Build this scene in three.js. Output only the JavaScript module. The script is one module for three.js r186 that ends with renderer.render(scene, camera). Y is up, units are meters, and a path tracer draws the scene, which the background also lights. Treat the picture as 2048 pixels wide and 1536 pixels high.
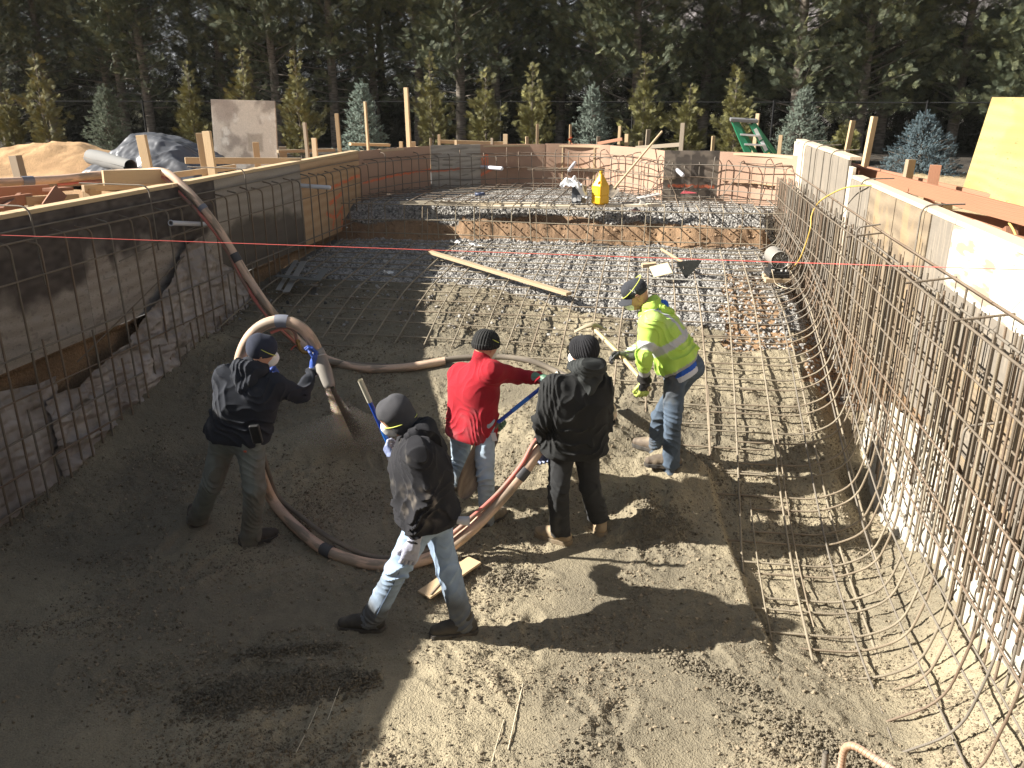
import * as THREE from 'three';
import { RoundedBoxGeometry } from 'three/addons/geometries/RoundedBoxGeometry.js';
import { ConvexGeometry } from 'three/addons/geometries/ConvexGeometry.js';
import { mergeGeometries, mergeVertices, toCreasedNormals } from 'three/addons/utils/BufferGeometryUtils.js';
import { FontLoader } from 'three/addons/loaders/FontLoader.js';
import { TextGeometry } from 'three/addons/geometries/TextGeometry.js';

// ---------- camera, sky, sun, exposure ----------
const scene = new THREE.Scene();
const EYE = new THREE.Vector3(0, 3.39, 0), PITCH = 0.33751, YAW = 0.17355;
const camera = new THREE.PerspectiveCamera(50.0, 4 / 3, 0.05, 2000);
camera.position.copy(EYE);
const FWD = new THREE.Vector3(-Math.sin(YAW) * Math.cos(PITCH), -Math.sin(PITCH), -Math.cos(YAW) * Math.cos(PITCH));
camera.lookAt(EYE.clone().add(FWD));
const renderer = new THREE.WebGLRenderer({ antialias: true });
renderer.toneMapping = THREE.LinearToneMapping;
renderer.toneMappingExposure = 2.65;
renderer.shadowMap.enabled = true;
const SUN = new THREE.Vector3(-1, 0.655, 0.2).normalize();            // towards the sun: left of the pool and a little behind the camera
const sun = new THREE.DirectionalLight(new THREE.Color(1.0, 0.945, 0.845), 5.0);
sun.position.copy(SUN).multiplyScalar(60).add(new THREE.Vector3(-1, 0, -9)); sun.target.position.set(-1, 0, -9);
sun.castShadow = true; sun.shadow.mapSize.set(4096, 4096);
Object.assign(sun.shadow.camera, { left: -30, right: 30, top: 30, bottom: -30, near: 1, far: 160 });
sun.shadow.bias = -0.0005; sun.shadow.normalBias = 0.02;
scene.add(sun, sun.target);
{ // clear winter sky with thin veil of high cloud
  const w = 512, h = 256, d = new Float32Array(w * h * 4);
  for (let j = 0; j < h; j++) for (let i = 0; i < w; i++) {
    const el = ((j + 0.5) / h - 0.5) * Math.PI, az = ((i + 0.5) / w - 0.5) * 2 * Math.PI;
    const dir = [Math.cos(el) * Math.cos(az), Math.sin(el), Math.cos(el) * Math.sin(az)];
    const t = Math.pow(1 - Math.max(0, dir[1]), 3);
    const c = Math.max(0, dir[0] * SUN.x + dir[1] * SUN.y + dir[2] * SUN.z), glow = 0.24 * Math.pow(c, 6) + 0.35 * Math.pow(c, 40);
    const k = (j * w + i) * 4;
    d[k] = 0.066 + 0.19 * t + glow; d[k + 1] = 0.081 + 0.18 * t + glow * 0.96; d[k + 2] = 0.108 + 0.155 * t + glow * 0.88; d[k + 3] = 1;
    if (el < 0) { const g = 0.25; d[k] = g; d[k + 1] = g * 0.95; d[k + 2] = g * 0.85; }
  }
  const tx = new THREE.DataTexture(d, w, h, THREE.RGBAFormat, THREE.FloatType);
  tx.mapping = THREE.EquirectangularReflectionMapping; tx.magFilter = THREE.LinearFilter; tx.needsUpdate = true;
  scene.background = tx; scene.environment = tx;
  scene.fog = new THREE.FogExp2(0xcfd0cc, 0.0003);                          // dust in the air over the site
  scene.backgroundIntensity = 1.0; scene.environmentIntensity = 1.0;
}

// ---------- helpers ----------
let seedState = 12345;
function seed(n) { seedState = n >>> 0; }
function rnd() { seedState = (seedState + 0x6d2b79f5) >>> 0; let t = Math.imul(seedState ^ (seedState >>> 15), 1 | seedState); t = (t + Math.imul(t ^ (t >>> 7), 61 | t)) ^ t; return ((t ^ (t >>> 14)) >>> 0) / 4294967296; }
const rr = (a, b) => a + (b - a) * rnd();
const V = (x, y, z) => new THREE.Vector3(x, y, z);
const clamp = (x, a = 0, b = 1) => Math.min(b, Math.max(a, x));
const sstep = (a, b, x) => { const t = clamp((x - a) / (b - a)); return t * t * (3 - 2 * t); };
const mix = (a, b, t) => a + (b - a) * t;
function lerpTable(T, x) { if (x <= T[0][0]) return T[0][1]; for (let i = 1; i < T.length; i++) if (x <= T[i][0]) { const t = (x - T[i - 1][0]) / (T[i][0] - T[i - 1][0]); return mix(T[i - 1][1], T[i][1], t); } return T[T.length - 1][1]; }
function hash3(x, y, z) { let h = Math.imul(x, 374761393) + Math.imul(y, 668265263) + Math.imul(z, 1440662683); h = Math.imul(h ^ (h >>> 13), 1274126177); return ((h ^ (h >>> 16)) >>> 0) / 4294967295; }
function noise3(x, y, z) {                                             // value noise, -1..1
  const X = Math.floor(x), Y = Math.floor(y), Z = Math.floor(z); let u = x - X, v = y - Y, w = z - Z;
  u = u * u * (3 - 2 * u); v = v * v * (3 - 2 * v); w = w * w * (3 - 2 * w);
  const a = mix(mix(hash3(X, Y, Z), hash3(X + 1, Y, Z), u), mix(hash3(X, Y + 1, Z), hash3(X + 1, Y + 1, Z), u), v);
  const b = mix(mix(hash3(X, Y, Z + 1), hash3(X + 1, Y, Z + 1), u), mix(hash3(X, Y + 1, Z + 1), hash3(X + 1, Y + 1, Z + 1), u), v);
  return mix(a, b, w) * 2 - 1;
}
function fbm(x, y, z, n = 4) { let s = 0, a = 0.5, f = 1; for (let i = 0; i < n; i++) { s += a * noise3(x * f + 17.3 * i, y * f - 9.1 * i, z * f + 5.7 * i); a *= 0.5; f *= 2.03; } return s; }
// a tileable version for textures: u, v wrap at 1, with p cells
function tnoise(u, v, p, s = 0) {
  const x = u * p, y = v * p, X = Math.floor(x), Y = Math.floor(y); let a = x - X, b = y - Y; a = a * a * (3 - 2 * a); b = b * b * (3 - 2 * b);
  const m = (n) => ((n % p) + p) % p;
  return mix(mix(hash3(m(X), m(Y), s), hash3(m(X + 1), m(Y), s), a), mix(hash3(m(X), m(Y + 1), s), hash3(m(X + 1), m(Y + 1), s), a), b) * 2 - 1;
}
function tfbm(u, v, p, n, s = 0) { let r = 0, a = 0.5; for (let i = 0; i < n; i++) { r += a * tnoise(u, v, p << i, s + i * 7); a *= 0.5; } return r; }
const s2l = (c) => c <= 0.04045 ? c / 12.92 : Math.pow((c + 0.055) / 1.055, 2.4);
const l2s = (c) => { c = clamp(c); return c <= 0.0031308 ? c * 12.92 : 1.055 * Math.pow(c, 1 / 2.4) - 0.055; };
function colTex(w, h, fn) {                                            // fn(u, v) -> linear rgb
  const d = new Uint8Array(w * h * 4);
  for (let j = 0; j < h; j++) for (let i = 0; i < w; i++) { const c = fn((i + 0.5) / w, (j + 0.5) / h), k = (j * w + i) * 4; for (let q = 0; q < 3; q++) d[k + q] = Math.round(255 * l2s(c[q])); d[k + 3] = 255; }
  const t = new THREE.DataTexture(d, w, h); t.colorSpace = THREE.SRGBColorSpace; t.wrapS = t.wrapT = THREE.RepeatWrapping; t.magFilter = THREE.LinearFilter; t.minFilter = THREE.LinearMipmapLinearFilter; t.generateMipmaps = true; t.needsUpdate = true; return t;
}
function grayTex(w, h, fn) {
  const d = new Uint8Array(w * h * 4);
  for (let j = 0; j < h; j++) for (let i = 0; i < w; i++) { const c = Math.round(255 * clamp(fn((i + 0.5) / w, (j + 0.5) / h))), k = (j * w + i) * 4; d[k] = d[k + 1] = d[k + 2] = c; d[k + 3] = 255; }
  const t = new THREE.DataTexture(d, w, h); t.wrapS = t.wrapT = THREE.RepeatWrapping; t.magFilter = THREE.LinearFilter; t.minFilter = THREE.LinearMipmapLinearFilter; t.generateMipmaps = true; t.needsUpdate = true; return t;
}
function std(color, rough = 0.8, extra = {}) { const m = new THREE.MeshStandardMaterial({ roughness: rough, side: THREE.DoubleSide, ...extra }); if (color) m.color.setRGB(...color); return m; }
function tint(m, k, r = 1, g = 1, b = 1) { const c = m.clone(); c.color.multiply(new THREE.Color(k * r, k * g, k * b)); return c; }

// naming and describing
const used = {};
function numbered(n) { const base = n.replace(/_\d{3}$/, ''); const k = used[base] = (used[base] ?? -1) + 1; return k ? base + '_' + String(k).padStart(3, '0') : base; }
function tag(o, label, category, group) { o.userData = { label, category }; if (group) o.userData.group = group; return o; }
function thing(name, label, category, pos = [0, 0, 0], turn = 0, group) {
  const g = new THREE.Group(); g.name = numbered(name); g.position.set(...pos); g.rotation.y = turn; scene.add(g); return tag(g, label, category, group);
}
function mesh(name, geo, mat, parent) { const m = new THREE.Mesh(geo, mat); m.name = parent ? name : numbered(name); m.castShadow = m.receiveShadow = true; (parent || scene).add(m); return m; }
function structure(name, geo, mat) { const m = mesh(name, geo, mat); m.userData.kind = 'structure'; return m; }
function stuff(o) { o.userData.kind = 'stuff'; return o; }
const merge = (list) => mergeGeometries(list.map((g) => { g = g.index ? g.toNonIndexed() : g; for (const k of Object.keys(g.attributes)) if (!['position', 'normal', 'uv'].includes(k)) g.deleteAttribute(k); return g; }));

// box with softened edges, uv in metres, u along the longest side
function boxUV(g, off = 0) {
  const p = g.attributes.position, n = g.attributes.normal; g.computeBoundingBox(); const s = g.boundingBox.getSize(V()); const L = s.x >= s.y && s.x >= s.z ? 0 : s.y >= s.z ? 1 : 2;
  const uv = new Float32Array(p.count * 2), q = [(L + 1) % 3, (L + 2) % 3];
  for (let i = 0; i < p.count; i++) {
    const c = [p.getX(i), p.getY(i), p.getZ(i)], m = [Math.abs(n.getX(i)), Math.abs(n.getY(i)), Math.abs(n.getZ(i))];
    if (m[L] > m[q[0]] && m[L] > m[q[1]]) { uv[2 * i] = c[q[0]] * 0.15 + off; uv[2 * i + 1] = c[q[1]] + off * 1.7; }
    else { const o = m[q[0]] > m[q[1]] ? q[1] : q[0]; uv[2 * i] = c[L] + off; uv[2 * i + 1] = c[o] + off * 1.7 + (o === q[0] ? 0.37 : 0); }
  }
  g.setAttribute('uv', new THREE.BufferAttribute(uv, 2)); return g;
}
function box(w, h, d, r = 0.003, off = rnd() * 9) { const g = new RoundedBoxGeometry(w, h, d, 1, Math.min(r, w * 0.3, h * 0.3, d * 0.3)); return boxUV(g.index ? g.toNonIndexed() : g, off); }
function moved(g, x, y, z, rx = 0, ry = 0, rz = 0) { const m = new THREE.Matrix4().makeRotationFromEuler(new THREE.Euler(rx, ry, rz, 'YXZ')); m.setPosition(x, y, z); g.applyMatrix4(m); return g; }
// a matrix that lays the local x axis from a to b, local y as near up as possible
function spanMatrix(a, b, up = V(0, 1, 0)) {
  const x = b.clone().sub(a).normalize(); let z = x.clone().cross(up); if (z.lengthSq() < 1e-6) z = x.clone().cross(V(0, 0, 1)); z.normalize(); const y = z.clone().cross(x);
  const m = new THREE.Matrix4().makeBasis(x, y, z); m.setPosition(a.clone().add(b).multiplyScalar(0.5)); return m;
}
function board(a, b, thick, wide, off, up) { const g = box(a.distanceTo(b), thick, wide, 0.004, off); g.applyMatrix4(spanMatrix(a, b, up)); return g; }    // thick along up
// tube through points with smooth bends
function tube(pts, r, seg = 8, radial = 7, closed = false, tension = 0.5) { const c = new THREE.CatmullRomCurve3(pts, closed, 'catmullrom', tension); return tubeCurve(c, r, seg * (pts.length - 1), radial); }
function tubeCurve(c, r, n, radial) { const g = new THREE.TubeGeometry(c, n, r, radial, false); const L = c.getLength(), uv = g.attributes.uv; for (let i = 0; i < uv.count; i++) { uv.setX(i, uv.getX(i) * L); } return g; }
// polyline pipe with rounded corners of radius R
function bentBar(pts, r, R = 0.06, radial = 6) {
  const path = new THREE.CurvePath(); let prev = pts[0].clone();
  for (let i = 1; i < pts.length - 1; i++) {
    const a = pts[i - 1], b = pts[i], c = pts[i + 1]; const k = Math.min(R, a.distanceTo(b) * 0.45, b.distanceTo(c) * 0.45);
    const p = b.clone().add(a.clone().sub(b).setLength(k)), q = b.clone().add(c.clone().sub(b).setLength(k));
    path.add(new THREE.LineCurve3(prev, p)); path.add(new THREE.QuadraticBezierCurve3(p, b.clone(), q)); prev = q;
  }
  path.add(new THREE.LineCurve3(prev, pts[pts.length - 1].clone()));
  const out = []; const cs = path.curves; let acc = 0; const ring = [];
  for (const s of cs) { const n = s.isLineCurve3 ? 1 : 5; for (let i = 0; i <= n; i++) { if (i === 0 && out.length) continue; out.push(s.getPoint(i / n)); } }
  // build the tube by hand with parallel transport
  let T = out[1].clone().sub(out[0]).normalize(), N = Math.abs(T.y) < 0.9 ? V(0, 1, 0).cross(T).normalize() : V(1, 0, 0).cross(T).normalize();
  const pos = [], nor = [], uv = [], idx = [];
  for (let i = 0; i < out.length; i++) {
    const t = (i === 0 ? out[1].clone().sub(out[0]) : i === out.length - 1 ? out[i].clone().sub(out[i - 1]) : out[i + 1].clone().sub(out[i - 1])).normalize();
    N.sub(t.clone().multiplyScalar(N.dot(t))).normalize(); const B = t.clone().cross(N); if (i) acc += out[i].distanceTo(out[i - 1]);
    for (let j = 0; j <= radial; j++) { const a = j / radial * 2 * Math.PI, d = N.clone().multiplyScalar(Math.cos(a)).addScaledVector(B, Math.sin(a)); pos.push(out[i].x + d.x * r, out[i].y + d.y * r, out[i].z + d.z * r); nor.push(d.x, d.y, d.z); uv.push(acc, j / radial); }
  }
  for (let i = 0; i < out.length - 1; i++) for (let j = 0; j < radial; j++) { const a = i * (radial + 1) + j, b = a + radial + 1; idx.push(a, a + 1, b, b, a + 1, b + 1); }
  for (const e of [0, out.length - 1]) { const c = pos.length / 3, o = out[e], t = e ? out[e].clone().sub(out[e - 1]).normalize() : out[0].clone().sub(out[1]).normalize(); pos.push(o.x, o.y, o.z); nor.push(t.x, t.y, t.z); uv.push(0, 0); const b = e * (radial + 1); for (let j = 0; j < radial; j++) e ? idx.push(c, b + j, b + j + 1) : idx.push(c, b + j + 1, b + j); }
  const g = new THREE.BufferGeometry(); g.setAttribute('position', new THREE.Float32BufferAttribute(pos, 3)); g.setAttribute('normal', new THREE.Float32BufferAttribute(nor, 3)); g.setAttribute('uv', new THREE.Float32BufferAttribute(uv, 2)); g.setIndex(idx); return g;
}
function lathe(profile, seg = 24) { return new THREE.LatheGeometry(profile.map((p) => new THREE.Vector2(p[0], p[1])), seg); }
// a sheet over a grid: fn(s, t) -> [x, y, z]; uv in metres given by su, sv
function sheet(nu, nv, fn, su = 1, sv = 1) {
  const pos = [], uv = [], idx = [];
  for (let j = 0; j <= nv; j++) for (let i = 0; i <= nu; i++) { const p = fn(i / nu, j / nv); pos.push(p[0], p[1], p[2]); uv.push(i / nu * su, j / nv * sv); }
  for (let j = 0; j < nv; j++) for (let i = 0; i < nu; i++) { const a = j * (nu + 1) + i, b = a + nu + 1; idx.push(a, a + 1, b, b, a + 1, b + 1); }
  const g = new THREE.BufferGeometry(); g.setAttribute('position', new THREE.Float32BufferAttribute(pos, 3)); g.setAttribute('uv', new THREE.Float32BufferAttribute(uv, 2)); g.setIndex(idx); g.computeVertexNormals(); return g;
}
// where a sight line of the survey (pixels of the 2048 x 1536 photograph) meets the plane axis = value: used to read positions off the photograph
const RT = V(Math.cos(YAW), 0, -Math.sin(YAW)), UPV = RT.clone().cross(FWD);
function at(px, py, axis, value) { const d = FWD.clone().multiplyScalar(1647).addScaledVector(RT, px - 1024).addScaledVector(UPV, 768 - py); return EYE.clone().addScaledVector(d, (value - EYE[axis]) / d[axis]); }

// ---------- shared materials ----------
function woodTex(base, dark, s, knots = true) {
  return colTex(1024, 512, (u, v) => {
    let q = v + 0.02 * tnoise(u, v, 3, s) + 0.006 * tfbm(u, v, 8, 2, s + 3), kn = 0;
    if (knots) for (let k = 0; k < 5; k++) { const cx = hash3(k, s, 1), cy = hash3(k, s, 2); let du = u - cx; du -= Math.round(du); let dv = v - cy; dv -= Math.round(dv); const r = Math.hypot(du * 1.6, dv * 2.2) / 0.05; q += 0.012 * Math.exp(-r * r * 0.35) * Math.sign(dv); kn = Math.max(kn, sstep(0.42, 0.16, r)); }
    const ring = 0.8 * Math.pow(0.5 + 0.5 * Math.sin(q * 2 * Math.PI * 24 + 2.5 * tnoise(u, v, 4, s + 9)), 2);
    const fine = tnoise(u * 1 % 1, (v * 1) % 1, 256, s) * 0.05 + 0.08 * tfbm(u, v, 6, 4, s + 21);
    const t = clamp(0.45 * ring + fine + kn * 0.8 + 0.18 * tfbm(u, v, 2, 3, s + 40));
    return [0, 1, 2].map((c) => mix(base[c], dark[c], t));
  });
}
const grainBump = grayTex(512, 512, (u, v) => 0.5 + 0.25 * tnoise(u, v, 128, 5) + 0.25 * Math.sin((v + 0.02 * tnoise(u, v, 4, 2)) * 2 * Math.PI * 40) * 0.5);
function wood(base, dark, s, rough = 0.78) { return std(null, rough, { map: woodTex(base, dark, s), bumpMap: grainBump, bumpScale: 0.0012 }); }
const M = {};
M.pine = wood([0.5, 0.385, 0.25], [0.33, 0.215, 0.11], 3); M.pine.map.repeat.set(0.8, 3.2); 
M.pineB = tint(M.pine, 0.86, 1, 0.97, 0.9); M.pineC = tint(M.pine, 1.08, 1, 0.98, 0.92); M.pineD = tint(M.pine, 0.62, 0.98, 1, 1.05);
M.redwood = wood([0.33, 0.155, 0.09], [0.22, 0.09, 0.05], 11); M.redwood.map.repeat.set(0.7, 3.0); M.redB = tint(M.redwood, 0.85); M.redC = tint(M.redwood, 1.12, 1, 1.05, 1.1);
M.oldwood = wood([0.30, 0.25, 0.19], [0.17, 0.13, 0.09], 17, 0.9); M.oldwood.map.repeat.set(0.8, 3.2);
M.paleWood = wood([0.66, 0.58, 0.45], [0.5, 0.42, 0.3], 41); M.paleWood.map.repeat.set(0.8, 3.2);
const PINES = [M.pine, M.pineB, M.pineC];
// ---------- pool floor: sprayed concrete, gravel, earth step and gravel ledge, one height field ----------
const XL = -5.1, XR = 2.12, TOP = 2.5, ZB = -0.45;
const baseT = [[-5.3, 0], [-5.9, 0.06], [-6.5, 0.19], [-7.5, 0.5], [-8.5, 0.81], [-9.3, 1.01], [-9.9, 1.11], [-11.5, 1.21], [-12.9, 1.26]].map(([z, y]) => [-z, y]);
const coveT = [[3, 0.16], [5.1, 0.15], [5.9, 0.2], [6.5, 0.27], [7.3, 0.25], [8.2, 0.12], [9.2, 0.03], [10.5, 0], [12.9, 0.0]];
const coverT = [[-5.2, 8.4], [-1.3, 8.35], [-0.5, 7.9], [-0.28, 7.3], [0.1, 7.0], [0.57, 6.55], [0.78, 5.4], [0.88, 4.66], [1.45, 4.5], [1.8, 4.25], [2.3, 4.0]];
function baseH(x, z) {
  let y = lerpTable(baseT, -z);
  y += lerpTable(coveT, -z) * Math.pow(clamp((-4.0 - x) / 1.1), 2.2);                                   // fresh concrete piled against the left wall
  return y;
}
const covered = (x, z) => sstep(-0.22, 0.22, (z + lerpTable(coverT, x)) + 0.24 * fbm(x * 2.1, 3.3, z * 2.1, 3));
const stepFoot = (x) => -12.86 + 0.1 * noise3(x * 1.3, 2, 5) + 0.05 * noise3(x * 4, 7, 1);
function stepUp(x, z) { const d = stepFoot(x) - z; return 0.3 * sstep(-0.02, 0.34, d) + 0.18 * sstep(0.3, 0.8, d); }   // earth face, then gravel running up to the ledge
const matY = (x, z) => baseH(x, z) - 0.022;                                                             // height of the floor mat
// kind of surface: 0 concrete, 1 gravel, 2 earth
function zone(x, z) {
  const d = stepFoot(x) - z + 0.05 * noise3(x * 3, 1, z * 3);
  if (d > 0.02) return d > 0.36 + 0.12 * noise3(x * 1.7, 4, 0) + (x < -3.2 ? -0.06 : 0.06) ? 1 : 2;
  const n = 0.5 * fbm(x * 1.1, 8, z * 1.1, 3);
  if (x > 1.0 + n && z < -8.8 && z > -11.4 && noise3(x * 1.8, 3, z * 1.6) > -0.45) return 2;
  if (x > 1.62 + 0.4 * n && z < -8.3) return 2;
  if (-z > lerpTable([[-5, 10.4], [-3, 10.4], [-1.9, 10.2], [-0.9, 9.75], [0, 9.35], [0.55, 9.4], [1.2, 9.3], [2, 9.1]], x) + 0.8 * n) return 1;
  return 0;
}
const lumps = [[0.05, -6.15, 0.5, 0.17], [0.35, -6.7, 0.5, 0.2], [-0.75, -6.9, 0.8, 0.16], [-0.1, -7.4, 0.6, 0.12], [1.05, -3.6, 0.5, 0.05], [-2.0, -3.9, 0.5, 0.03]];
function floorH(x, z) {
  let y = baseH(x, z), cv = covered(x, z); const zn = zone(x, z);
  y -= (1 - cv) * 0.1;
  if (cv < 1) y += (1 - cv) * 0.022 * fbm(x * 5, 1, z * 5, 3);
  for (const [lx, lz, r, h] of lumps) { const q = Math.hypot(x - lx, (z - lz)) / r; if (q < 1) y += h * Math.pow(1 - q * q, 2) * (0.8 + 0.5 * fbm(x * 6, 2, z * 6, 3)); }
  y += stepUp(x, z);
  // concrete climbing the right wall near the camera, a dug gap along the wall further back
  const near = sstep(-7.2, -5.0, z);
  y += near * 0.5 * Math.pow(clamp((x - 1.35) / 0.75), 2.4) + near * 0.03;
  y -= (1 - near) * 0.28 * sstep(1.6, 1.9, x) * sstep(-12.7, -12.3, z);
  if (z < -12.6) y -= 0.5 * sstep(1.55, 1.95, x) * sstep(-14.3, -13.3, z);
  // relief
  const big = fbm(x * 0.9 + 3, 0.5, z * 0.9, 3), med = fbm(x * 3.1, 1.7, z * 3.1, 4), rough = roughness(x, z);
  if (zn === 0) {
    y += 0.04 * big + 0.034 * med * (0.3 + rough); y -= 0.5 * prints(x, z);
    const rid = 1 - Math.abs(fbm(x * 4.5 + 9, 4.1, z * 7, 3)) * 2.2; y += 0.018 * Math.max(0, rid) * rough;
    y += rough * (0.012 * fbm(x * 17, 2, z * 17, 3) + 0.012 * fbm(x * 45, 5, z * 45, 2)) + 0.0025 * fbm(x * 38, 9, z * 38, 2);
  } else if (zn === 1) y += 0.02 * med + 0.012 * fbm(x * 22, 3, z * 22, 2);
  else { y += 0.05 * med + 0.03 * fbm(x * 9, 3, z * 9, 3) + 0.012 * fbm(x * 30, 3, z * 30, 2); }
  return y;
}
// boot prints and tool drags trodden into the soft concrete
const printList = []; seed(55); for (let i = 0; i < 120; i++) { const x = rr(-3.9, 1.3), z = rr(-7.2, -3.3); printList.push([x, z, rr(0, 3.14), rr(0.012, 0.03), rr(0.9, 1.5)]); }
const printCells = new Map(); printList.forEach((p) => { for (let a = -1; a <= 1; a++) for (let b = -1; b <= 1; b++) { const k = (Math.floor(p[0] / 0.4) + a) * 1000 + Math.floor(p[1] / 0.4) + b; if (!printCells.has(k)) printCells.set(k, []); printCells.get(k).push(p); } });
function prints(x, z) { const l = printCells.get(Math.floor(x / 0.4) * 1000 + Math.floor(z / 0.4)); if (!l) return 0; let d = 0; for (const [px, pz, a, h, s] of l) { const c = Math.cos(a), q = Math.sin(a), u = ((x - px) * c + (z - pz) * q) / (0.16 * s), v = (-(x - px) * q + (z - pz) * c) / (0.06 * s), r = Math.sqrt(u * u + v * v); d += h * (sstep(1.0, 0.7, r) - 0.55 * sstep(1.0, 1.15, r) * sstep(1.7, 1.2, r)); } return d; }
// how rough the concrete was left: strips dragged smooth, others crumbly
function roughness(x, z) {
  let r = sstep(-0.25, 0.3, fbm(x * 1.25 + 2.5, 6.6, z * 1.6, 4) + 0.08);
  r = Math.max(r, 0.9 * (1 - covered(x, z)));
  for (const [lx, lz, rad] of lumps) if (Math.hypot(x - lx, z - lz) < rad) r = 1;
  return clamp(r);
}
{
  const xs = [], zs = [];
  for (let x = -5.2; x < 2.25; x += 0.0165) xs.push(x);
  for (let z = ZB; z > -17.1;) { zs.push(z); z -= z > -2.9 ? 0.07 : 0.0105 * Math.pow(Math.max(3.4, -z) / 3.4, 0.95); }
  const nx = xs.length, nz = zs.length, pos = new Float32Array(nx * nz * 3), col = new Float32Array(nx * nz * 3), uv = new Float32Array(nx * nz * 2), idx = new Uint32Array((nx - 1) * (nz - 1) * 6);
  let k = 0;
  for (let j = 0; j < nz; j++) for (let i = 0; i < nx; i++, k++) {
    const x = xs[i], z = zs[j]; pos[3 * k] = x + 0.006 * noise3(x * 60, 1, z * 60); pos[3 * k + 1] = floorH(x, z); pos[3 * k + 2] = z; uv[2 * k] = x; uv[2 * k + 1] = z;
    const zn = zone(x, z), n = fbm(x * 1.4, 3.1, z * 1.4, 4), f = fbm(x * 26, 4, z * 26, 3);
    let c;
    if (zn === 0) {
      // concrete colour mottled in ragged darker and paler patches, darker towards the left wall
      const fresh = sstep(-0.12, 0.12, 0.35 * (-1.35 - x) + 0.9 * fbm(x * 0.9, 5.5, z * 0.9, 5)); const darkMix = clamp(0.42 + 1.9 * fbm(x * 0.95 + 7, 9.2, z * 0.95, 5) + 0.3 * f + 0.28 * fresh);
      c = [mix(0.33, 0.2, darkMix), mix(0.284, 0.174, darkMix), mix(0.196, 0.125, darkMix)]; const g = 1 + 0.16 * f;
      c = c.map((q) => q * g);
    } else if (zn === 1) { const g = 0.9 + 0.25 * n + 0.3 * f; c = [0.2 * g, 0.19 * g, 0.175 * g]; }
    else { const t = clamp(0.5 + 0.9 * n + 0.3 * fbm(x * 8, z * 2, pos[3 * k + 1] * 14, 3)), g = 1 + 0.3 * f; c = [mix(0.2, 0.34, t) * g, mix(0.125, 0.215, t) * g, mix(0.075, 0.12, t) * g]; }
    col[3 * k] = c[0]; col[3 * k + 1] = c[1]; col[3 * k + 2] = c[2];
  }
  k = 0;
  for (let j = 0; j < nz - 1; j++) for (let i = 0; i < nx - 1; i++) { const a = j * nx + i, b = a + nx; idx[k++] = a; idx[k++] = a + 1; idx[k++] = b; idx[k++] = b; idx[k++] = a + 1; idx[k++] = b + 1; }
  const g = new THREE.BufferGeometry(); g.setAttribute('position', new THREE.BufferAttribute(pos, 3)); g.setAttribute('color', new THREE.BufferAttribute(col, 3)); g.setAttribute('uv', new THREE.BufferAttribute(uv, 2)); g.setIndex(new THREE.BufferAttribute(idx, 1)); g.computeVertexNormals();
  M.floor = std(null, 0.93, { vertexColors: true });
  const sand = grayTex(1024, 1024, (u, v) => { let s = 0.5 + 0.3 * tnoise(u, v, 256, 3) + 0.3 * tnoise(u, v, 128, 8) + 0.2 * tnoise(u, v, 64, 1); return s; });
  const grit = colTex(512, 512, (u, v) => { const s = 0.86 + 0.16 * tnoise(u, v, 170, 4) + 0.12 * tfbm(u, v, 16, 4, 2); return [s, s * 0.985, s * 0.96]; });
  sand.repeat.set(0.9, 0.9); grit.repeat.set(1.3, 1.3);
  M.floor.bumpMap = sand; M.floor.bumpScale = 0.006; M.floor.map = grit;
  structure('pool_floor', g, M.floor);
}
// loose stones: gravel bed and crumbs of concrete
function pebble(s, k = 0.35) { const g = mergeVertices(new THREE.IcosahedronGeometry(1, 1).deleteAttribute('normal').deleteAttribute('uv')); const p = g.attributes.position; for (let i = 0; i < p.count; i++) { const v = V().fromBufferAttribute(p, i); v.multiplyScalar(1 + k * noise3(v.x * 1.3 + s, v.y * 1.3, v.z * 1.3)); p.setXYZ(i, v.x, v.y * 0.75, v.z); } g.computeVertexNormals(); return toCreasedNormals(g, 0.5); }
function scatter(name, geo, mat, spots, label, category, parent) {                          // spots: [x, y, z, size, r, g, b]
  const im = new THREE.InstancedMesh(geo, mat, spots.length); const m = new THREE.Matrix4(), q = new THREE.Quaternion(), c = new THREE.Color();
  spots.forEach((s, i) => { q.setFromEuler(new THREE.Euler(rr(0, 6.28), rr(0, 6.28), rr(0, 6.28))); m.compose(V(s[0], s[1], s[2]), q, V(s[3] * rr(0.75, 1.25), s[3] * rr(0.6, 1), s[3] * rr(0.75, 1.25))); im.setMatrixAt(i, m); im.setColorAt(i, c.setRGB(s[4], s[5], s[6])); });
  im.name = parent ? name : numbered(name); im.castShadow = im.receiveShadow = true; (parent || scene).add(im); stuff(im); if (label) { im.userData.label = label; im.userData.category = category; } return im;
}
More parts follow.
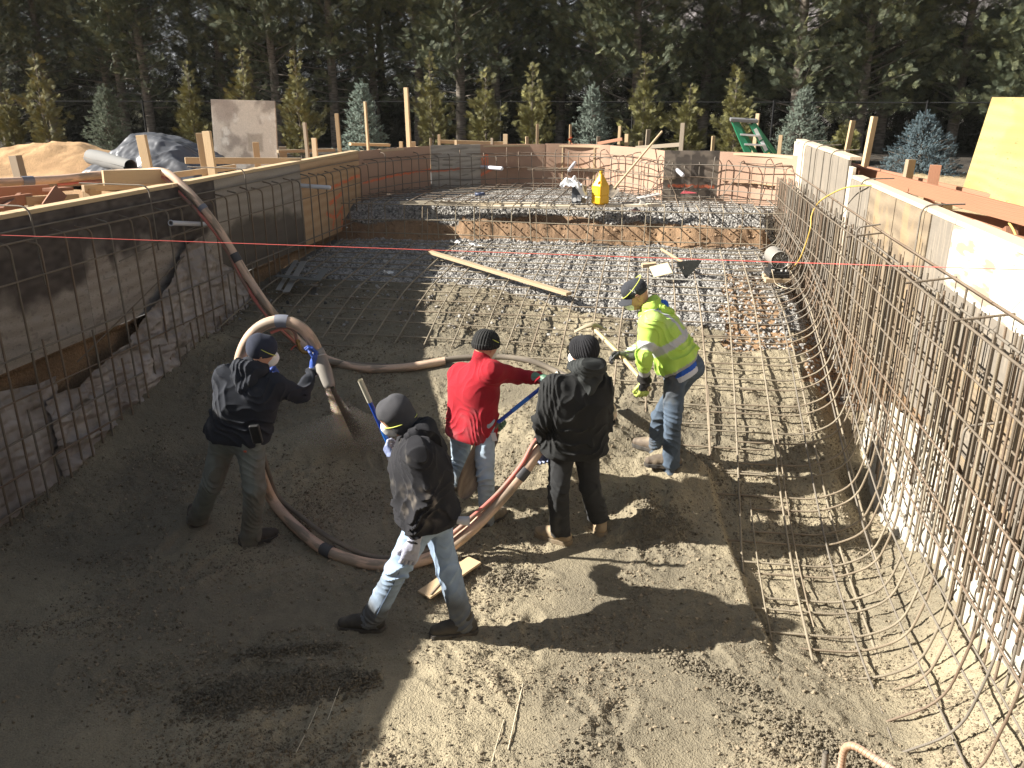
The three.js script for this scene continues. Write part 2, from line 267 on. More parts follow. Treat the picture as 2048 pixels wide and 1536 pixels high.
{
  seed(77); const grav = [], crumb = [], dirt = [];
  for (let i = 0; i < 120000; i++) {
    const x = rr(-5.05, 2.1), z = rr(-17, -8.2); const zz = zone(x, z); if (zz === 0 ? rnd() > 0.02 || z > -8.9 : zz === 2 ? rnd() > 0.22 || z < -12.7 : false) continue;
    if (z < -16.6 || (z < -15.2 && (x < -4.2 || x > 0.6))) continue;
    const s = rr(0.012, 0.026), g = rr(0.5, 1.25) * (rnd() < 0.12 ? 0.45 : 1); grav.push([x, floorH(x, z) + s * 0.3, z, s, 0.34 * g, 0.325 * g, 0.305 * g]);
  }
  for (let i = 0; i < 330000; i++) {
    const z = -2.8 - 7.4 * Math.pow(rnd(), 1.25), x = rr(-5, 2); if (zone(x, z) !== 0) continue;
    const r = roughness(x, z) * (0.4 + sstep(-0.1, 0.45, fbm(x * 2.2, 14, z * 2.2, 3)) * 1.4); if (rnd() > r * 0.62) continue;
    const s = rr(0.0025, 0.006) + (rnd() < 0.1 ? rr(0.003, 0.009) : 0), g = rr(0.8, 1.12) * (rnd() < 0.4 ? 0.55 : 1); crumb.push([x, floorH(x, z) + s * 0.25, z, s, 0.27 * g, 0.222 * g, 0.155 * g]);
  }
  // a raked-up heap of crumbs on the near left floor and round the standing men
  for (const [cx, cz, len, wid, ang, n] of [[-2.05, -3.72, 0.62, 0.13, 0.35, 5200], [-2.15, -4.08, 0.34, 0.07, 0.35, 900], [0.15, -5.95, 0.3, 0.25, 0, 900], [-0.9, -5.15, 0.18, 0.14, 0, 600], [0.45, -4.35, 0.5, 0.09, -0.5, 500], [1.1, -3.75, 0.7, 0.16, -0.55, 1000], [-0.35, -3.3, 0.4, 0.1, 1.2, 250]])
    for (let i = 0; i < n; i++) { const a = rr(-1, 1) * Math.sqrt(rnd()), b = (rnd() + rnd() + rnd() - 1.5) * 0.9, w = wid * (1.25 - 0.5 * a), x = cx + a * len * Math.cos(ang) + b * w * Math.sin(ang) + 0.04 * noise3(a * 4, 1, 2), z = cz - a * len * Math.sin(ang) + b * w * Math.cos(ang); if (x > 2 || x < -5) continue; const lit = cx > -1; const s = rr(0.004, 0.011), g = rr(0.65, 1) * (lit ? 1.35 : 1), pile = Math.max(0, 1 - b * b * 1.6) * 0.025; crumb.push([x, floorH(x, z) + rnd() * pile + s * 0.3, z, s, 0.17 * g, 0.145 * g, 0.105 * g]); }  // heaps on the sunlit side get a brighter crumb colour
  for (let i = 0; i < 9000; i++) { const x = rr(-5, 2.05), z = rr(-13.6, -6.5); if (zone(x, z) !== 2) continue; const s = rr(0.005, 0.02) * (rnd() < 0.1 ? 1.6 : 1), g = rr(0.7, 1.2); dirt.push([x, floorH(x, z) + s * 0.2, z, s, 0.27 * g, 0.18 * g, 0.11 * g]); }
  M.stone = std([1, 1, 1], 0.85); const bits = [pebble(1), pebble(5), pebble(9)];
  scatter('gravel', bits[0], M.stone, grav, 'pale grey crushed gravel spread under the rebar mats', 'gravel');
  scatter('concrete_crumb', pebble(3, 0.6), std([1, 1, 1], 0.95), crumb, 'brown grey crumbs of sprayed concrete scattered over the pool floor', 'concrete crumbs');
  scatter('soil_clod', bits[2], M.stone, dirt, 'brown clods of earth on the cut step below the ledge', 'soil');
}
// ---------- ground round the pool ----------
const back = [[-5.1, -13.9], [-4.75, -14.8], [-4.31, -15.64], [-3.45, -16.13], [-2.24, -16.5], [-0.97, -16.2], [-0.3, -15.45], [0.05, -14.75], [0.97, -14.8], [1.6, -14.45], [2.12, -13.9]];
function inPool(x, z) { if (x < XL - 0.05 || x > XR + 0.05 || z > -0.4) return false; if (z > -13.9) return true; let c = false; const n = back.length; for (let i = 0, j = n - 1; i < n; j = i++) { const [xi, zi] = back[i], [xj, zj] = back[j]; if ((zi > z) !== (zj > z) && x < (xj - xi) * (z - zi) / (zj - zi) + xi) c = !c; } return c; }
const heaps = [[-11.3, -14.8, 1.9, 1.2, 0.5], [-13.2, -14.2, 2.2, 1.5, 0.42], [-9.4, -15.6, 1.6, 0.9, 0.12], [-6.6, -6.6, 1.0, 1.4, -0.25]];
function groundH(x, z) {
  let y = 2.02; const d = Math.hypot(x + 1.5, z + 9); if (d < 60) { y += 0.07 * fbm(x * 0.5, 2, z * 0.5, 3) + 0.03 * fbm(x * 3, 5, z * 3, 3); }
  if (x < XL) y -= 0.22 * sstep(-5.15, -5.5, x) * sstep(-7.4, -5.2, x); if (x > XR) y -= 0.12 * sstep(2.2, 2.5, x) * sstep(4.5, 3.2, x);
  for (const [hx, hz, rx, rz, h] of heaps) { const q = Math.hypot((x - hx) / rx, (z - hz) / rz); if (q < 1) y += h * Math.pow(1 - q * q, 1.4) * (0.9 + 0.25 * fbm(x * 1.7, 4, z * 1.7, 3) + 0.12 * fbm(x * 9, 4, z * 9, 3)); }
  return y;
}
{
  const ax = (dense0, dense1, step, far) => { const a = []; for (let x = dense0; x <= dense1; x += step) a.push(x); let s = step, x = dense0; const lo = []; while (x > -far) { s *= 1.35; x -= s; lo.unshift(x); } s = step; x = a[a.length - 1]; while (x < far) { s *= 1.35; x += s; a.push(x); } return lo.concat(a); };
  const xs = ax(-15, 9, 0.07, 700), zs = ax(-24, 2, 0.08, 700), nx = xs.length, nz = zs.length, pos = [], col = [], uv = [], idx = [];
  for (let j = 0; j < nz; j++) for (let i = 0; i < nx; i++) {
    const x = xs[i], z = zs[j]; pos.push(x, groundH(x, z), z); uv.push(x, z);
    const n = fbm(x * 0.6, 1, z * 0.6, 4), f = Math.abs(x) < 30 ? fbm(x * 9, 2, z * 9, 3) : 0; let c;
    const t = clamp(0.5 + n + 0.4 * f); c = x < -1.5 ? [mix(0.4, 0.56, t), mix(0.24, 0.36, t), mix(0.12, 0.19, t)] : [mix(0.42, 0.58, t), mix(0.32, 0.45, t), mix(0.18, 0.27, t)];
    const mulch = sstep(-16.6, -17.4, z + 0.12 * (x + 1) * (x < 0 ? -0.4 : -0.25) + 0.4 * n); c = c.map((q, k) => mix(q, [0.045, 0.035, 0.026][k] * (1 + f), mulch * (z > -34 ? 1 : 0)));
    if (z < -34) { c = [0.15 + 0.05 * n, 0.145 + 0.05 * n, 0.085 + 0.03 * n]; }
    if (x < -5.2 && x > -7.4 && z > -9) { const leaf = sstep(0.0, 0.25, fbm(x * 3, 7, z * 3, 3)); c = c.map((q, k) => mix(q, [0.24, 0.13, 0.06][k], leaf * 0.7)); }
    col.push(...c.map((q) => q * (1 + 0.18 * f)));
  }
  for (let j = 0; j < nz - 1; j++) for (let i = 0; i < nx - 1; i++) { if (inPool((xs[i] + xs[i + 1]) / 2, (zs[j] + zs[j + 1]) / 2)) continue; const a = j * nx + i, b = a + nx; idx.push(a, b, a + 1, b, b + 1, a + 1); }
  const g = new THREE.BufferGeometry(); g.setAttribute('position', new THREE.Float32BufferAttribute(pos, 3)); g.setAttribute('color', new THREE.Float32BufferAttribute(col, 3)); g.setAttribute('uv', new THREE.Float32BufferAttribute(uv, 2)); g.setIndex(idx); g.computeVertexNormals();
  const m = std(null, 0.95, { vertexColors: true, bumpMap: M.floor.bumpMap, bumpScale: 0.008, map: M.floor.map }); structure('ground', g, m);
}
// ---------- formwork walls ----------
const plyGrain = (u, v, s) => 0.5 + 0.35 * tfbm(u, (v * 1) % 1, 4, 3, s) + 0.25 * Math.sin((v + 0.04 * tnoise(u, v, 3, s) + 0.02 * tfbm(u, v, 6, 2, s + 2)) * 2 * Math.PI * 9 + 3 * tnoise(u, v, 2, s + 5)) + 0.15 * tnoise(u, v, 200, s);
function plyTex(light, dark, s, over, w = 1024, h = 512) { return colTex(w, h, (u, v) => { const t = clamp(plyGrain(u, v, s)); let c = [0, 1, 2].map((k) => mix(light[k], dark[k], t)); const n = 1 + 0.08 * tnoise(u, v, 256, s + 4); c = c.map((q) => q * n); return over ? over(u, v, c) : c; }); }
const lay = (c, d, t) => c.map((q, k) => mix(q, d[k], clamp(t)));
// panel: flat sheet with its own edges; its picture side u runs along a -> b, v from bottom to top
function panelGeo(len, hgt, thick) { const g = new RoundedBoxGeometry(len, hgt, thick, 1, 0.002); const q = g.index ? g.toNonIndexed() : g, p = q.attributes.position, uv = new Float32Array(p.count * 2); for (let i = 0; i < p.count; i++) { uv[2 * i] = p.getX(i) / len + 0.5; uv[2 * i + 1] = p.getY(i) / hgt + 0.5; } q.setAttribute('uv', new THREE.BufferAttribute(uv, 2)); return q; }
function panel(name, a, b, y0, y1, thick, mat, parent, out) {                       // a, b: [x, z] ends of the inner face; out: thickness grows to the right of a -> b when +1
  const L = Math.hypot(b[0] - a[0], b[1] - a[1]), ang = Math.atan2(-(b[1] - a[1]), b[0] - a[0]); const g = panelGeo(L - 0.003, y1 - y0, thick); g.translate(0, 0, out * thick / 2);
  const m = mesh(name, g, mat, parent); m.position.set((a[0] + b[0]) / 2, (y0 + y1) / 2, (a[1] + b[1]) / 2); m.rotation.y = ang; return m;
}
const plyMat = (tex, rough = 0.8) => std(null, rough, { map: tex, bumpMap: grainBump, bumpScale: 0.0012 });
const leftWall = thing('formwork_wall', 'long dark stained plywood formwork wall with pale top plate along the shaded side of the pool', 'formwork wall');
{
  const oil = (s, lo, wet, dryc) => (u, v, c) => { const edge = lo + 0.22 * tfbm(u, v, 4, 4, s) + 0.1 * tnoise(u, 0.3, 24, s); const k = sstep(edge - 0.05, edge + 0.1, v); const dry = c.map((q) => q * dryc); let r = lay(dry, wet, k * (0.88 + 0.12 * tnoise(u, v, 30, s))); r = lay(r, [0.3, 0.28, 0.26], 0.5 * sstep(0.25, 0.5, tfbm(u, v, 7, 4, s + 8)) * (1 - k)); const sp = sstep(0.55, 0.62, tnoise(u, v, 60, s)) * (1 - k); return lay(r, [0.08, 0.065, 0.055], sp * 0.3); };
  const grey = (s) => plyTex([0.34, 0.30, 0.25], [0.24, 0.2, 0.165], s, null);
  const P = [
    [-0.4, -4.2, plyMat(plyTex([0.34, 0.3, 0.26], [0.22, 0.19, 0.16], 61, oil(3, 0.35, [0.045, 0.034, 0.03], 1)))],
    [-4.2, -6.62, plyMat(plyTex([0.34, 0.3, 0.26], [0.22, 0.19, 0.16], 62, oil(5, 0.42, [0.042, 0.031, 0.028], 1)))],
    [-6.62, -9.05, plyMat(plyTex([0.36, 0.32, 0.28], [0.24, 0.2, 0.17], 63, oil(8, 0.5, [0.04, 0.03, 0.027], 1)))],
    [-9.05, -11.47, plyMat(plyTex([0.36, 0.32, 0.28], [0.26, 0.23, 0.19], 64, (u, v, c) => { const e = 0.52 + 0.25 * tfbm(u, v, 4, 4, 3); return lay(c, [0.06, 0.05, 0.042], 0.85 * sstep(e + 0.06, e - 0.1, v)); }))],
    [-11.47, -13.9, plyMat(plyTex([0.52, 0.36, 0.22], [0.4, 0.25, 0.13], 65, (u, v, c) => {
      const paint = [0.85, 0.14, 0.04], wob = 0.02 * tnoise(u, 0.5, 12, 2); let k = sstep(0.035, 0.01, Math.abs(v - 0.62 - 0.13 * (u - 0.55) - wob)) * sstep(0.42, 0.5, u);
      for (const [x0, y0, x1, y1] of [[0.36, 0.3, 0.5, 0.2], [0.5, 0.2, 0.66, 0.34], [0.42, 0.42, 0.62, 0.5], [0.44, 0.08, 0.52, 0.42], [0.6, 0.05, 0.62, 0.3]]) { const dx = x1 - x0, dy = y1 - y0, t = clamp(((u - x0) * dx + (v - y0) * dy) / (dx * dx + dy * dy)), d = Math.hypot((u - x0 - dx * t) * 2, v - y0 - dy * t); k = Math.max(k, sstep(0.045, 0.015, d)); }
      return lay(c, paint, k * (0.55 + 0.45 * tnoise(u, v, 90, 8))); }))],
  ];
  P.forEach(([z0, z1, m], i) => { const p = panel('plywood_panel', [XL, z0], [XL, z1], 1.28, TOP - 0.042, 0.019, m, leftWall, -1); if (i === 4) p.userData.label = 'fresh tan plywood panel with orange spray paint marks'; });
  for (const [z0, z1] of [[-0.4, -4.6], [-4.61, -8.2], [-8.21, -11.2], [-11.21, -13.9]]) { const g = box(z0 - z1, 0.038, 0.14, 0.004); g.rotateY(Math.PI / 2); const m = mesh('top_plate', g, PINES[Math.abs(Math.round(z0)) % 3], leftWall); m.position.set(XL - 0.068, TOP - 0.021, (z0 + z1) / 2); }
  for (let z = -2.4; z > -13.8; z -= 0.61) { const g = box(0.038, 1.15, 0.089); const m = mesh('stud', g, M.pineB, leftWall); m.position.set(XL - 0.065, 1.87, z); }
  // cut earth below the plywood
  const e = sheet(220, 44, (s, t) => { const z = mix(-0.4, -14, s), y = mix(-0.2, 1.275, t); return [XL - 0.03 + 0.05 * fbm(z * 1.5, y * 2, 3, 4) + 0.02 * fbm(z * 9, y * 9, 1, 3) - 0.08 * (t > 0.97 ? 0 : t), y, z]; }, 12, 1.5);
  M.earth = std(null, 0.95, { map: colTex(512, 512, (u, v) => { const t = clamp(0.5 + 0.7 * tfbm(u, v, 4, 5, 2)); const g = 1 + 0.2 * tnoise(u, v, 128, 1); return [mix(0.12, 0.3, t) * g, mix(0.075, 0.19, t) * g, mix(0.045, 0.105, t) * g]; }), bumpMap: M.floor.bumpMap, bumpScale: 0.01 });
  M.earth.map.repeat.set(0.6, 0.6);
  structure('earth_bank', e, M.earth);
}
// quilted blankets hung over the cut earth
function quilt(name, label, x0, side, z0, z1, low, high, mat, cr, nu, nv, parent) {
  const g = sheet(nu, nv, (s, t) => { const z = mix(z0, z1, s), y = mix(low(z), high(z), t) + 0.03 * noise3(z * 3, t * 2, 5); const q = Math.pow(Math.abs(Math.sin(y * 34 + 1.2 * noise3(z * 4, y * 4, 1))), 0.5) * Math.pow(Math.abs(Math.sin(z * 30 + 1.2 * noise3(z * 4, y * 4, 7))), 0.5); const w = 1 - 2 * Math.abs(fbm(z * 2.3 + y, y * 5 - z, 4, 4)); return [x0 + side * (0.018 * q + cr * (0.06 * Math.max(0, w) + 0.05 * fbm(z * 5, y * 9, 8, 3)) + 0.05 * (1 - t) + 0.04 * fbm(z * 1.5, y * 1.5, 3, 3)), y, z]; }, Math.abs(z1 - z0), 1);
  const m = mesh(name, g, mat, parent); tag(m, label, 'blanket'); return m;
}
M.foil = std(null, 0.6, { map: colTex(256, 256, (u, v) => { const t = clamp(0.5 + 0.9 * tfbm(u, v, 5, 4, 2)); return [mix(0.2, 0.4, t), mix(0.175, 0.36, t), mix(0.16, 0.34, t)]; }) }); M.quilt = std([0.45, 0.415, 0.355], 0.8, { bumpMap: M.floor.bumpMap, bumpScale: 0.002 });
quilt('insulation_blanket', 'smooth greyish quilted blanket nearest the camera on the shaded earth bank', XL + 0.02, 1, -3.2, -5.98, () => 0.1, (z) => 1.2 - 0.12 * sstep(-5.2, -5.9, z), M.foil, 0.5, 200, 90);
quilt('insulation_blanket', 'crumpled silvery brown quilted blanket slumped along the dark wall below the white pipe', XL + 0.05, 1, -5.75, -9.35, (z) => 0.2 - 0.1 * z - 0.6, (z) => lerpTable([[5.7, 0.95], [6.2, 0.9], [6.9, 1.12], [7.6, 1.45], [8.2, 1.86], [8.5, 1.9], [8.9, 1.5], [9.4, 1.25]], -z), M.foil, 0.85, 300, 140);

// plain formwork under the camera's feet, closing the near end
{
  const T = thing('formwork_wall', 'plain plywood formwork wall closing the near end of the pool', 'formwork wall'); const m = M.pineB;
  for (let x = XL; x < XR - 0.1; x += 2.41) { const b = Math.min(x + 2.4, XR); const g = box(b - x, 2.5, 0.02); const p = mesh('plywood_panel', g, m, T); p.position.set((x + b) / 2, 1.2, -0.42); }
}
// curved back wall
const backWall = thing('formwork_wall', 'curved tan hardboard and plywood formwork wall closing the far end of the pool', 'formwork wall');
const backCurve = (() => { const P = back.map(([x, z]) => V(x, 0, z)); return P; })();
{
  const paint = [0.85, 0.16, 0.05];
  const masonite = (s, over) => colTex(1024, 256, (u, v) => { const t = 0.5 + 0.5 * tfbm(u, v, 5, 4, s); const g = 1 + 0.05 * tnoise(u, v, 200, s); let c = [mix(0.36, 0.42, t) * g, mix(0.225, 0.275, t) * g, mix(0.16, 0.195, t) * g]; return over ? over(u, v, c) : c; });
  const line = (v0, s0, u0, u1, thick = 0.03) => (u, v, c) => { const k = sstep(thick, thick * 0.4, Math.abs(v - v0 - s0 * u - 0.012 * tnoise(u, 0.2, 20, 4))) * sstep(u0, u0 + 0.02, u) * sstep(u1, u1 - 0.02, u); return lay(c, paint, k * (0.6 + 0.4 * tnoise(u, v, 120, 2))); };
  // runs of hardboard bent round the curve, each a sheet with thickness
  const run = (pts, mat, y0, y1, label) => {
    const c = new THREE.CatmullRomCurve3(pts.map(([x, z]) => V(x, 0, z)), false, 'centripetal'), N = 24, sh = [];
    const rim = (off) => Array.from({ length: N + 1 }, (_, i) => { const p = c.getPointAt(i / N), t = c.getTangentAt(i / N); return V(p.x + t.z * off, 0, p.z - t.x * off); });
    const A = rim(0), B = rim(0.014), pos = [], uv = [], idx = []; const put = (p, y, u, v) => { pos.push(p.x, y, p.z); uv.push(u, v); return pos.length / 3 - 1; };
    for (const [P, Q, ya, yb, za, zb, v0, v1] of [[A, A, y0, y1, 0, 0, 0, 1], [A, B, y1, y1, 0, 0, 0.98, 1], [B, B, y1, y0, 0, 0, 1, 0]]) for (let i = 0; i < N; i++) { const a = put(P[i], ya, i / N, v0), b = put(P[i + 1], ya, (i + 1) / N, v0), d = put(Q[i], yb, i / N, v1), e = put(Q[i + 1], yb, (i + 1) / N, v1); idx.push(a, b, d, d, b, e); }
    const g = new THREE.BufferGeometry(); g.setAttribute('position', new THREE.Float32BufferAttribute(pos, 3)); g.setAttribute('uv', new THREE.Float32BufferAttribute(uv, 2)); g.setIndex(idx); g.computeVertexNormals(); const m = mesh('hardboard_sheet', g, mat, backWall); if (label) m.userData.label = label; return m;
  };
  run([[-5.1, -13.92], [-4.75, -14.85], [-4.31, -15.62]], plyMat(masonite(3, line(0.45, 0.12, 0.02, 1.2))), 1.5, 2.485, 'shaded tan hardboard sheet with an orange sprayed line');
  panel('plywood_panel', [-4.31, -15.64], [-3.45, -16.13], 1.5, 2.495, 0.018, plyMat(plyTex([0.46, 0.42, 0.36], [0.3, 0.275, 0.24], 71, (u, v, c) => { const st = sstep(0.2, 0.6, Math.sin(v * 60 + 3 * tnoise(u, v, 4, 2)) * tfbm(u, v, 3, 3, 5) * 2); c = lay(c, [0.13, 0.12, 0.105], st * 0.6);  return line(0.52, 0.05, -1, 0.6)(u, v, c); })), backWall, 1);
  const letters = (u, v, c) => { let k = 0; for (const [x0, y0, x1, y1] of [[0.02, 0.72, 0.075, 0.72], [0.04, 0.78, 0.04, 0.6], [0.075, 0.8, 0.075, 0.6], [0.08, 0.8, 0.115, 0.8], [0.115, 0.8, 0.115, 0.6]]) { const dx = x1 - x0, dy = y1 - y0, t = clamp(((u - x0) * dx + (v - y0) * dy) / (dx * dx + dy * dy + 1e-9)), d = Math.hypot((u - x0 - dx * t) * 2.6, v - y0 - dy * t); k = Math.max(k, sstep(0.035, 0.015, d)); } return lay(line(0.42, 0.6, -0.02, 0.24, 0.04)(u, v, c), paint, k * (0.6 + 0.4 * tnoise(u, v, 90, 4))); };
  run([[-3.45, -16.14], [-2.85, -16.42], [-2.24, -16.5]], plyMat(masonite(5, letters)), 1.5, 2.49);
  run([[-2.24, -16.505], [-1.5, -16.48], [-0.97, -16.2]], plyMat(masonite(7)), 1.5, 2.5);
  run([[-0.97, -16.205], [-0.35, -15.5], [0.05, -14.77]], plyMat(masonite(9)), 1.5, 2.495);
  panel('plywood_panel', [0.05, -14.75], [0.97, -14.82], 1.5, 2.5, 0.018, plyMat(plyTex([0.3, 0.25, 0.2], [0.2, 0.165, 0.135], 73, (u, v, c) => { c = lay(c, [0.06, 0.05, 0.045], 0.75 * sstep(0.02, 0.2, tfbm(u, v, 3, 4, 9) + (u > 0.5 ? 0.12 : -0.15))); return line(0.42, -0.01, 0.08, 0.96, 0.035)(u, v, c.slice()); })), backWall, 1);
  run([[0.97, -14.8], [1.6, -14.5], [2.12, -13.92]], plyMat(masonite(12)), 1.45, 2.49);
  // bent rim strips and ribs outside the sheet
  for (const [p, q] of [[0, 2], [3, 6], [6, 7], [8, 10]]) { const c = new THREE.CatmullRomCurve3(back.slice(p, q + 1).map(([x, z]) => V(x, 0, z))), N = 26, pos = [], uv = [], idx = []; for (let i = 0; i <= N; i++) { const P = c.getPointAt(i / N), T = c.getTangentAt(i / N); for (const [o, y] of [[0.017, 2.44], [0.017, 2.475], [0.08, 2.475], [0.08, 2.44]]) { pos.push(P.x + T.z * o, y, P.z - T.x * o); uv.push(i / N * c.getLength(), o * 3 + y); } } for (let i = 0; i < N; i++) for (let k = 0; k < 4; k++) { const a = i * 4 + k, b = i * 4 + (k + 1) % 4; idx.push(a, b, a + 4, a + 4, b, b + 4); } let g = new THREE.BufferGeometry(); g.setAttribute('position', new THREE.Float32BufferAttribute(pos, 3)); g.setAttribute('uv', new THREE.Float32BufferAttribute(uv, 2)); g.setIndex(idx); g = toCreasedNormals(g, 0.5); mesh('rim_strip', g, M.pine, backWall); }
  for (let i = 0; i < back.length - 1; i++) for (const f of [0.25, 0.75]) { const x = mix(back[i][0], back[i + 1][0], f), z = mix(back[i][1], back[i + 1][1], f), dx = back[i + 1][0] - back[i][0], dz = back[i + 1][1] - back[i][1], l = Math.hypot(dx, dz); const g = box(0.038, 0.9, 0.07); const m = mesh('rib', g, M.pineB, backWall); m.position.set(x + dz / l * 0.12, 2.03, z - dx / l * 0.12); m.rotation.y = Math.atan2(-dz, dx); }
}
// right wall
const rightWall = thing('formwork_wall', 'stepped sunlit formwork wall of pale and grey boards behind the dense rebar', 'formwork wall');
{
  const blot = (s, base, amt) => (u, v, c) => { const d = sstep(0.12, 0.4, tfbm(u, v, 6, 5, s) + 0.2 * tnoise(u, 0.5, 30, s) - 0.1 + amt); return lay(lay(c, base, 0.85), [0.24, 0.17, 0.11], d * 0.75); };
  const white = plyMat(plyTex([0.75, 0.68, 0.55], [0.62, 0.54, 0.41], 81, blot(3, [0.66, 0.6, 0.5], 0.12)), 0.85), white2 = plyMat(plyTex([0.7, 0.62, 0.5], [0.55, 0.46, 0.34], 82, blot(5, [0.66, 0.58, 0.46], 0.0), 512, 512), 0.85);
  const streak = (s) => (u, v, c) => { const k = 0.5 + 0.5 * tnoise(u, v * 0.2, 40, s) ; return lay(lay(c, [0.2, 0.175, 0.145], 0.8), [0.36, 0.3, 0.23], 0.45 * sstep(0.55, 0.9, k + 0.3 * tfbm(u, v, 5, 4, s))); };
  const grey = [plyMat(plyTex([0.3, 0.26, 0.21], [0.2, 0.17, 0.14], 83, streak(1), 512, 512)), plyMat(plyTex([0.3, 0.26, 0.21], [0.2, 0.17, 0.14], 84, streak(4), 512, 512))];
  const brown = plyMat(plyTex([0.3, 0.235, 0.16], [0.17, 0.13, 0.09], 85, (u, v, c) => { const d = 0.5 + 0.8 * tfbm(u, v, 6, 5, 4); return lay(c, [0.36, 0.25, 0.13], 0.5 * sstep(0.6, 0.9, d)); }, 1024, 512));
  const put = (name, z0, z1, y0, y1, mat, dx = 0) => panel(name, [XR + dx, z0], [XR + dx, z1], y0, y1, 0.036, mat, rightWall, 1);
  // tall far section: upright boards
  put('form_board', -13.35, -14.45, 1.2, 2.68, white2, -0.012);
  for (const [a, b] of [[-12.85, -13.34], [-12.36, -12.84], [-11.85, -12.35], [-11.4, -11.84], [-10.85, -11.39], [-10.3, -10.84]]) put('form_board', a, b, 1.1, 2.68 + 0.006 * Math.sin(a * 9), grey[Math.abs(Math.round(a * 3)) % 2], 0.006 * Math.sin(a * 7));
  put('form_board', -10.06, -10.27, 1.2, 2.62, white2, 0.01);
  for (const [a, b] of [[-9.1, -10.04], [-8.1, -9.09], [-7.05, -8.09]]) put('form_board', a, b, 1.0, TOP, a < -9 ? grey[1] : brown, 0.004 * Math.sin(a * 5));
  put('form_board', -6.5, -7.04, 1.0, TOP, grey[0], 0.012);
  put('form_board', -4.0, -6.49, 2.06, TOP, white); put('form_board', -0.4, -3.99, 2.06, TOP, white);
  // lower courses of stained planks behind the cage
  let k = 0; for (const [y0, y1] of [[1.64, 2.055], [1.25, 1.635], [1.06, 1.24], [0.88, 1.05]]) for (const [a, b] of [[-1.9, -4.6], [-4.61, -6.49]]) put('form_board', a, b, y0, y1, [brown, grey[0], grey[1], brown][k++ % 4], 0.006 * k);
  const plate = (z0, z1, y, mat, w = 0.11) => { const g = box(Math.abs(z1 - z0), 0.038, w); g.rotateY(Math.PI / 2); const m = mesh('top_plate', g, mat, rightWall); m.position.set(XR + 0.012 + w / 2, y, (z0 + z1) / 2); };
  const pale = tint(M.pine, 1.22, 1, 1.06, 1.22); plate(-10.3, -14.45, 2.702, pale, 0.13); plate(-6.5, -10.05, 2.521, pale); plate(-0.4, -6.49, 2.521, pale, 0.13);
  for (let z = -2.5; z > -14.3; z -= 0.61) { const m = mesh('stud', box(0.089, 1.35, 0.038), M.pineB, rightWall); m.position.set(XR + 0.085, 1.8, z); }
  const e = sheet(200, 40, (s, t) => { const z = mix(-0.4, -14.6, s), y = mix(-0.4, 1.15, t); return [XR + 0.06 + 0.05 * fbm(z * 1.5, y * 2, 13, 4) + 0.02 * fbm(z * 9, y * 9, 11, 3), y, z]; }, 12.7, 1.5);
  structure('earth_bank', e, M.earth);
}
quilt('insulation_blanket', 'white quilted blanket lining the foot of the sunlit rebar wall', XR - 0.03, -1, -2.6, -7.75, () => -0.05, (z) => 1.02 - 0.12 * sstep(-6, -7, z) - 0.22 * sstep(-7, -7.7, z) + 0.03 * Math.sin(z * 5), M.quilt, 0.1, 360, 100);
// ---------- reinforcing steel ----------
const ribBump = grayTex(256, 64, (u, v) => { const a = (u * 10 + v * 1.0) % 1; return Math.abs(a - 0.5) < 0.16 ? 1 : 0.2; });
const rustMap = (s, a, b) => colTex(512, 64, (u, v) => { const t = clamp(0.5 + 0.9 * tfbm(u, v, 6, 4, s)); return [0, 1, 2].map((k) => mix(a[k], b[k], t)); });
ribBump.repeat.set(8, 1);
const STEEL = [rustMap(1, [0.14, 0.112, 0.084], [0.225, 0.185, 0.14]), rustMap(4, [0.15, 0.13, 0.105], [0.23, 0.2, 0.165]), rustMap(8, [0.16, 0.11, 0.075], [0.22, 0.17, 0.125])].map((t) => std(null, 0.72, { map: t, bumpMap: ribBump, bumpScale: 0.0009, metalness: 0.15 }));
const DUSTY = [rustMap(21, [0.2, 0.165, 0.12], [0.31, 0.265, 0.195]), rustMap(22, [0.18, 0.135, 0.095], [0.3, 0.25, 0.18])].map((t) => std(null, 0.9, { map: t, bumpMap: ribBump, bumpScale: 0.0009 }));   // bars caked with pale cement dust
const pick = (A) => A[Math.floor(rnd() * A.length)];
const bar = (parent, pts, mat, r = 0.0065, R = 0.07) => mesh('rebar', bentBar(pts, r, R), mat, parent);
function limb2(a, b) { const g = new THREE.CylinderGeometry(0.0014, 0.0018, 1, 4, 1); g.rotateZ(-Math.PI / 2); g.scale(a.distanceTo(b), 1, 1); g.applyMatrix4(spanMatrix(a, b)); return g; }
const jit = (a) => rr(-a, a);
const rebarThing = (name, label) => thing(name, label, 'rebar');
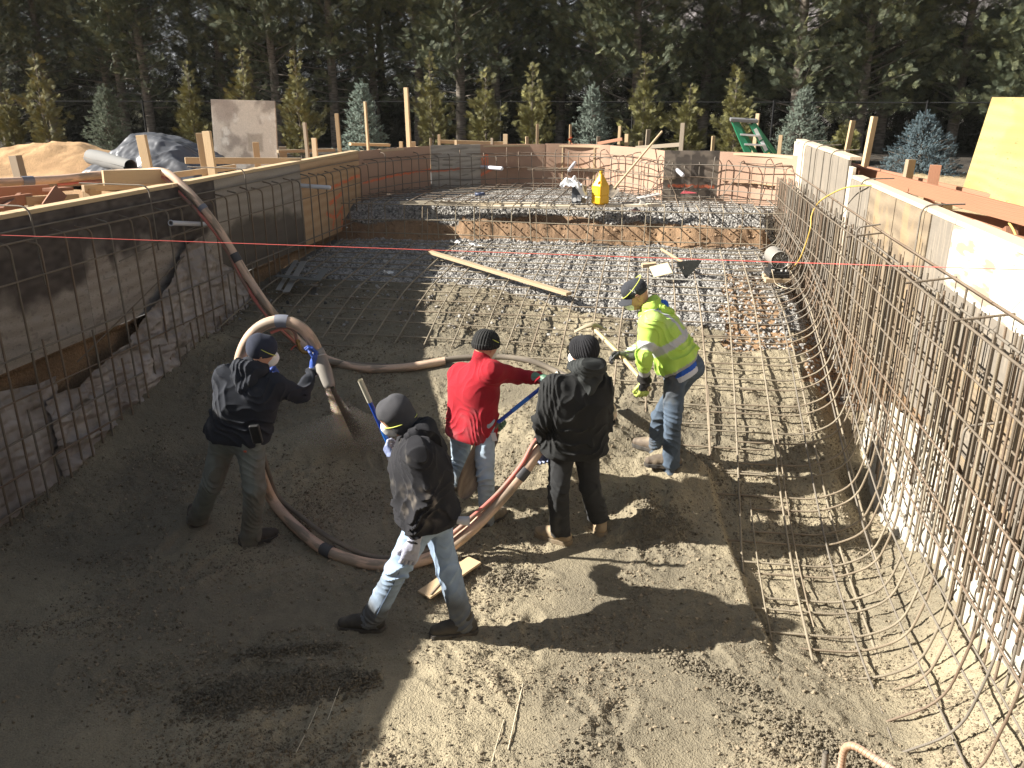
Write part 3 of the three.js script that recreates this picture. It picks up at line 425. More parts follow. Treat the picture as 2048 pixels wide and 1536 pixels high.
{ // mat over the pool floor
  seed(5); const T = rebarThing('rebar_mat', 'wide rebar mat over the gravel and the sprayed slope of the pool floor');
  const vis = (x, z) => covered(x, z) < 0.55;
  const runs = (fn, s0, s1, step, put) => { let cur = null; for (let s = s0; ; s += step) { const end = s > s1 + 1e-6; const p = end ? null : fn(s); if (!end && vis(p.x, p.z)) (cur ||= []).push(p); else if (cur) { if (cur.length > 2) put(cur); cur = null; } if (end) break; } };
  const thin = (pts) => { const out = [pts[0]]; for (let i = 1; i < pts.length - 1; i++) { const a = out[out.length - 1], b = pts[i], c = pts[i + 1]; const d1 = b.clone().sub(a).normalize(), d2 = c.clone().sub(b).normalize(); if (d1.dot(d2) < 0.9995 || a.distanceTo(b) > 1.2) out.push(b); } out.push(pts[pts.length - 1]); return out; };
  const sag = (x, z, k) => 0.012 * noise3(x * 1.3 + k, 2, z * 1.3);
  for (let i = 0; i < 23; i++) { const x0 = -4.92 + i * 0.305 + jit(0.02), k = jit(0.02); if (x0 > 1.86) break; runs((s) => { const z = -s, x = x0 + k * (s - 9) + 0.015 * noise3(s * 0.7, i, 3); return V(x, matY(x, z) + sag(x, z, i), z); }, 3.9, 12.74, 0.24, (p) => bar(T, thin(p).concat(p[p.length - 1].z < -12.5 ? [] : []), pick(DUSTY), 0.0092, 0.3)); }
  // doubled laps
  for (const [x, a, b] of [[0.57, 5.6, 8.2], [0.88, 4.8, 6.6], [1.18, 5.0, 7.4]]) runs((s) => V(x + 0.02, matY(x, -s) + 0.012, -s), a, b, 0.24, (p) => bar(T, thin(p), pick(DUSTY), 0.006, 0.3));
  for (let z = -4.75, i = 0; z > -12.7; z -= 0.3 + jit(0.02), i++) { const k = jit(0.012); runs((s) => { const zz = z + k * s + 0.01 * noise3(s, i, 9); return V(s, matY(s, zz) - 0.013 + sag(s, zz, i), zz); }, -4.95, z > -9 ? 1.2 : 1.75, 0.25, (p) => bar(T, thin(p), pick(DUSTY), 0.0082, 0.3)); }
  // upright face of the step and the ties at its foot
  for (let i = 0; i < 24; i++) { const x = -4.85 + i * 0.29 + jit(0.03); if (x > 1.75) break; const z = -12.72 + 0.03 * Math.sin(i * 2.1), lean = jit(0.04); bar(T, [V(x, 1.24, z), V(x + lean, 1.76 + jit(0.01), z - 0.02), V(x + lean * 2, 1.78, z - 0.55)], pick(DUSTY), 0.009, 0.06); if (i % 3 === 1) bar(T, [V(x + 0.09, 1.22, z + 0.01), V(x + 0.09 + jit(0.04), 1.82 + jit(0.05), z - 0.04)], pick(DUSTY), 0.006); }
  for (const y of [1.29, 1.52, 1.745]) bar(T, [V(-5.0, y + jit(0.02), -12.7), V(-2.9, y + 0.015, -12.72), V(-0.6, y - 0.01, -12.7), V(0.9, y - 0.02 + jit(0.03), -12.71), V(1.85, y, -12.7)], pick(DUSTY), 0.0088, 0.5);
  T.userData.label = 'wide rebar mat over the gravel and sprayed slope up to the earth step';
}
{ // mat on the ledge
  seed(6); const T = rebarThing('rebar_mat', 'raised rebar mat over the pale gravel ledge at the far end'); const Y = 1.775;
  const zEnd = (x) => { let z = -13.9; for (let i = 0; i < back.length - 1; i++) { const [x0, z0] = back[i], [x1, z1] = back[i + 1]; if (x >= Math.min(x0, x1) && x <= Math.max(x0, x1)) z = mix(z0, z1, (x - x0) / (x1 - x0)); } return z + 0.14; };
  for (let i = 0; i < 24; i++) { const x = -4.8 + i * 0.285 + jit(0.03); if (x > 1.8) break; const skew = jit(0.05); bar(T, [V(x, Y, -13.1), V(x + skew, Y + jit(0.012), -14.2), V(x + skew, Y, Math.min(-14.3, zEnd(x + skew)))], pick(STEEL), 0.009, 0.3); }
  for (let z = -13.2; z > -16.2; z -= 0.27) { const xs = []; for (let x = -5; x < 2; x += 0.05) if (zEnd(x) < z) xs.push(x); if (xs.length > 4) bar(T, [V(xs[0], Y - 0.013, z), V((xs[0] + xs[xs.length - 1]) / 2, Y - 0.013 + jit(0.02), z + jit(0.02)), V(xs[xs.length - 1], Y - 0.013, z)], pick(STEEL), 0.008, 0.3); }
}
{ // cage along the shaded wall
  seed(7); const T = rebarThing('rebar_cage', 'rebar grid standing in front of the shaded plywood wall'); const X = XL + 0.14, D = STEEL;
  const foot = (z) => floorH(XL + 0.25, z) - 0.05;
  for (let i = 0, z = -2.3; z > -13.7; z -= 0.305, i++) { const zz = z + jit(0.03), top = 2.27 + jit(0.03), y0 = Math.min(foot(zz), 1.5); const cut = i % 3 === 1 && zz > -10 ? 1.0 : 0; bar(T, [V(X + jit(0.015), y0, zz - 0.02), V(X + jit(0.015), top, zz), V(X - 0.12, top + 0.03, zz + 0.02 + jit(0.02))], pick(D), 0.0095, 0.05);
    if (zz > -10.5 && i % 1 === 0) bar(T, [V(X + 0.03, y0, zz - 0.14), V(X + 0.02, 1.25 + (i % 2 ? 0.15 : -0.25) + jit(0.1), zz - 0.12)], pick(D), 0.0095); }
  for (const [y, dx, r] of [[2.29, 0.012, 0.008], [2.36, -0.1, 0.007], [2.0, 0.014, 0.0075], [1.42, 0.014, 0.0085], [1.08, 0.014, 0.0075], [0.78, 0.016, 0.0085]]) { const pts = []; for (let z = -1.9; z > -13.8; z -= 1.7) { if (y < baseH(XL + 0.3, z) + 0.12) break; pts.push(V(X + dx + jit(0.006), y + jit(0.014), z)); } bar(T, pts, pick(D), r, 0.6); }
  for (const [y, z0, z1] of [[0.5, -2.5, -6.5], [0.24, -2.6, -5.4]]) bar(T, [V(X + 0.05, y, z0), V(X + 0.05, y + 0.02, z1)], pick(D), 0.009);
  for (const [y0, y1, z0, z1] of [[1.9, 2.04, -7.0, -8.6], [1.15, 1.75, -6.2, -8.1]]) bar(T, [V(X - 0.05, y0, z0), V(X - 0.05, y1, z1)], pick(D), 0.006);
  // hooks over the top plate
  for (const z of [-5.95, -7.6, -9.6, -3.9]) bar(T, [V(X - 0.03, 1.9, z - 0.02), V(X - 0.03, 2.545, z), V(X - 0.75, 2.56, z + 0.05)], STEEL[1], 0.0075, 0.09);
}
{ // cage round the far curve
  seed(8); const T = rebarThing('rebar_cage', 'curved rebar cage in front of the tan hardboard at the far end');
  const cen = [-1.6, -14.3], inset = (p, d) => { const dx = cen[0] - p[0], dz = cen[1] - p[1], l = Math.hypot(dx, dz); return [p[0] + dx / l * d, p[1] + dz / l * d]; };
  const c = new THREE.CatmullRomCurve3(back.map((p) => { const q = inset(p, 0.16); return V(q[0], 0, q[1]); }), false, 'centripetal'), L = c.getLength(); const N = Math.round(L / 0.23);
  for (let i = 0; i <= N; i++) { const p = c.getPointAt(i / N), t = c.getTangentAt(i / N), top = 2.3 + jit(0.05), tall = i % 4 === 2 ? 0.12 : 0; bar(T, [V(p.x + jit(0.02), 1.7, p.z), V(p.x + jit(0.03), top + tall, p.z), V(p.x + t.z * 0.14, top + tall + 0.02, p.z - t.x * 0.14)], pick(STEEL), 0.008, 0.06); }
  for (const [y, o] of [[1.86, 0], [2.06, 0.01], [2.28, 0], [2.33, -0.1]]) { const pts = []; for (let i = 0; i <= 22; i++) { const p = c.getPointAt(i / 22), t = c.getTangentAt(i / 22); pts.push(V(p.x - t.z * o, y + jit(0.012), p.z + t.x * o)); } mesh('rebar', tube(pts, 0.008, 3, 6), pick(STEEL), T); }
  // inner bench ring: a lower double bar with its own uprights
  for (const y of [2.1, 2.13]) bar(T, [V(-2.4, y, -15.3), V(-0.9, y, -15.25), V(0.0, y - 0.01, -14.55)], STEEL[0], 0.007, 0.4);
  for (const [x, z] of [[-2.3, -15.28], [-1.9, -15.3], [-1.35, -15.27], [-0.8, -15.2], [-0.35, -14.9]]) bar(T, [V(x + jit(0.05), 1.72, z), V(x, 2.13, z), V(x + 0.08, 2.14, z - 0.1)], pick(STEEL), 0.007, 0.05);
  for (const [a, b] of [[V(-0.2, 1.75, -14.8), V(0.15, 2.35, -14.6)], [V(0.3, 1.75, -14.5), V(0.0, 2.3, -14.65)], [V(1.0, 1.75, -14.4), V(1.35, 2.3, -14.3)]]) bar(T, [a, b], pick(STEEL), 0.0065);
}
{ // dense double cage along the sunlit wall
  seed(9); const T = rebarThing('rebar_cage', 'dense double rebar cage curving up from the floor along the sunlit wall');
  const xf = XR - 0.3, xb = XR - 0.12, tops = (z) => 2.13 + 0.05 * sstep(-8, -14, z);
  for (let z = -3.3, i = 0; z > -13.9; z -= 0.135, i++) {
    const zz = z + jit(0.02), top = tops(zz) + (i % 7 === 3 ? 0.06 : 0) + jit(0.012), m = pick(STEEL);
    if (zz < -4.35 && zz > -12.6 && i % 3 !== 1) { // floor bar bent up the wall
      const x0 = (zz > -9.3 ? (i % 2 ? 0.85 : 0.5) : 1.05) + jit(0.06), y0 = matY(x0, zz) - 0.005, yc = matY(1.3, zz); bar(T, [V(x0, y0, zz + 0.02), V(1.45, yc, zz), V(1.72, yc + 0.14, zz - 0.01), V(xf - 0.01, yc + 0.5, zz - 0.02), V(xf, top, zz - 0.03)], zz > -9 ? pick(DUSTY) : m, 0.0082, 0.2);
    } else if (zz >= -4.35 && i % 2 === 0) bar(T, [V(1.42, floorH(1.42, zz) - 0.02, zz), V(1.72, floorH(1.64, zz) + 0.12, zz), V(xf, 0.72, zz - 0.01), V(xf, top, zz - 0.02)], m, 0.0075, 0.2);
    else bar(T, [V(xf, 0.9, zz), V(xf, top, zz)], m, 0.007);
    const zb = zz - 0.075; bar(T, [V(xb + jit(0.02), 0.25, zb), V(xb + jit(0.02), top + jit(0.03), zb)], pick(STEEL), 0.0082);
    if (1) bar(T, [V(xf + 0.04, 0.8, zz - 0.04), V(xf + 0.05 + jit(0.02), top - 0.05 + jit(0.06), zz - 0.045)], pick(STEEL), 0.0082);
  }
  const rows = [[2.12, 0.0085], [1.86, 0.0075], [1.6, 0.0075], [1.3, 0.007], [1.02, 0.007], [0.78, 0.0065], [0.58, 0.0065]];
  for (const [y, r] of rows) for (const [x, o] of [[xf - 0.014, 0], [xb - 0.014, 0.07]]) { const pts = []; for (let z = -2.6; z > -13.95; z -= 1.4) { const rise = y < 0.7 ? Math.max(0, baseH(1.3, z) * 0.85) : y < 1.2 ? baseH(1.3, z) * 0.45 : 0.03 * -z / 10; pts.push(V(x + jit(0.008), y - o + rise + jit(0.012), z)); } bar(T, pts, pick(STEEL), r, 0.6); }
  for (const [x, dy] of [[1.45, 0.02], [1.72, 0.15], [1.79, 0.42]]) { const pts = []; for (let z = -3.2; z > -12.6; z -= 0.9) pts.push(V(x - 0.012, matY(1.3, z) + dy + (z > -4.6 ? 0.03 : 0), z)); bar(T, pts, STEEL[1], 0.0075, 0.4); }
  bar(T, [V(xb + 0.02, 2.2, -2.6), V(xb + 0.02, 2.215, -8), V(xb + 0.02, 2.27, -13.9)], STEEL[2], 0.009, 0.5);
  for (const z of [-5.1, -6.15, -8.2, -3.9]) bar(T, [V(xf - 0.06, 2.13, z), V(xb + 0.16, 2.17, z - 0.1)], STEEL[0], 0.0085);
  for (const [z, y] of [[-5.9, 1.9], [-4.75, 1.6], [-8.0, 2.25]]) bar(T, [V(xf - 0.02, y - 0.5, z), V(xf - 0.02, y, z), V(xb, y + 0.03, z - 0.02)], STEEL[1], 0.0085, 0.05);
  { // wire ties twisted round the crossings
    const ties = []; for (const [y] of rows) for (let z = -3.4; z > -13.8; z -= 0.27) if (rnd() < 0.75) { const rise = y < 0.7 ? Math.max(0, baseH(1.3, z) * 0.85) : y < 1.2 ? baseH(1.3, z) * 0.45 : 0.03 * -z / 10; ties.push([xf - 0.006, y + rise, z + jit(0.05)]); }
    const g = merge([moved(new THREE.TorusGeometry(0.014, 0.0022, 4, 10), 0, 0, 0, 0.8, 0.6, 0), limb2(V(0, 0, 0), V(-0.02, 0.022, 0.012)), limb2(V(0, 0, 0), V(-0.022, -0.01, 0.02))]); const im = new THREE.InstancedMesh(g, STEEL[0], ties.length); const m = new THREE.Matrix4(), q = new THREE.Quaternion(); ties.forEach((t, i) => { q.setFromEuler(new THREE.Euler(rr(0, 6), rr(-0.4, 0.4), rr(-0.6, 0.6))); im.setMatrixAt(i, m.compose(V(...t), q, V(1, 1, 1))); }); im.name = 'tie_wire'; im.userData.kind = 'stuff'; T.add(im);
  }
  // hooks over the wall top
  for (const [z, y] of [[-13.4, 2.735], [-12.3, 2.735], [-11.2, 2.735], [-9.4, 2.555], [-7.2, 2.555]]) bar(T, [V(XR - 0.03, 1.7, z), V(XR - 0.03, y, z), V(XR + 0.3, y + 0.01, z - 0.03)], STEEL[1], 0.0075, 0.09);
  // little tie chairs clipped to the back layer
  for (const z of [-6.9, -7.05, -8.75, -8.9]) bar(T, [V(XR - 0.07, 1.95, z), V(XR - 0.07, 2.3, z)], STEEL[0], 0.004);
}
// the bent bar that hooks into view at the camera's feet
{
  seed(10); const T = thing('bent_rebar', 'thick rusty bent bar hooking up in the near right corner', 'rebar'); const p = (x, y, z) => at(x, y, 'z', z);
  mesh('rebar', bentBar([p(1668, 1640, -2.28), p(1690, 1478, -2.3), p(1940, 1640, -2.05)], 0.0125, 0.06, 12), std(null, 0.6, { map: rustMap(31, [0.42, 0.24, 0.14], [0.5, 0.4, 0.32]), bumpMap: ribBump, bumpScale: 0.002, metalness: 0.2 }), T);
  const q = thing('bent_rebar', 'short grey bar end standing beside the rusty bent bar', 'rebar'); mesh('rebar', bentBar([p(1640, 1640, -2.32), p(1652, 1504, -2.33)], 0.011, 0.02, 12), STEEL[1], q);
}
// ---------- stakes, braces and boards round the forms ----------
// stake: picture column x and top row y of the survey, depth z, width, label
seed(21);
const pineMix = [M.pine, M.pineB, M.pineC, M.oldwood];
function stake(px, py, z, w, d, label, mat, lean = [0, 0], group) {
  const t = at(px, py, 'z', z), base = groundH(t.x, z) - 0.15, h = t.y - base; const g = box(w, h, d, 0.003); g.translate(0, -h / 2, 0);
  const m = mesh('wooden_stake', g, mat || pineMix[Math.floor(rnd() * 3)]); m.position.copy(t); m.rotation.set(lean[1], jit(0.5), lean[0]); tag(m, label, 'stake', group); return m;
}
stake(282, 270, -9.2, 0.12, 0.045, 'thick fresh wood stake in front of the silver black tarp', M.pineC, [0.07, 0]);
stake(413, 262, -10, 0.11, 0.045, 'thick fresh wood stake left of the stained grey board, nearer of two', M.pineC, [0.04, 0]);
stake(399, 266, -10.25, 0.09, 0.045, 'paler stake set just behind another thick stake beside the tarp', M.pine, [0.03, 0]);
stake(30, 311, -9.0, 0.12, 0.09, 'weathered grey stub post beside the sand pile', M.oldwood, [0.08, 0]);
stake(511, 284, -12.2, 0.09, 0.04, 'short pale stub stake standing before the stained grey board', M.pine);
stake(609, 245, -13.4, 0.055, 0.05, 'weathered thin stake just right of the stained grey board', M.oldwood, [0.02, 0]);
stake(628, 276, -13.6, 0.085, 0.04, 'short yellow stake right of the weathered thin stake', M.pine);
stake(565, 293, -14, 0.13, 0.04, 'low wooden stub beside the right edge of the stained board', M.oldwood);
stake(673, 227, -14.6, 0.065, 0.04, 'upright thin stake left of the pale blue spruce', M.pineB, [0.02, 0]);
stake(730, 203, -15.4, 0.05, 0.04, 'thin stake standing right before the pale blue spruce', M.pineB, [0.02, 0]);
stake(812, 175, -16.2, 0.085, 0.05, 'tallest stake behind the curved far wall', M.pineC, [0.015, 0]);
stake(802, 283, -16.4, 0.07, 0.04, 'low stub at the foot of the tallest stake', M.pineB);
stake(827, 283, -16.5, 0.085, 0.04, 'low pale stub just right of the tallest stake', M.pine);
stake(861, 276, -17, 0.04, 0.04, 'thin short stake behind the grey plywood panel, left of a pale one', M.oldwood);
stake(878, 269, -17, 0.055, 0.04, 'short pale stake above the grey plywood panel', M.pine);
stake(912, 280, -17, 0.055, 0.04, 'lowest stub on the pale board behind the grey plywood', M.pine);
stake(984, 276, -17.3, 0.05, 0.04, 'small brown stub right of the pale board', M.oldwood);
stake(1011, 268, -17.3, 0.09, 0.045, 'broad pale short stake left of the centre of the far wall', M.pine);
stake(1054, 273, -17.3, 0.06, 0.04, 'low wide stub on the rim at the centre of the far wall', M.pine);
stake(1075, 248, -17.4, 0.055, 0.04, 'tall pale stake left of the flagged stake', M.pine);
stake(1141, 249, -17.3, 0.045, 0.035, 'thin stake with an orange ribbon below its top', M.pineB);
stake(1197, 273, -17.2, 0.065, 0.04, 'short stub in front of the middle blue spruce', M.oldwood);
stake(1240, 252, -17.0, 0.055, 0.04, 'medium stake at the right edge of the middle spruce', M.pineB, [-0.02, 0]);
stake(1254, 268, -16.9, 0.075, 0.045, 'short broad stake close beside a taller one behind the curve', M.pineB);
stake(1282, 282, -16.5, 0.08, 0.04, 'very low stub on the rim behind the leaning handle', M.pineB);
stake(1297, 259, -16.4, 0.075, 0.045, 'grey broad stake behind the top of the leaning handle', M.oldwood, [-0.03, 0]);
stake(1366, 246, -15.6, 0.075, 0.04, 'tall grey stake behind the brown plywood panel', M.oldwood, [-0.01, 0]);
stake(1427, 272, -15.5, 0.055, 0.04, 'short thin stake left of the green stepladder', M.pineB);
stake(1516, 227, -15.8, 0.065, 0.04, 'pale stake close to the right of the green stepladder', M.pine, [-0.02, 0]);
stake(1562, 270, -15.0, 0.06, 0.04, 'stake at the far right corner between stepladder and right wall', M.pineB);
stake(1706, 241, -12.2, 0.06, 0.05, 'thinner of two tall leaning stakes behind the right wall', M.pineB, [-0.075, 0]);
stake(1749, 233, -11.6, 0.075, 0.055, 'thicker of two tall leaning stakes behind the right wall', M.pineC, [-0.075, 0]);
stake(1822, 319, -10.6, 0.1, 0.06, 'pale broad post standing in the redwood braces', M.pineD, [-0.04, 0]);
stake(1872, 330, -10.0, 0.115, 0.05, 'orange brown post nearest the yellow plywood sheet', M.redC, [-0.03, 0]);
{ // orange ribbon on the flagged stake
  const p = at(1141, 274, 'z', -17.27), g = sheet(8, 14, (s, t) => [p.x + 0.04 * (s - 0.5) + 0.03 * Math.sin(t * 7 + s * 2), p.y - 0.11 * t * (0.5 + s), p.z + 0.03 + 0.025 * Math.sin(s * 5 + t * 4)]);
  tag(mesh('marker_ribbon', g, std([0.85, 0.2, 0.08], 0.5)), 'orange plastic ribbon tied round a thin stake', 'ribbon');
}
function plank(name, a, b, thick, wide, mat, label, cat = 'board', up) { const m = mesh(name, board(a, b, thick, wide, undefined, up), mat); tag(m, label, cat); return m; }
const A = at;
// behind the left wall
plank('brace_board', A(-30, 372, 'x', -6.9), A(208, 361, 'x', -6.6), 0.09, 0.04, M.pineD, 'long grey brace board lying under the pale hose');
plank('brace_board', A(206, 356, 'x', -5.62), A(338, 352, 'x', -5.3), 0.15, 0.04, M.pineC, 'orange new plank on edge that the hose bends over');
plank('brace_board', A(-20, 386, 'x', -6.3), A(98, 379, 'x', -6.15), 0.1, 0.04, M.redC, 'reddish brace board below the grey brace board');
plank('brace_board', A(92, 425, 'x', -5.75), A(120, 383, 'x', -5.9), 0.04, 0.14, M.redB, 'dark red diagonal brace leaning outside the dark wall', 'board', V(0.8, 0.3, 0.3));
plank('brace_board', A(50, 402, 'x', -5.95), A(156, 396, 'x', -5.85), 0.08, 0.04, M.pineB, 'short pale brace beside the dark red diagonal brace');
plank('brace_board', A(166, 377, 'x', -5.9), A(324, 369, 'x', -5.7), 0.07, 0.04, M.pine, 'pale yellow brace along the ground behind the left wall');
plank('brace_board', A(5, 432, 'x', -5.6), A(42, 400, 'x', -6.1), 0.14, 0.04, M.redB, 'dark red gusset board at the left edge of the photo');
plank('brace_board', A(-20, 408, 'x', -5.8), A(62, 396, 'x', -6.0), 0.09, 0.04, M.redwood, 'reddish brown rail resting on the dark red gusset');
plank('wood_block', A(97, 380, 'x', -6.0), A(135, 377, 'x', -6.0), 0.035, 0.14, M.redB, 'dark wood offcut lying on the reddish brace', 'offcut');
plank('wood_block', A(172, 388, 'x', -5.9), A(196, 386, 'x', -5.9), 0.1, 0.09, M.pineB, 'small upright wood block outside the dark wall', 'offcut');
plank('brace_board', A(370, 321, 'z', -10.6), A(602, 322, 'z', -11.6), 0.085, 0.04, M.pine, 'pale yellow rail in front of the stained grey board');
plank('brace_board', A(555, 303, 'z', -13.8), A(668, 300, 'z', -14.6), 0.05, 0.09, M.pineD, 'flat grey rail behind the fresh tan panel');
plank('brace_board', A(335, 352, 'x', -5.9), A(470, 334, 'x', -5.8), 0.07, 0.04, M.pine, 'pale ledger board behind the hose bend');
plank('brace_board', A(700, 288, 'z', -15.6), A(778, 290, 'z', -16.1), 0.05, 0.14, M.pineC, 'flat board across stubs behind the left end of the far wall');
plank('brace_board', A(876, 283, 'z', -17.1), A(1012, 287, 'z', -17.4), 0.07, 0.05, M.pine, 'long pale board nailed to stakes behind the far wall');
plank('brace_board', A(1196, 287, 'z', -17.1), A(1245, 278, 'z', -16.8), 0.06, 0.04, M.redC, 'tan brace sloping up between two stakes behind the curve');
plank('brace_board', A(1272, 296, 'z', -16.3), A(1362, 289, 'z', -15.7), 0.07, 0.04, M.oldwood, 'weathered brace behind the brown plywood panel');
// right of the right wall
plank('redwood_beam', A(1692, 338, 'z', -11.4), A(2080, 441, 'x', 2.95), 0.14, 0.045, M.redwood, 'upper redwood beam running to the camera along the right wall', 'beam');
plank('redwood_beam', A(1690, 330, 'z', -12), A(1990, 398, 'x', 3.5), 0.09, 0.045, M.redC, 'thinner redwood rail behind the upper redwood beam', 'beam');
plank('redwood_beam', A(1846, 424, 'x', 2.75), A(2070, 464, 'x', 3.1), 0.13, 0.045, M.redC, 'middle redwood beam crossing the sandy ground on the right', 'beam');
plank('redwood_beam', A(1940, 468, 'x', 2.5), A(2080, 497, 'x', 2.75), 0.12, 0.045, M.redwood, 'lowest redwood beam at the right edge of the photo', 'beam');
plank('redwood_beam', A(1830, 400, 'x', 3.0), A(1890, 415, 'x', 3.0), 0.03, 0.13, M.redB, 'short redwood offcut flat on the ground under the beams', 'beam');
plank('support_post', A(1828, 372, 'x', 2.95), A(1828, 410, 'x', 2.95).add(V(0, -0.1, 0)), 0.09, 0.05, M.pineD, 'grey post under the upper redwood beam', 'post', V(1, 0, 0));
plank('support_post', A(1895, 385, 'x', 2.95), A(1895, 427, 'x', 2.95).add(V(0, -0.1, 0)), 0.1, 0.05, M.pineB, 'pale post under the upper redwood beam nearer the camera', 'post', V(1, 0, 0));
plank('support_post', A(2020, 455, 'x', 2.95), A(2020, 480, 'x', 2.95), 0.1, 0.08, M.redB, 'dark block under the middle redwood beam', 'post', V(1, 0, 0));
{ // yellow plywood sheet leaning on the right
  const bl = A(1925, 383, 'z', -10.4), br = A(2070, 424, 'y', bl.y + 0.0), tl = A(1957, 205, 'z', -10.75), tr = tl.clone().add(br).sub(bl); const L = bl.distanceTo(br) + 0.9;
  const xd = br.clone().sub(bl).normalize(), yd = tl.clone().sub(bl), H = yd.length(); yd.normalize(); const zd = xd.clone().cross(yd).normalize(), yo = zd.clone().cross(xd);
  const tex = plyTex([0.47, 0.375, 0.17], [0.41, 0.3, 0.12], 91, (u, v, c) => { c = lay(c, [0.38, 0.22, 0.09], 0.6 * sstep(0.1, 0.45, tfbm(u, v, 3, 4, 6))); const k = sstep(0.62, 0.7, tnoise(u, v, 34, 3)) * sstep(0.3, 0.6, tnoise(u, v, 90, 5)); return lay(c, [0.3, 0.18, 0.06], k); }, 1024, 512);
  const g = panelGeo(L, H, 0.018); const m = mesh('plywood_sheet', g, plyMat(tex, 0.55)); m.matrixAutoUpdate = true; const M4 = new THREE.Matrix4().makeBasis(xd, yo, zd); m.quaternion.setFromRotationMatrix(M4); m.position.copy(bl).addScaledVector(xd, L / 2).addScaledVector(yo, H / 2);
  tag(m, 'bright yellow plywood sheet leaning at the right edge of the photo', 'plywood sheet');
}
{ // stained grey board standing on the left
  const tl = A(423, 200, 'z', -14), br = A(551, 320, 'z', -13.9), W = br.x - tl.x, H = 1.35;
  const tex = colTex(512, 512, (u, v) => { const n = tfbm(u, v, 4, 5, 3), f = tnoise(u, v, 128, 2) * 0.12; let c = lay([0.5, 0.44, 0.38], [0.27, 0.23, 0.2], sstep(-0.05, 0.35, n)); c = lay(c, [0.62, 0.58, 0.53], 0.8 * sstep(0.2, 0.45, tfbm(u, v, 5, 4, 12))); const q = sstep(0.14, 0.1, Math.max(Math.abs(u - 0.66), Math.abs(v - 0.48) * 1.1) + 0.05 * n); c = lay(c, [0.25, 0.21, 0.17], 0.7 * q); c = lay(c, [0.28, 0.23, 0.2], 0.8 * sstep(0.25, 0.12, Math.hypot(u - 0.22, (v - 0.88) * 1.2) + 0.12 * n)); return c.map((x) => x * (1 + f)); });
  const m = mesh('stained_board', panelGeo(W, H, 0.045), plyMat(tex, 0.9)); m.position.set((tl.x + br.x) / 2, tl.y - H / 2, -13.98); m.rotation.set(-0.05, 0.1, -0.02); tag(m, 'grey cement stained board standing upright behind the left wall', 'board');
}
{ // tarp over a heap, and a roll beside it
  M.tarp = std([0.13, 0.135, 0.15], 0.32, { metalness: 0.35 });
  const c = A(318, 330, 'z', -12.8), R = 1.05;
  const g = sheet(150, 110, (s, t) => { const u = (s - 0.5) * 2, v = (t - 0.5) * 2, r = Math.min(1, Math.hypot(u * 0.92, v * 0.95)); const x = c.x + u * R * 1.15, z = c.z + v * 1.1; const f = 1 - 2.4 * Math.abs(fbm(u * 2.2 + v, v * 2.6, 3, 4)); let y = 2.0 + 0.72 * Math.pow(1 - r * r, 0.8) * (0.8 + 0.35 * noise3(u * 1.4, v * 1.4, 6)) + 0.09 * f * (0.4 + r) + 0.03 * fbm(u * 9, v * 9, 2, 3); return [x + 0.05 * noise3(u * 4, v * 4, 1), Math.max(groundH(x, z) + 0.01, y), z + 0.05 * noise3(u * 4, v * 4, 9)]; }, 2, 2);
  tag(mesh('tarpaulin', g, M.tarp), 'silver black plastic tarpaulin crumpled over a heap behind the left wall', 'tarp');
  const a = A(183, 313, 'z', -12.6), b = A(262, 333, 'z', -11.6); const q = sheet(40, 30, (s, t) => { const d = b.clone().sub(a), p = a.clone().addScaledVector(d, s), r = 0.1 + 0.015 * noise3(s * 5, t * 4, 2) + 0.03 * (1 - s), ang = t * 2 * Math.PI, n = d.clone().normalize().cross(V(0, 1, 0)).normalize(); return [p.x + n.x * r * Math.cos(ang), p.y + r * Math.sin(ang), p.z + n.z * r * Math.cos(ang)]; }, 1.4, 1); tag(mesh('tarp_roll', q, std([0.17, 0.17, 0.168], 0.85)), 'grey roll of sheeting lying against the tarpaulin', 'roll');
}
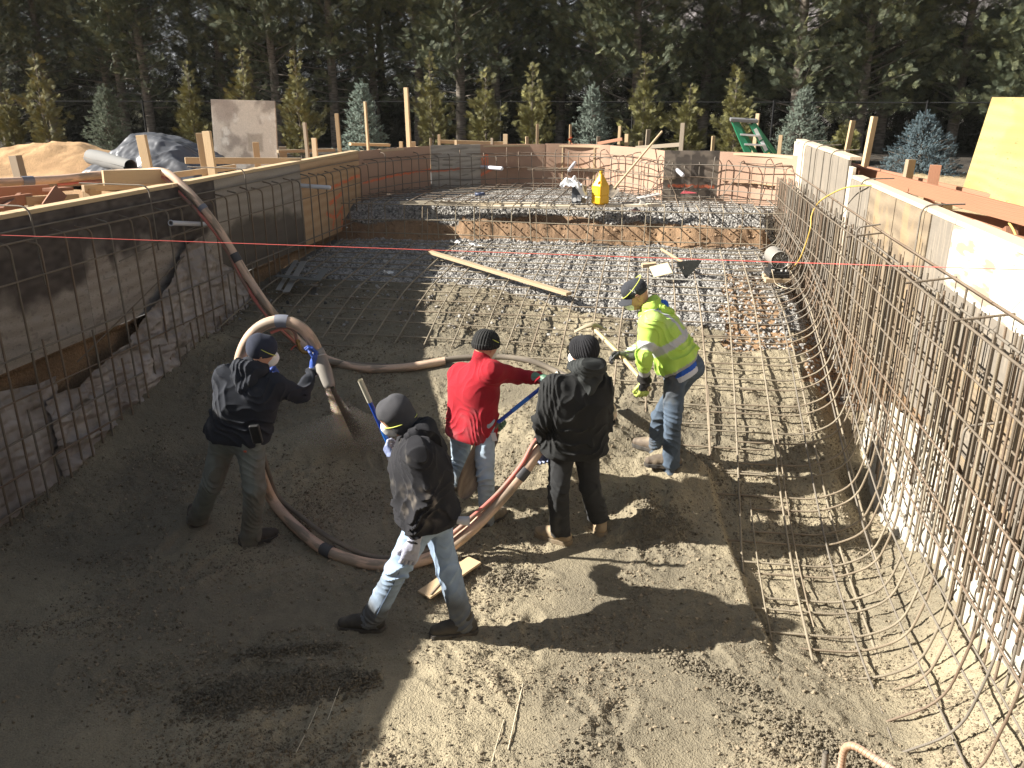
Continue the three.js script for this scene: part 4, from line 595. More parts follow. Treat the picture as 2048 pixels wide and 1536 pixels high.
// rubble and leaves outside the dark wall
{ seed(31); const L = []; for (let i = 0; i < 2600; i++) { const x = rr(-7.2, -5.25), z = rr(-9.4, -4.6); if (fbm(x * 1.6, 3, z * 1.6, 3) < -0.02) continue; const g = rr(0.6, 1.3); L.push([x, groundH(x, z) + 0.01, z, rr(0.012, 0.035), 0.26 * g, 0.15 * g, 0.075 * g]); }
  const leaf = new THREE.BufferGeometry(); leaf.setAttribute('position', new THREE.Float32BufferAttribute([-1, 0, 0, 0, 0.25, -0.6, 1, 0, 0, 0, 0.2, 0.6], 3)); leaf.setIndex([0, 2, 1, 0, 3, 2]); leaf.computeVertexNormals(); scatter('leaf_litter', leaf, std([1, 1, 1], 0.9), L, 'brown leaves and chips scattered outside the dark wall', 'leaf litter'); }
{ // green fibreglass stepladder, its foot outside the far wall
  const T = thing('stepladder', 'green fibreglass stepladder with grey top cap leaning behind the far wall', 'ladder'); const Zl = -15.4;
  const G = std([0.02, 0.22, 0.11], 0.45), AL = std([0.72, 0.73, 0.76], 0.32, { metalness: 0.8 }), CAP = std([0.16, 0.16, 0.165], 0.55);
  const w = (x, y, dz = 0) => A(x, y, 'z', Zl + dz);
  const l0 = w(1470, 244), l1 = w(1506, 330), r0 = w(1505, 248, 0.0), r1 = w(1548, 330, 0.0); const low = (p, q) => p.clone().lerp(q, 1.9);
  const rail = (a, b) => { const ZZ = V(0, 0.3, 1); return merge([board(a, b, 0.02, 0.1, 0, ZZ), board(a.clone().add(V(-0.05, 0, -0.02)), b.clone().add(V(-0.05, 0, -0.02)), 0.05, 0.02, 0, ZZ), board(a.clone().add(V(0.05, 0, -0.02)), b.clone().add(V(0.05, 0, -0.02)), 0.05, 0.02, 0, ZZ)]); const g = merge([board(a, b, 0.03, 0.085, 0, V(1, 0, 0)), board(a.clone().add(V(0.016, 0, 0.035)), b.clone().add(V(0.016, 0, 0.035)), 0.028, 0.014, 0, V(1, 0, 0)), board(a.clone().add(V(0.016, 0, -0.035)), b.clone().add(V(0.016, 0, -0.035)), 0.028, 0.014, 0, V(1, 0, 0))]); return g; };
  const L1 = low(l0, l1), R1 = low(r0, r1); const lr = mesh('side_rail', rail(l0, L1), G, T), rl = mesh('side_rail', rail(r0, R1), G, T);
  const lab = (t0, t1, col) => { const a = r0.clone().lerp(R1, t0), b = r0.clone().lerp(R1, t1); a.z += 0.012; b.z += 0.012; mesh('label', board(a, b, 0.002, 0.06, 0, V(0, 0.3, 1)), std(col, 0.5), rl); }; lab(0.06, 0.2, [0.7, 0.72, 0.68]); lab(0.22, 0.34, [0.75, 0.77, 0.78]); lab(0.37, 0.47, [0.75, 0.6, 0.15]);
  for (const t of [0.15, 0.27, 0.42, 0.57]) { const a = l0.clone().lerp(L1, t), b = r0.clone().lerp(R1, t); mesh('step', board(a, b, 0.032, 0.085, 0), AL, T); }
  const c = l0.clone().add(r0).multiplyScalar(0.5).add(V(0, 0.045, -0.04)); const cap = mesh('top_cap', merge([box(0.47, 0.06, 0.16, 0.012)]), CAP, T); cap.position.copy(c); cap.rotation.set(0.1, 0.06, -0.06); const tray = mesh('tool_tray', moved(new THREE.TorusGeometry(0.045, 0.008, 6, 20), 0, 0, 0, Math.PI / 2), std([0.05, 0.05, 0.05], 0.6), cap); tray.position.set(0.04, 0.032, 0);
  for (const [p, q] of [[l0, L1], [r0, R1]]) mesh('rear_leg', board(p.clone().add(V(0.04, 0, -0.1)), q.clone().add(V(0.34, 0, -0.75)), 0.03, 0.06, 0, V(0, 0.3, 1)), G, T);
}
// ---------- hedge of tall cypresses, young arborvitae, spruces, wire fence ----------
function sprayGeo(n, len, wid, flat) {                                  // a flat spray of scale leaves along +x
  const pos = [], idx = []; const quad = (ax, ay, az, bx, by, bz, w) => { const dx = bx - ax, dz = bz - az, l = Math.hypot(dx, dz) || 1, nx = -dz / l * w, nz = dx / l * w, mx = ax + 0.45 * (bx - ax), my = ay + 0.45 * (by - ay), mz = az + 0.45 * (bz - az), k = pos.length / 3; pos.push(ax, ay, az, mx + nx, my, mz + nz, bx, by, bz, mx - nx, my, mz - nz); idx.push(k, k + 1, k + 2, k, k + 2, k + 3); };
  quad(0, 0, 0, len, -0.1 * len, 0, 0.03 * len);
  for (let i = 0; i < n; i++) { const t = (i + 0.5) / n, s = i % 2 ? 1 : -1, L = wid * (1 - 0.6 * t) * rr(0.7, 1.1); quad(len * t * 0.9, -0.06 * len * t, 0, len * (t * 0.9) + L * 0.75, -0.1 * len * t + rr(-flat, flat) * len, s * L, 0.036 * len); }
  const g = new THREE.BufferGeometry(); g.setAttribute('position', new THREE.Float32BufferAttribute(pos, 3)); g.setIndex(idx); g.computeVertexNormals(); return g;
}
function needleGeo() {                                                   // a stubby twig bristling with needles
  const pos = [], idx = []; for (let i = 0; i < 11; i++) { const t = i / 10, a = i * 2.4, L = 0.42 * (1 - 0.4 * t), x = t * 0.8, dx = 0.3, dy = Math.cos(a) * L, dz = Math.sin(a) * L, k = pos.length / 3; const px = -Math.sin(a) * 0.075, pz = Math.cos(a) * 0.075; pos.push(x, px, pz, x + dx, dy, dz, x + 0.02, -px, -pz); idx.push(k, k + 1, k + 2); }
  const g = new THREE.BufferGeometry(); g.setAttribute('position', new THREE.Float32BufferAttribute(pos, 3)); g.setIndex(idx); g.computeVertexNormals(); return g;
}
seed(41);
const SPRAYS = [sprayGeo(12, 1, 0.5, 0.07), sprayGeo(14, 1, 0.42, 0.1), sprayGeo(11, 1, 0.6, 0.06)], NEEDLE = needleGeo();
const leafMat = (rough = 0.75) => std([1, 1, 1], rough, {}); M.leaf = leafMat();
M.bark = std(null, 0.95, { map: colTex(256, 256, (u, v) => { const t = clamp(0.5 + 0.6 * tnoise(u, v * 0.2 % 1, 40, 1) + 0.3 * tfbm(u, v, 8, 3, 2)); return [mix(0.1, 0.21, t), mix(0.085, 0.18, t), mix(0.07, 0.15, t)]; }) });
const m4 = new THREE.Matrix4(), colr = new THREE.Color();
function crown(name, geo, list, parent) { const im = new THREE.InstancedMesh(geo, M.leaf, list.length); list.forEach((s, i) => { im.setMatrixAt(i, s.m); im.setColorAt(i, colr.setRGB(...s.c)); }); im.name = name; im.userData.kind = 'stuff'; parent.add(im); return im; }
function orient(p, dir, size, roll, flat = 1) { const x = dir.clone().normalize(); let z = x.clone().cross(V(0, 1, 0)); if (z.lengthSq() < 1e-4) z = V(0, 0, 1); z.normalize(); const y = z.clone().cross(x); const c = Math.cos(roll), s = Math.sin(roll), yy = y.clone().multiplyScalar(c).addScaledVector(z, s), zz = z.clone().multiplyScalar(c).addScaledVector(y, -s); return new THREE.Matrix4().makeBasis(x.multiplyScalar(size), yy.multiplyScalar(size), zz.multiplyScalar(size * flat)).setPosition(p); }
function limb(a, b, r0, r1, seg = 4) { const g = new THREE.CylinderGeometry(r1, r0, 1, seg, 1, true); g.rotateZ(-Math.PI / 2); const L = a.distanceTo(b); g.scale(L, 1, 1); g.applyMatrix4(spanMatrix(a, b)); return g; }
function trunkGeo(h, r, lean) { const pts = []; for (let i = 0; i <= 8; i++) { const t = i / 8; pts.push(V(lean * t * t + 0.05 * noise3(t * 4, lean * 9, 2), h * t - 0.1, 0.05 * noise3(t * 4, 3, lean * 7))); } const g = tube(pts, 1, 2, 8); const p = g.attributes.position, n = g.attributes.normal; const c = new THREE.CatmullRomCurve3(pts); for (let i = 0; i < p.count; i++) { const ring = Math.floor(i / 9), u = ring / 16, q = c.getPoint(u), k = r * (1 - 0.88 * u); p.setXYZ(i, q.x + n.getX(i) * k, q.y + n.getY(i) * k, q.z + n.getZ(i) * k); } return { g, at: (t) => c.getPoint(clamp(t)) }; }
function cypress(x, z, h, rad, skirt, s, label, dens = 1) {
  seed(s * 977 + 13); const T = thing('cypress_tree', label, 'tree', [x, 1.95, z], rr(0, 6)); const tr = trunkGeo(h, 0.1 + 0.006 * h, rr(-0.25, 0.25)); mesh('trunk', tr.g, M.bark, T);
  const wood = [], A1 = [[], [], []]; const n = Math.round(105 * dens);
  for (let i = 0; i < n; i++) {
    const t = 0.12 + 0.86 * Math.pow(i / n, 0.92), y = t * h, a = i * 2.399 + rr(-0.5, 0.5), env = rad * Math.pow(1 - t * 0.86, 0.6) * rr(0.75, 1.15), bare = y < skirt * rr(0.75, 1.25);
    const o = tr.at(t), d = V(Math.cos(a), rr(0.15, 0.6), Math.sin(a)), L = env * (bare ? rr(0.35, 0.8) : 1); const e = o.clone().add(d.clone().multiplyScalar(L)); e.y -= bare ? L * 0.25 : 0;
    wood.push(limb(o, e, 0.016 + 0.01 * (1 - t), 0.005)); if (bare) { for (let k = 0; k < 4; k++) { const f = rr(0.3, 0.95), p = o.clone().lerp(e, f); wood.push(limb(p, p.clone().add(V(rr(-1, 1), rr(-0.6, 0.5), rr(-1, 1)).multiplyScalar(0.3)), 0.006, 0.002, 3)); } if (rnd() < 0.4) continue; }
    const m = bare ? 30 : 88;
    for (let k = 0; k < m; k++) { const f = 0.28 + 0.76 * Math.pow(rnd(), 0.7), p = o.clone().lerp(e, f).add(V(rr(-1, 1), rr(-0.8, 0.8), rr(-1, 1)).multiplyScalar(0.26)); const dir = d.clone().multiplyScalar(0.75).add(V(rr(-0.9, 0.9), rr(-0.2, 0.95), rr(-0.9, 0.9))); const size = rr(0.11, 0.24) * (f > 0.8 ? 1.08 : 1); const sunny = Math.pow(rnd(), 3); const g = rr(0.7, 1.25); A1[k % 3].push({ m: orient(p, dir, size, rr(-1.2, 1.2)), c: [(0.07 + 0.11 * sunny) * g, (0.088 + 0.096 * sunny) * g, (0.054 + 0.024 * sunny) * g] }); }  // some sprays, picked at random, are coloured brighter as if sunlit
  }
  mesh('branches', merge(wood), M.bark, T); A1.forEach((l, k) => crown('crown', SPRAYS[k], l, T)); return T;
}
const hedgeLabels = ['cut by the left edge of the photo', 'at the left edge behind the cut young tree', 'behind the young tree that rises over the sand pile', 'right behind the leftmost green spruce', 'just right of the leftmost green spruce', 'above the thick stake before the tarpaulin', 'behind the left part of the stained grey board', 'behind the right part of the stained grey board', 'at the right edge of the stained grey board', 'behind the thin stake left of the pale spruce', 'behind the right side of the pale blue green spruce', 'just right of the tallest stake', 'between the two young trees left of centre', 'behind the young green gold tree at centre', 'left of the middle spruce', 'right behind the middle spruce', 'just left of the long leadered young tree', 'behind the golden young tree at the grey stake', 'behind the green stepladder', 'behind the full spruce at the right corner', 'behind the two tall leaning stakes', 'just right of the two tall leaning stakes', 'between the dark blue spruce and the yellow sheet', 'behind the yellow sheet at the right edge'];
{ let i = 0; for (let x = -20.5; i < hedgeLabels.length; x += 1.25, i++) { const xx = x + 0.25 * Math.sin(i * 2.3), z = -23.2 + 0.8 * Math.sin(i * 1.7) + 0.12 * (x + 4) * (x > 0 ? 0.35 : 0); cypress(xx, z, i > 22 ? 3.6 : 8.2 + 0.9 * Math.sin(i * 3.1), 1.55, i > 16 ? 0.7 : i < 12 ? 2.3 : 1.6, i, 'tall dark cypress of the hedge ' + hedgeLabels[i], 1); } }
// a second, looser row behind, seen through the gaps
{ const L2 = ['above the sand pile', 'above the leftmost green spruce', 'above the left edge of the stained board', 'right of the stained board', 'between the pale spruce and the tallest stake', 'between the two young trees left of centre', 'left of the middle spruce', 'right of the long leadered young tree', 'above the full spruce at the right corner', 'left of the dark blue spruce', 'above the yellow sheet'].map((l) => 'behind the hedge, ' + l);
  L2.forEach((l, i) => cypress(-21.5 + i * 3.1 + 0.6 * Math.sin(i * 5), -26.6 + Math.sin(i * 2), i > 9 ? 3.4 : 8.5, 2.5, 0.1, 60 + i, 'tall dim cypress half hidden ' + l, 1.15)); }
{ // tangled dark undergrowth between the two rows
  seed(499); const L = []; for (let i = 0; i < 34000; i++) { const x = rr(-24, 13), z = rr(-26.2, -23.8) + (x > 0 ? 0.04 * x : 0), top = 2.3 + 1.5 * noise3(x * 0.6, 2, z), y = 1.9 + top * Math.pow(rnd(), 1.1), g = rr(0.5, 1.2); L.push({ m: orient(V(x, y, z), V(rr(-1, 1), rr(-0.3, 1), rr(-1, 1)), rr(0.18, 0.4), rr(-1.5, 1.5)), c: [0.04 * g, 0.04 * g, 0.024 * g] }); }
  const im = crown('undergrowth', SPRAYS[2], L, scene); im.userData.label = 'dark tangled undergrowth along the foot of the cypress hedge'; im.userData.category = 'undergrowth';
}
// young arborvitae: picture column, tip row
function arborvitae(px, py, s, label, w = 1) {
  seed(s * 613 + 5); const z = -18.6 + 0.4 * Math.sin(s * 2.1), tip = at(px, py, 'z', z), h = tip.y - 1.95; const T = thing('arborvitae', label, 'young tree', [tip.x, 1.95, z]); const tr = trunkGeo(h, 0.028, rr(-0.04, 0.04)); mesh('trunk', tr.g, M.bark, T); const wood = [], A1 = [[], [], []], n = 74;
  for (let i = 0; i < n; i++) { const t = 0.03 + 0.93 * (i / n), a = i * 2.399 + rr(-0.4, 0.4), env = w * (0.47 * Math.pow(1 - t, 0.75) + 0.03) * rr(0.45, 1.35) * (0.85 + 0.45 * noise3(t * 7, s * 3.1, Math.cos(a) * 1.3)) * (t > 0.62 ? 0.6 : 1), o = tr.at(t), d = V(Math.cos(a), rr(0.5, 1.1), Math.sin(a)), e = o.clone().addScaledVector(d, env); wood.push(limb(o, e, 0.007, 0.003, 3)); const m = t > 0.72 ? 3 : t > 0.5 ? 16 : 30;
    for (let k = 0; k < m; k++) { const f = rr(0.25, 1.12), p = o.clone().lerp(e, f).add(V(rr(-1, 1), rr(-1, 1), rr(-1, 1)).multiplyScalar(0.06)), dir = d.clone().add(V(rr(-0.7, 0.7), rr(-0.7, 0.6), rr(-0.7, 0.7))), g = rr(0.7, 1.35), y = rnd(); A1[k % 3].push({ m: orient(p, dir, rr(0.07, 0.16), rr(-1.5, 1.5)), c: [(0.11 + 0.08 * y) * g, (0.11 + 0.066 * y) * g, 0.048 * g] }); } }
  mesh('branches', merge(wood), M.bark, T); A1.forEach((l, k) => crown('crown', SPRAYS[k], l, T));
}
[[6, 170, 'young olive arborvitae cut by the left edge of the photo', 0.9], [63, 88, 'young olive arborvitae rising over the sand pile', 1.1], [371, 112, 'young olive arborvitae left of the stained grey board', 1], [478, 80, 'young arborvitae whose tip shows over the stained grey board', 0.9], [588, 85, 'young olive arborvitae right of the stained grey board', 1], [861, 92, 'young olive arborvitae right of the tallest stake', 1], [970, 122, 'young green gold arborvitae at centre, left of the pair', 0.9], [1067, 112, 'young green gold arborvitae at centre, right of the pair', 0.95], [1296, 92, 'young arborvitae with a long bare leader right of the middle spruce', 0.95], [1384, 158, 'golden young arborvitae behind the tall grey stake', 0.95], [1481, 122, 'young arborvitae with bare leader behind the stepladder', 0.9], [1700, 235, 'small dim young arborvitae behind the leaning stakes', 0.8]].forEach(([x, y, l, w], i) => arborvitae(x, y, i, l, w));
function spruce(px, py, s, label, col, wid, z = -18.2) {
  seed(s * 331 + 9); const tip = at(px, py, 'z', z), h = tip.y - 1.92; const T = thing('spruce_tree', label, 'spruce', [tip.x, 1.92, z]); const tr = trunkGeo(h, 0.04, 0.01); mesh('trunk', tr.g, M.bark, T); const wood = [], list = [], n = 120;
  for (let i = 0; i < n; i++) { const t = 0.02 + 0.95 * Math.pow(i / n, 1.05), a = i * 2.399 + rr(-0.3, 0.3), env = wid * Math.pow(1 - t, 0.92) * rr(0.72, 1.15) + 0.04, o = tr.at(t), d = V(Math.cos(a), mix(0.12, 0.9, t * t), Math.sin(a)), e = o.clone().addScaledVector(d, env); wood.push(limb(o, e, 0.01, 0.004, 3)); const m = Math.ceil(6 + env * 58);
    for (let k = 0; k < m; k++) { const f = rr(0.25, 1.05), sp = env * 0.42 * (1.1 - f * 0.6), p = o.clone().lerp(e, f).add(V(rr(-1, 1) * sp * Math.sin(a), rr(-0.35, 0.3) * 0.1, -rr(-1, 1) * sp * Math.cos(a)).add(V(rr(-1, 1), rr(-1, 1), rr(-1, 1)).multiplyScalar(0.025))), dir = d.clone().add(V(rr(-0.8, 0.8), rr(-0.2, 0.6), rr(-0.8, 0.8))), g = rr(0.7, 1.3); list.push({ m: orient(p, dir, rr(0.05, 0.085), rr(0, 6)), c: col.map((q) => q * g) }); } }
  for (let k = 0; k < 26; k++) list.push({ m: orient(V(0, h - 0.3 + rr(0, 0.28), 0).add(V(rr(-0.02, 0.02), 0, rr(-0.02, 0.02))), V(rr(-0.6, 0.6), 1, rr(-0.6, 0.6)), 0.06, rr(0, 6)), c: col });
  mesh('branches', merge(wood), M.bark, T); crown('crown', NEEDLE, list, T);
}
spruce(206, 168, 1, 'dense green spruce left of the tarpaulin', [0.105, 0.135, 0.09], 0.7); spruce(722, 158, 2, 'pale blue green spruce behind thin stakes left of centre', [0.19, 0.245, 0.21], 0.68); spruce(1188, 166, 3, 'pale grey green spruce at the middle of the hedge', [0.17, 0.21, 0.175], 0.6); spruce(1614, 170, 4, 'full grey green spruce behind the right corner of the wall', [0.15, 0.185, 0.15], 0.66, -17.6); spruce(1857, 222, 5, 'dark blue spruce beyond the redwood beams', [0.085, 0.125, 0.145], 0.78, -16.6);
{ // black wire fence in front of the hedge
  const T = thing('wire_fence', 'black wire fence running along the foot of the hedge', 'fence'), K = std([0.008, 0.008, 0.009], 1);
  const z = (x) => -19.9 + (x > 0 ? 0.1 * x : 0); let p = null;
  for (let x = -19; x <= 13; x += 3.05) { const post = new THREE.CylinderGeometry(0.022, 0.022, 1.32, 8); const m = mesh('post', post, K, T); m.position.set(x, 2.62, z(x)); if (p) for (const [y, r] of [[3.24, 0.013], [2.62, 0.003], [2.08, 0.003]]) { const g = limb(V(p[0], y, p[1]), V(x, y, z(x)), r, r, 6); mesh(r > 0.01 ? 'top_rail' : 'wire', g, K, T); } p = [x, z(x)]; }
}
{ // a pale house wall beyond the trees, seen only through the gaps
  const T = thing('house', 'pale house glimpsed through gaps between the cypresses', 'house', [6.5, 1.9, -46]), W = std([0.66, 0.62, 0.6], 0.9); const w = mesh('wall', moved(box(20, 4.2, 8, 0.01), 0, 2.1, 0), W, T);
  const roof = new THREE.Shape([new THREE.Vector2(-4.5, 0), new THREE.Vector2(4.5, 0), new THREE.Vector2(0, 2.6)]), rg = new THREE.ExtrudeGeometry(roof, { depth: 20.6, bevelEnabled: false }); rg.rotateY(Math.PI / 2); rg.translate(-10.3, 4.2, 0); mesh('roof', rg, std([0.22, 0.2, 0.2], 0.9), T);
  for (let i = 0; i < 6; i++) { const f = mesh('window', moved(box(1.3, 1.5, 0.1, 0.01), -8 + i * 3.2, 2.3, 4.03), std([0.8, 0.79, 0.77], 0.6), T); mesh('pane', moved(box(1.1, 1.3, 0.04, 0.005), -8 + i * 3.2, 2.3, 4.075), std([0.06, 0.07, 0.08], 0.1), f); }
}
// ---------- people ----------
// signed distance of tapered capsules joined softly, meshed by surface nets
function cap(a, b, ra, rb, k = 0.03) { const d = b.clone().sub(a); return { a, d, L2: d.lengthSq() || 1e-9, ra, rb, k }; }
function fieldOf(prims) {
  return (x, y, z) => { let r = 1e3; for (const q of prims) { const px = x - q.a.x, py = y - q.a.y, pz = z - q.a.z; let t = (px * q.d.x + py * q.d.y + pz * q.d.z) / q.L2; t = t < 0 ? 0 : t > 1 ? 1 : t; const dx = px - q.d.x * t, dy = py - q.d.y * t, dz = pz - q.d.z * t; const s = Math.sqrt(dx * dx + dy * dy + dz * dz) - (q.ra + (q.rb - q.ra) * t); const h = Math.max(q.k - Math.abs(r - s), 0) / q.k; r = Math.min(r, s) - h * h * q.k * 0.25; } return r; };
}
function boundsOf(prims, pad) { const lo = V(1e3, 1e3, 1e3), hi = V(-1e3, -1e3, -1e3); for (const q of prims) { const m = Math.max(q.ra, q.rb) + pad; for (const p of [q.a, q.a.clone().add(q.d)]) { lo.min(p.clone().subScalar(m)); hi.max(p.clone().addScalar(m)); } } return [lo, hi]; }
function surfaceNet(f, lo, hi, c, color, uvs = 1) {
  const n = [0, 1, 2].map((k) => Math.ceil((hi.getComponent(k) - lo.getComponent(k)) / c) + 2), [nx, ny, nz] = n, val = new Float32Array(nx * ny * nz).fill(1); const B = 6, diag = B * c * 0.9 + 0.03;
  for (let bz = 0; bz < nz; bz += B) for (let by = 0; by < ny; by += B) for (let bx = 0; bx < nx; bx += B) {
    const d = f(lo.x + (bx + B / 2) * c, lo.y + (by + B / 2) * c, lo.z + (bz + B / 2) * c); const ex = Math.min(nx, bx + B), ey = Math.min(ny, by + B), ez = Math.min(nz, bz + B), far = Math.abs(d) > diag;
    for (let k = bz; k < ez; k++) for (let j = by; j < ey; j++) for (let i = bx; i < ex; i++) val[(k * ny + j) * nx + i] = far ? d : f(lo.x + i * c, lo.y + j * c, lo.z + k * c);
  }
  const id = new Int32Array(nx * ny * nz).fill(-1), pos = [], at3 = (i, j, k) => (k * ny + j) * nx + i;
  for (let k = 0; k < nz - 1; k++) for (let j = 0; j < ny - 1; j++) for (let i = 0; i < nx - 1; i++) {
    let sx = 0, sy = 0, sz = 0, m = 0, inside = 0; const g = []; for (let q = 0; q < 8; q++) { const v = val[at3(i + (q & 1), j + ((q >> 1) & 1), k + (q >> 2))]; g.push(v); if (v < 0) inside++; }
    if (inside === 0 || inside === 8) continue;
    for (let q = 0; q < 8; q++) for (const e of [1, 2, 4]) if (!(q & e)) { const a = g[q], b = g[q | e]; if ((a < 0) !== (b < 0)) { const t = a / (a - b); sx += (q & 1) + (e === 1 ? t : 0); sy += ((q >> 1) & 1) + (e === 2 ? t : 0); sz += (q >> 2) + (e === 4 ? t : 0); m++; } }
    id[at3(i, j, k)] = pos.length / 3; pos.push(lo.x + (i + sx / m) * c, lo.y + (j + sy / m) * c, lo.z + (k + sz / m) * c);
  }
  const idx = [], quad = (a, b, d, e, flip) => { if (a < 0 || b < 0 || d < 0 || e < 0) return; flip ? idx.push(a, d, b, b, d, e) : idx.push(a, b, d, d, b, e); };
  for (let k = 1; k < nz - 1; k++) for (let j = 1; j < ny - 1; j++) for (let i = 1; i < nx - 1; i++) { const v = val[at3(i, j, k)] < 0;
    if (v !== (val[at3(i + 1, j, k)] < 0)) quad(id[at3(i, j - 1, k - 1)], id[at3(i, j, k - 1)], id[at3(i, j - 1, k)], id[at3(i, j, k)], !v);
    if (v !== (val[at3(i, j + 1, k)] < 0)) quad(id[at3(i - 1, j, k - 1)], id[at3(i, j, k - 1)], id[at3(i - 1, j, k)], id[at3(i, j, k)], v);
    if (v !== (val[at3(i, j, k + 1)] < 0)) quad(id[at3(i - 1, j - 1, k)], id[at3(i, j - 1, k)], id[at3(i - 1, j, k)], id[at3(i, j, k)], !v); }
  const nv = pos.length / 3, nor = new Float32Array(nv * 3), uv = new Float32Array(nv * 2), e = c * 0.5; const col = color ? new Float32Array(nv * 3) : null;
  for (let i = 0; i < nv; i++) { const x = pos[3 * i], y = pos[3 * i + 1], z = pos[3 * i + 2]; let a = f(x + e, y, z) - f(x - e, y, z), b = f(x, y + e, z) - f(x, y - e, z), d = f(x, y, z + e) - f(x, y, z - e); const l = Math.hypot(a, b, d) || 1; nor[3 * i] = a / l; nor[3 * i + 1] = b / l; nor[3 * i + 2] = d / l; uv[2 * i] = (x * 0.8 + z * 0.75) * uvs; uv[2 * i + 1] = y * uvs; if (col) { const q = color(x, y, z, a / l, b / l, d / l); col[3 * i] = q[0]; col[3 * i + 1] = q[1]; col[3 * i + 2] = q[2]; } }
  const g = new THREE.BufferGeometry(); g.setAttribute('position', new THREE.Float32BufferAttribute(pos, 3)); g.setAttribute('normal', new THREE.BufferAttribute(nor, 3)); g.setAttribute('uv', new THREE.BufferAttribute(uv, 2)); if (col) g.setAttribute('color', new THREE.BufferAttribute(col, 3)); g.setIndex(idx); return g;
}
// creases: ridges across the given axis, stronger where asked
function creased(f, axis, lam, amp, s, where) {
  return (x, y, z) => { const d = f(x, y, z); if (d > 0.05 || d < -0.06) return d; const n = noise3(x * 5 + s, y * 5, z * 5), n2 = noise3(x * 11, y * 11 + s, z * 11); const q = (x * axis[0] + y * axis[1] + z * axis[2]) / lam + 2.6 * n + 0.4 * n2; const r = 1 - Math.abs(Math.sin(q * Math.PI)); const w = where ? where(x, y, z) : 1; const q2 = (x * axis[1] - y * axis[0] * 0.9 + z * 0.8) / (lam * 1.9) + 1.1 * n; const r2 = 1 - Math.abs(Math.sin(q2 * Math.PI)); return d + amp * (w * (0.6 - 1.5 * r * Math.sqrt(r) * (0.55 + 0.45 * n2)) + 0.45 * (0.3 - r2 * r2 * (0.5 + 0.5 * n))) - 0.007 * n; };
}
const weave = grayTex(256, 256, (u, v) => 0.5 + 0.25 * Math.sin(u * 2 * Math.PI * 64) * Math.sin(v * 2 * Math.PI * 64) + 0.25 * tnoise(u, v, 64, 3)); weave.repeat.set(5, 5);
const twill = grayTex(256, 256, (u, v) => 0.5 + 0.3 * Math.sin((u + v) * 2 * Math.PI * 48) + 0.2 * tnoise(u, v, 64, 3)); twill.repeat.set(6, 6);
const cloth = (rough = 0.95, bump = weave) => std(null, rough, { vertexColors: true, bumpMap: bump, bumpScale: 0.0012 });
M.fleece = cloth(0.97); M.denim = cloth(0.93, twill); M.leather = std(null, 0.75, { vertexColors: true, bumpMap: M.floor.bumpMap, bumpScale: 0.001 }); M.skin = std([0.52, 0.28, 0.19], 0.55); M.rubber = std(null, 0.5, { vertexColors: true });
const dusty = (base, dust, amt, f = 6, s = 0) => (x, y, z) => { const n = sstep(0.05, 0.55, fbm(x * f + s, y * f, z * f, 4) + amt), v = 1 + 0.12 * noise3(x * 30, y * 30, z * 30); return base.map((q, k) => mix(q, dust[k], n * 0.7) * v); };
const MUD = [0.15, 0.125, 0.095];

function hand(T, name, wrist, dir, palm, curl, size, color, thumbSide = 1, spread = 0.1) {       // dir: wrist -> knuckles, palm: normal the fingers curl towards
  const x = dir.clone().normalize(), n = palm.clone().addScaledVector(x, -palm.dot(x)).normalize(), s = x.clone().cross(n).multiplyScalar(thumbSide), P = (a, b, c) => wrist.clone().addScaledVector(x, a * size).addScaledVector(s, b * size).addScaledVector(n, c * size), pr = [];
  pr.push(cap(P(-0.05, 0, 0), P(0.02, 0, 0), 0.036 * size, 0.034 * size, 0.02)); for (const b of [-0.03, -0.01, 0.012, 0.032]) pr.push(cap(P(0.015, b * 0.7, 0), P(0.088, b, 0), 0.019 * size, 0.0165 * size, 0.016));
  [[-0.033, 0.062], [-0.011, 0.074], [0.012, 0.08], [0.034, 0.072]].forEach(([b, L], i) => { let a = 0.092, c = 0, ang = curl[0] * (1 + 0.08 * (i - 1)); let p = P(a, b, c); const lens = [0.46, 0.31, 0.23].map((q) => q * L * 1.15); let bb = b; lens.forEach((l, k) => { a += Math.cos(ang) * l; c += Math.sin(ang) * l; bb += b * spread * 0.4; const q = P(a, bb, c); pr.push(cap(p, q, (0.0112 - 0.0008 * k) * size, (0.0106 - 0.001 * k) * size, 0.005)); p = q; ang += curl[1]; }); });
  let p = P(0.03, 0.034, 0.008); const th = [[0.065, 0.058, 0.022], [0.09, 0.055, 0.046], [0.105, 0.042, 0.062]]; th.forEach((q, k) => { const e = P(q[0], q[1], q[2] * (0.6 + curl[0] * 0.4)); pr.push(cap(p, e, (0.0145 - 0.002 * k) * size, (0.0128 - 0.002 * k) * size, k ? 0.005 : 0.014)); p = e; });
  const [lo, hi] = boundsOf(pr, 0.01); const f0 = fieldOf(pr), f = (a, b, c) => f0(a, b, c) + 0.0016 * noise3(a * 70, b * 70, c * 70); const g = surfaceNet(f, lo, hi, 0.0042, (a, b, c) => { const v = V(a, b, c).sub(wrist); return color(v.dot(x) / size, v.dot(n) / size, a, b, c); }); return mesh(name, g, M.rubber, T);
}
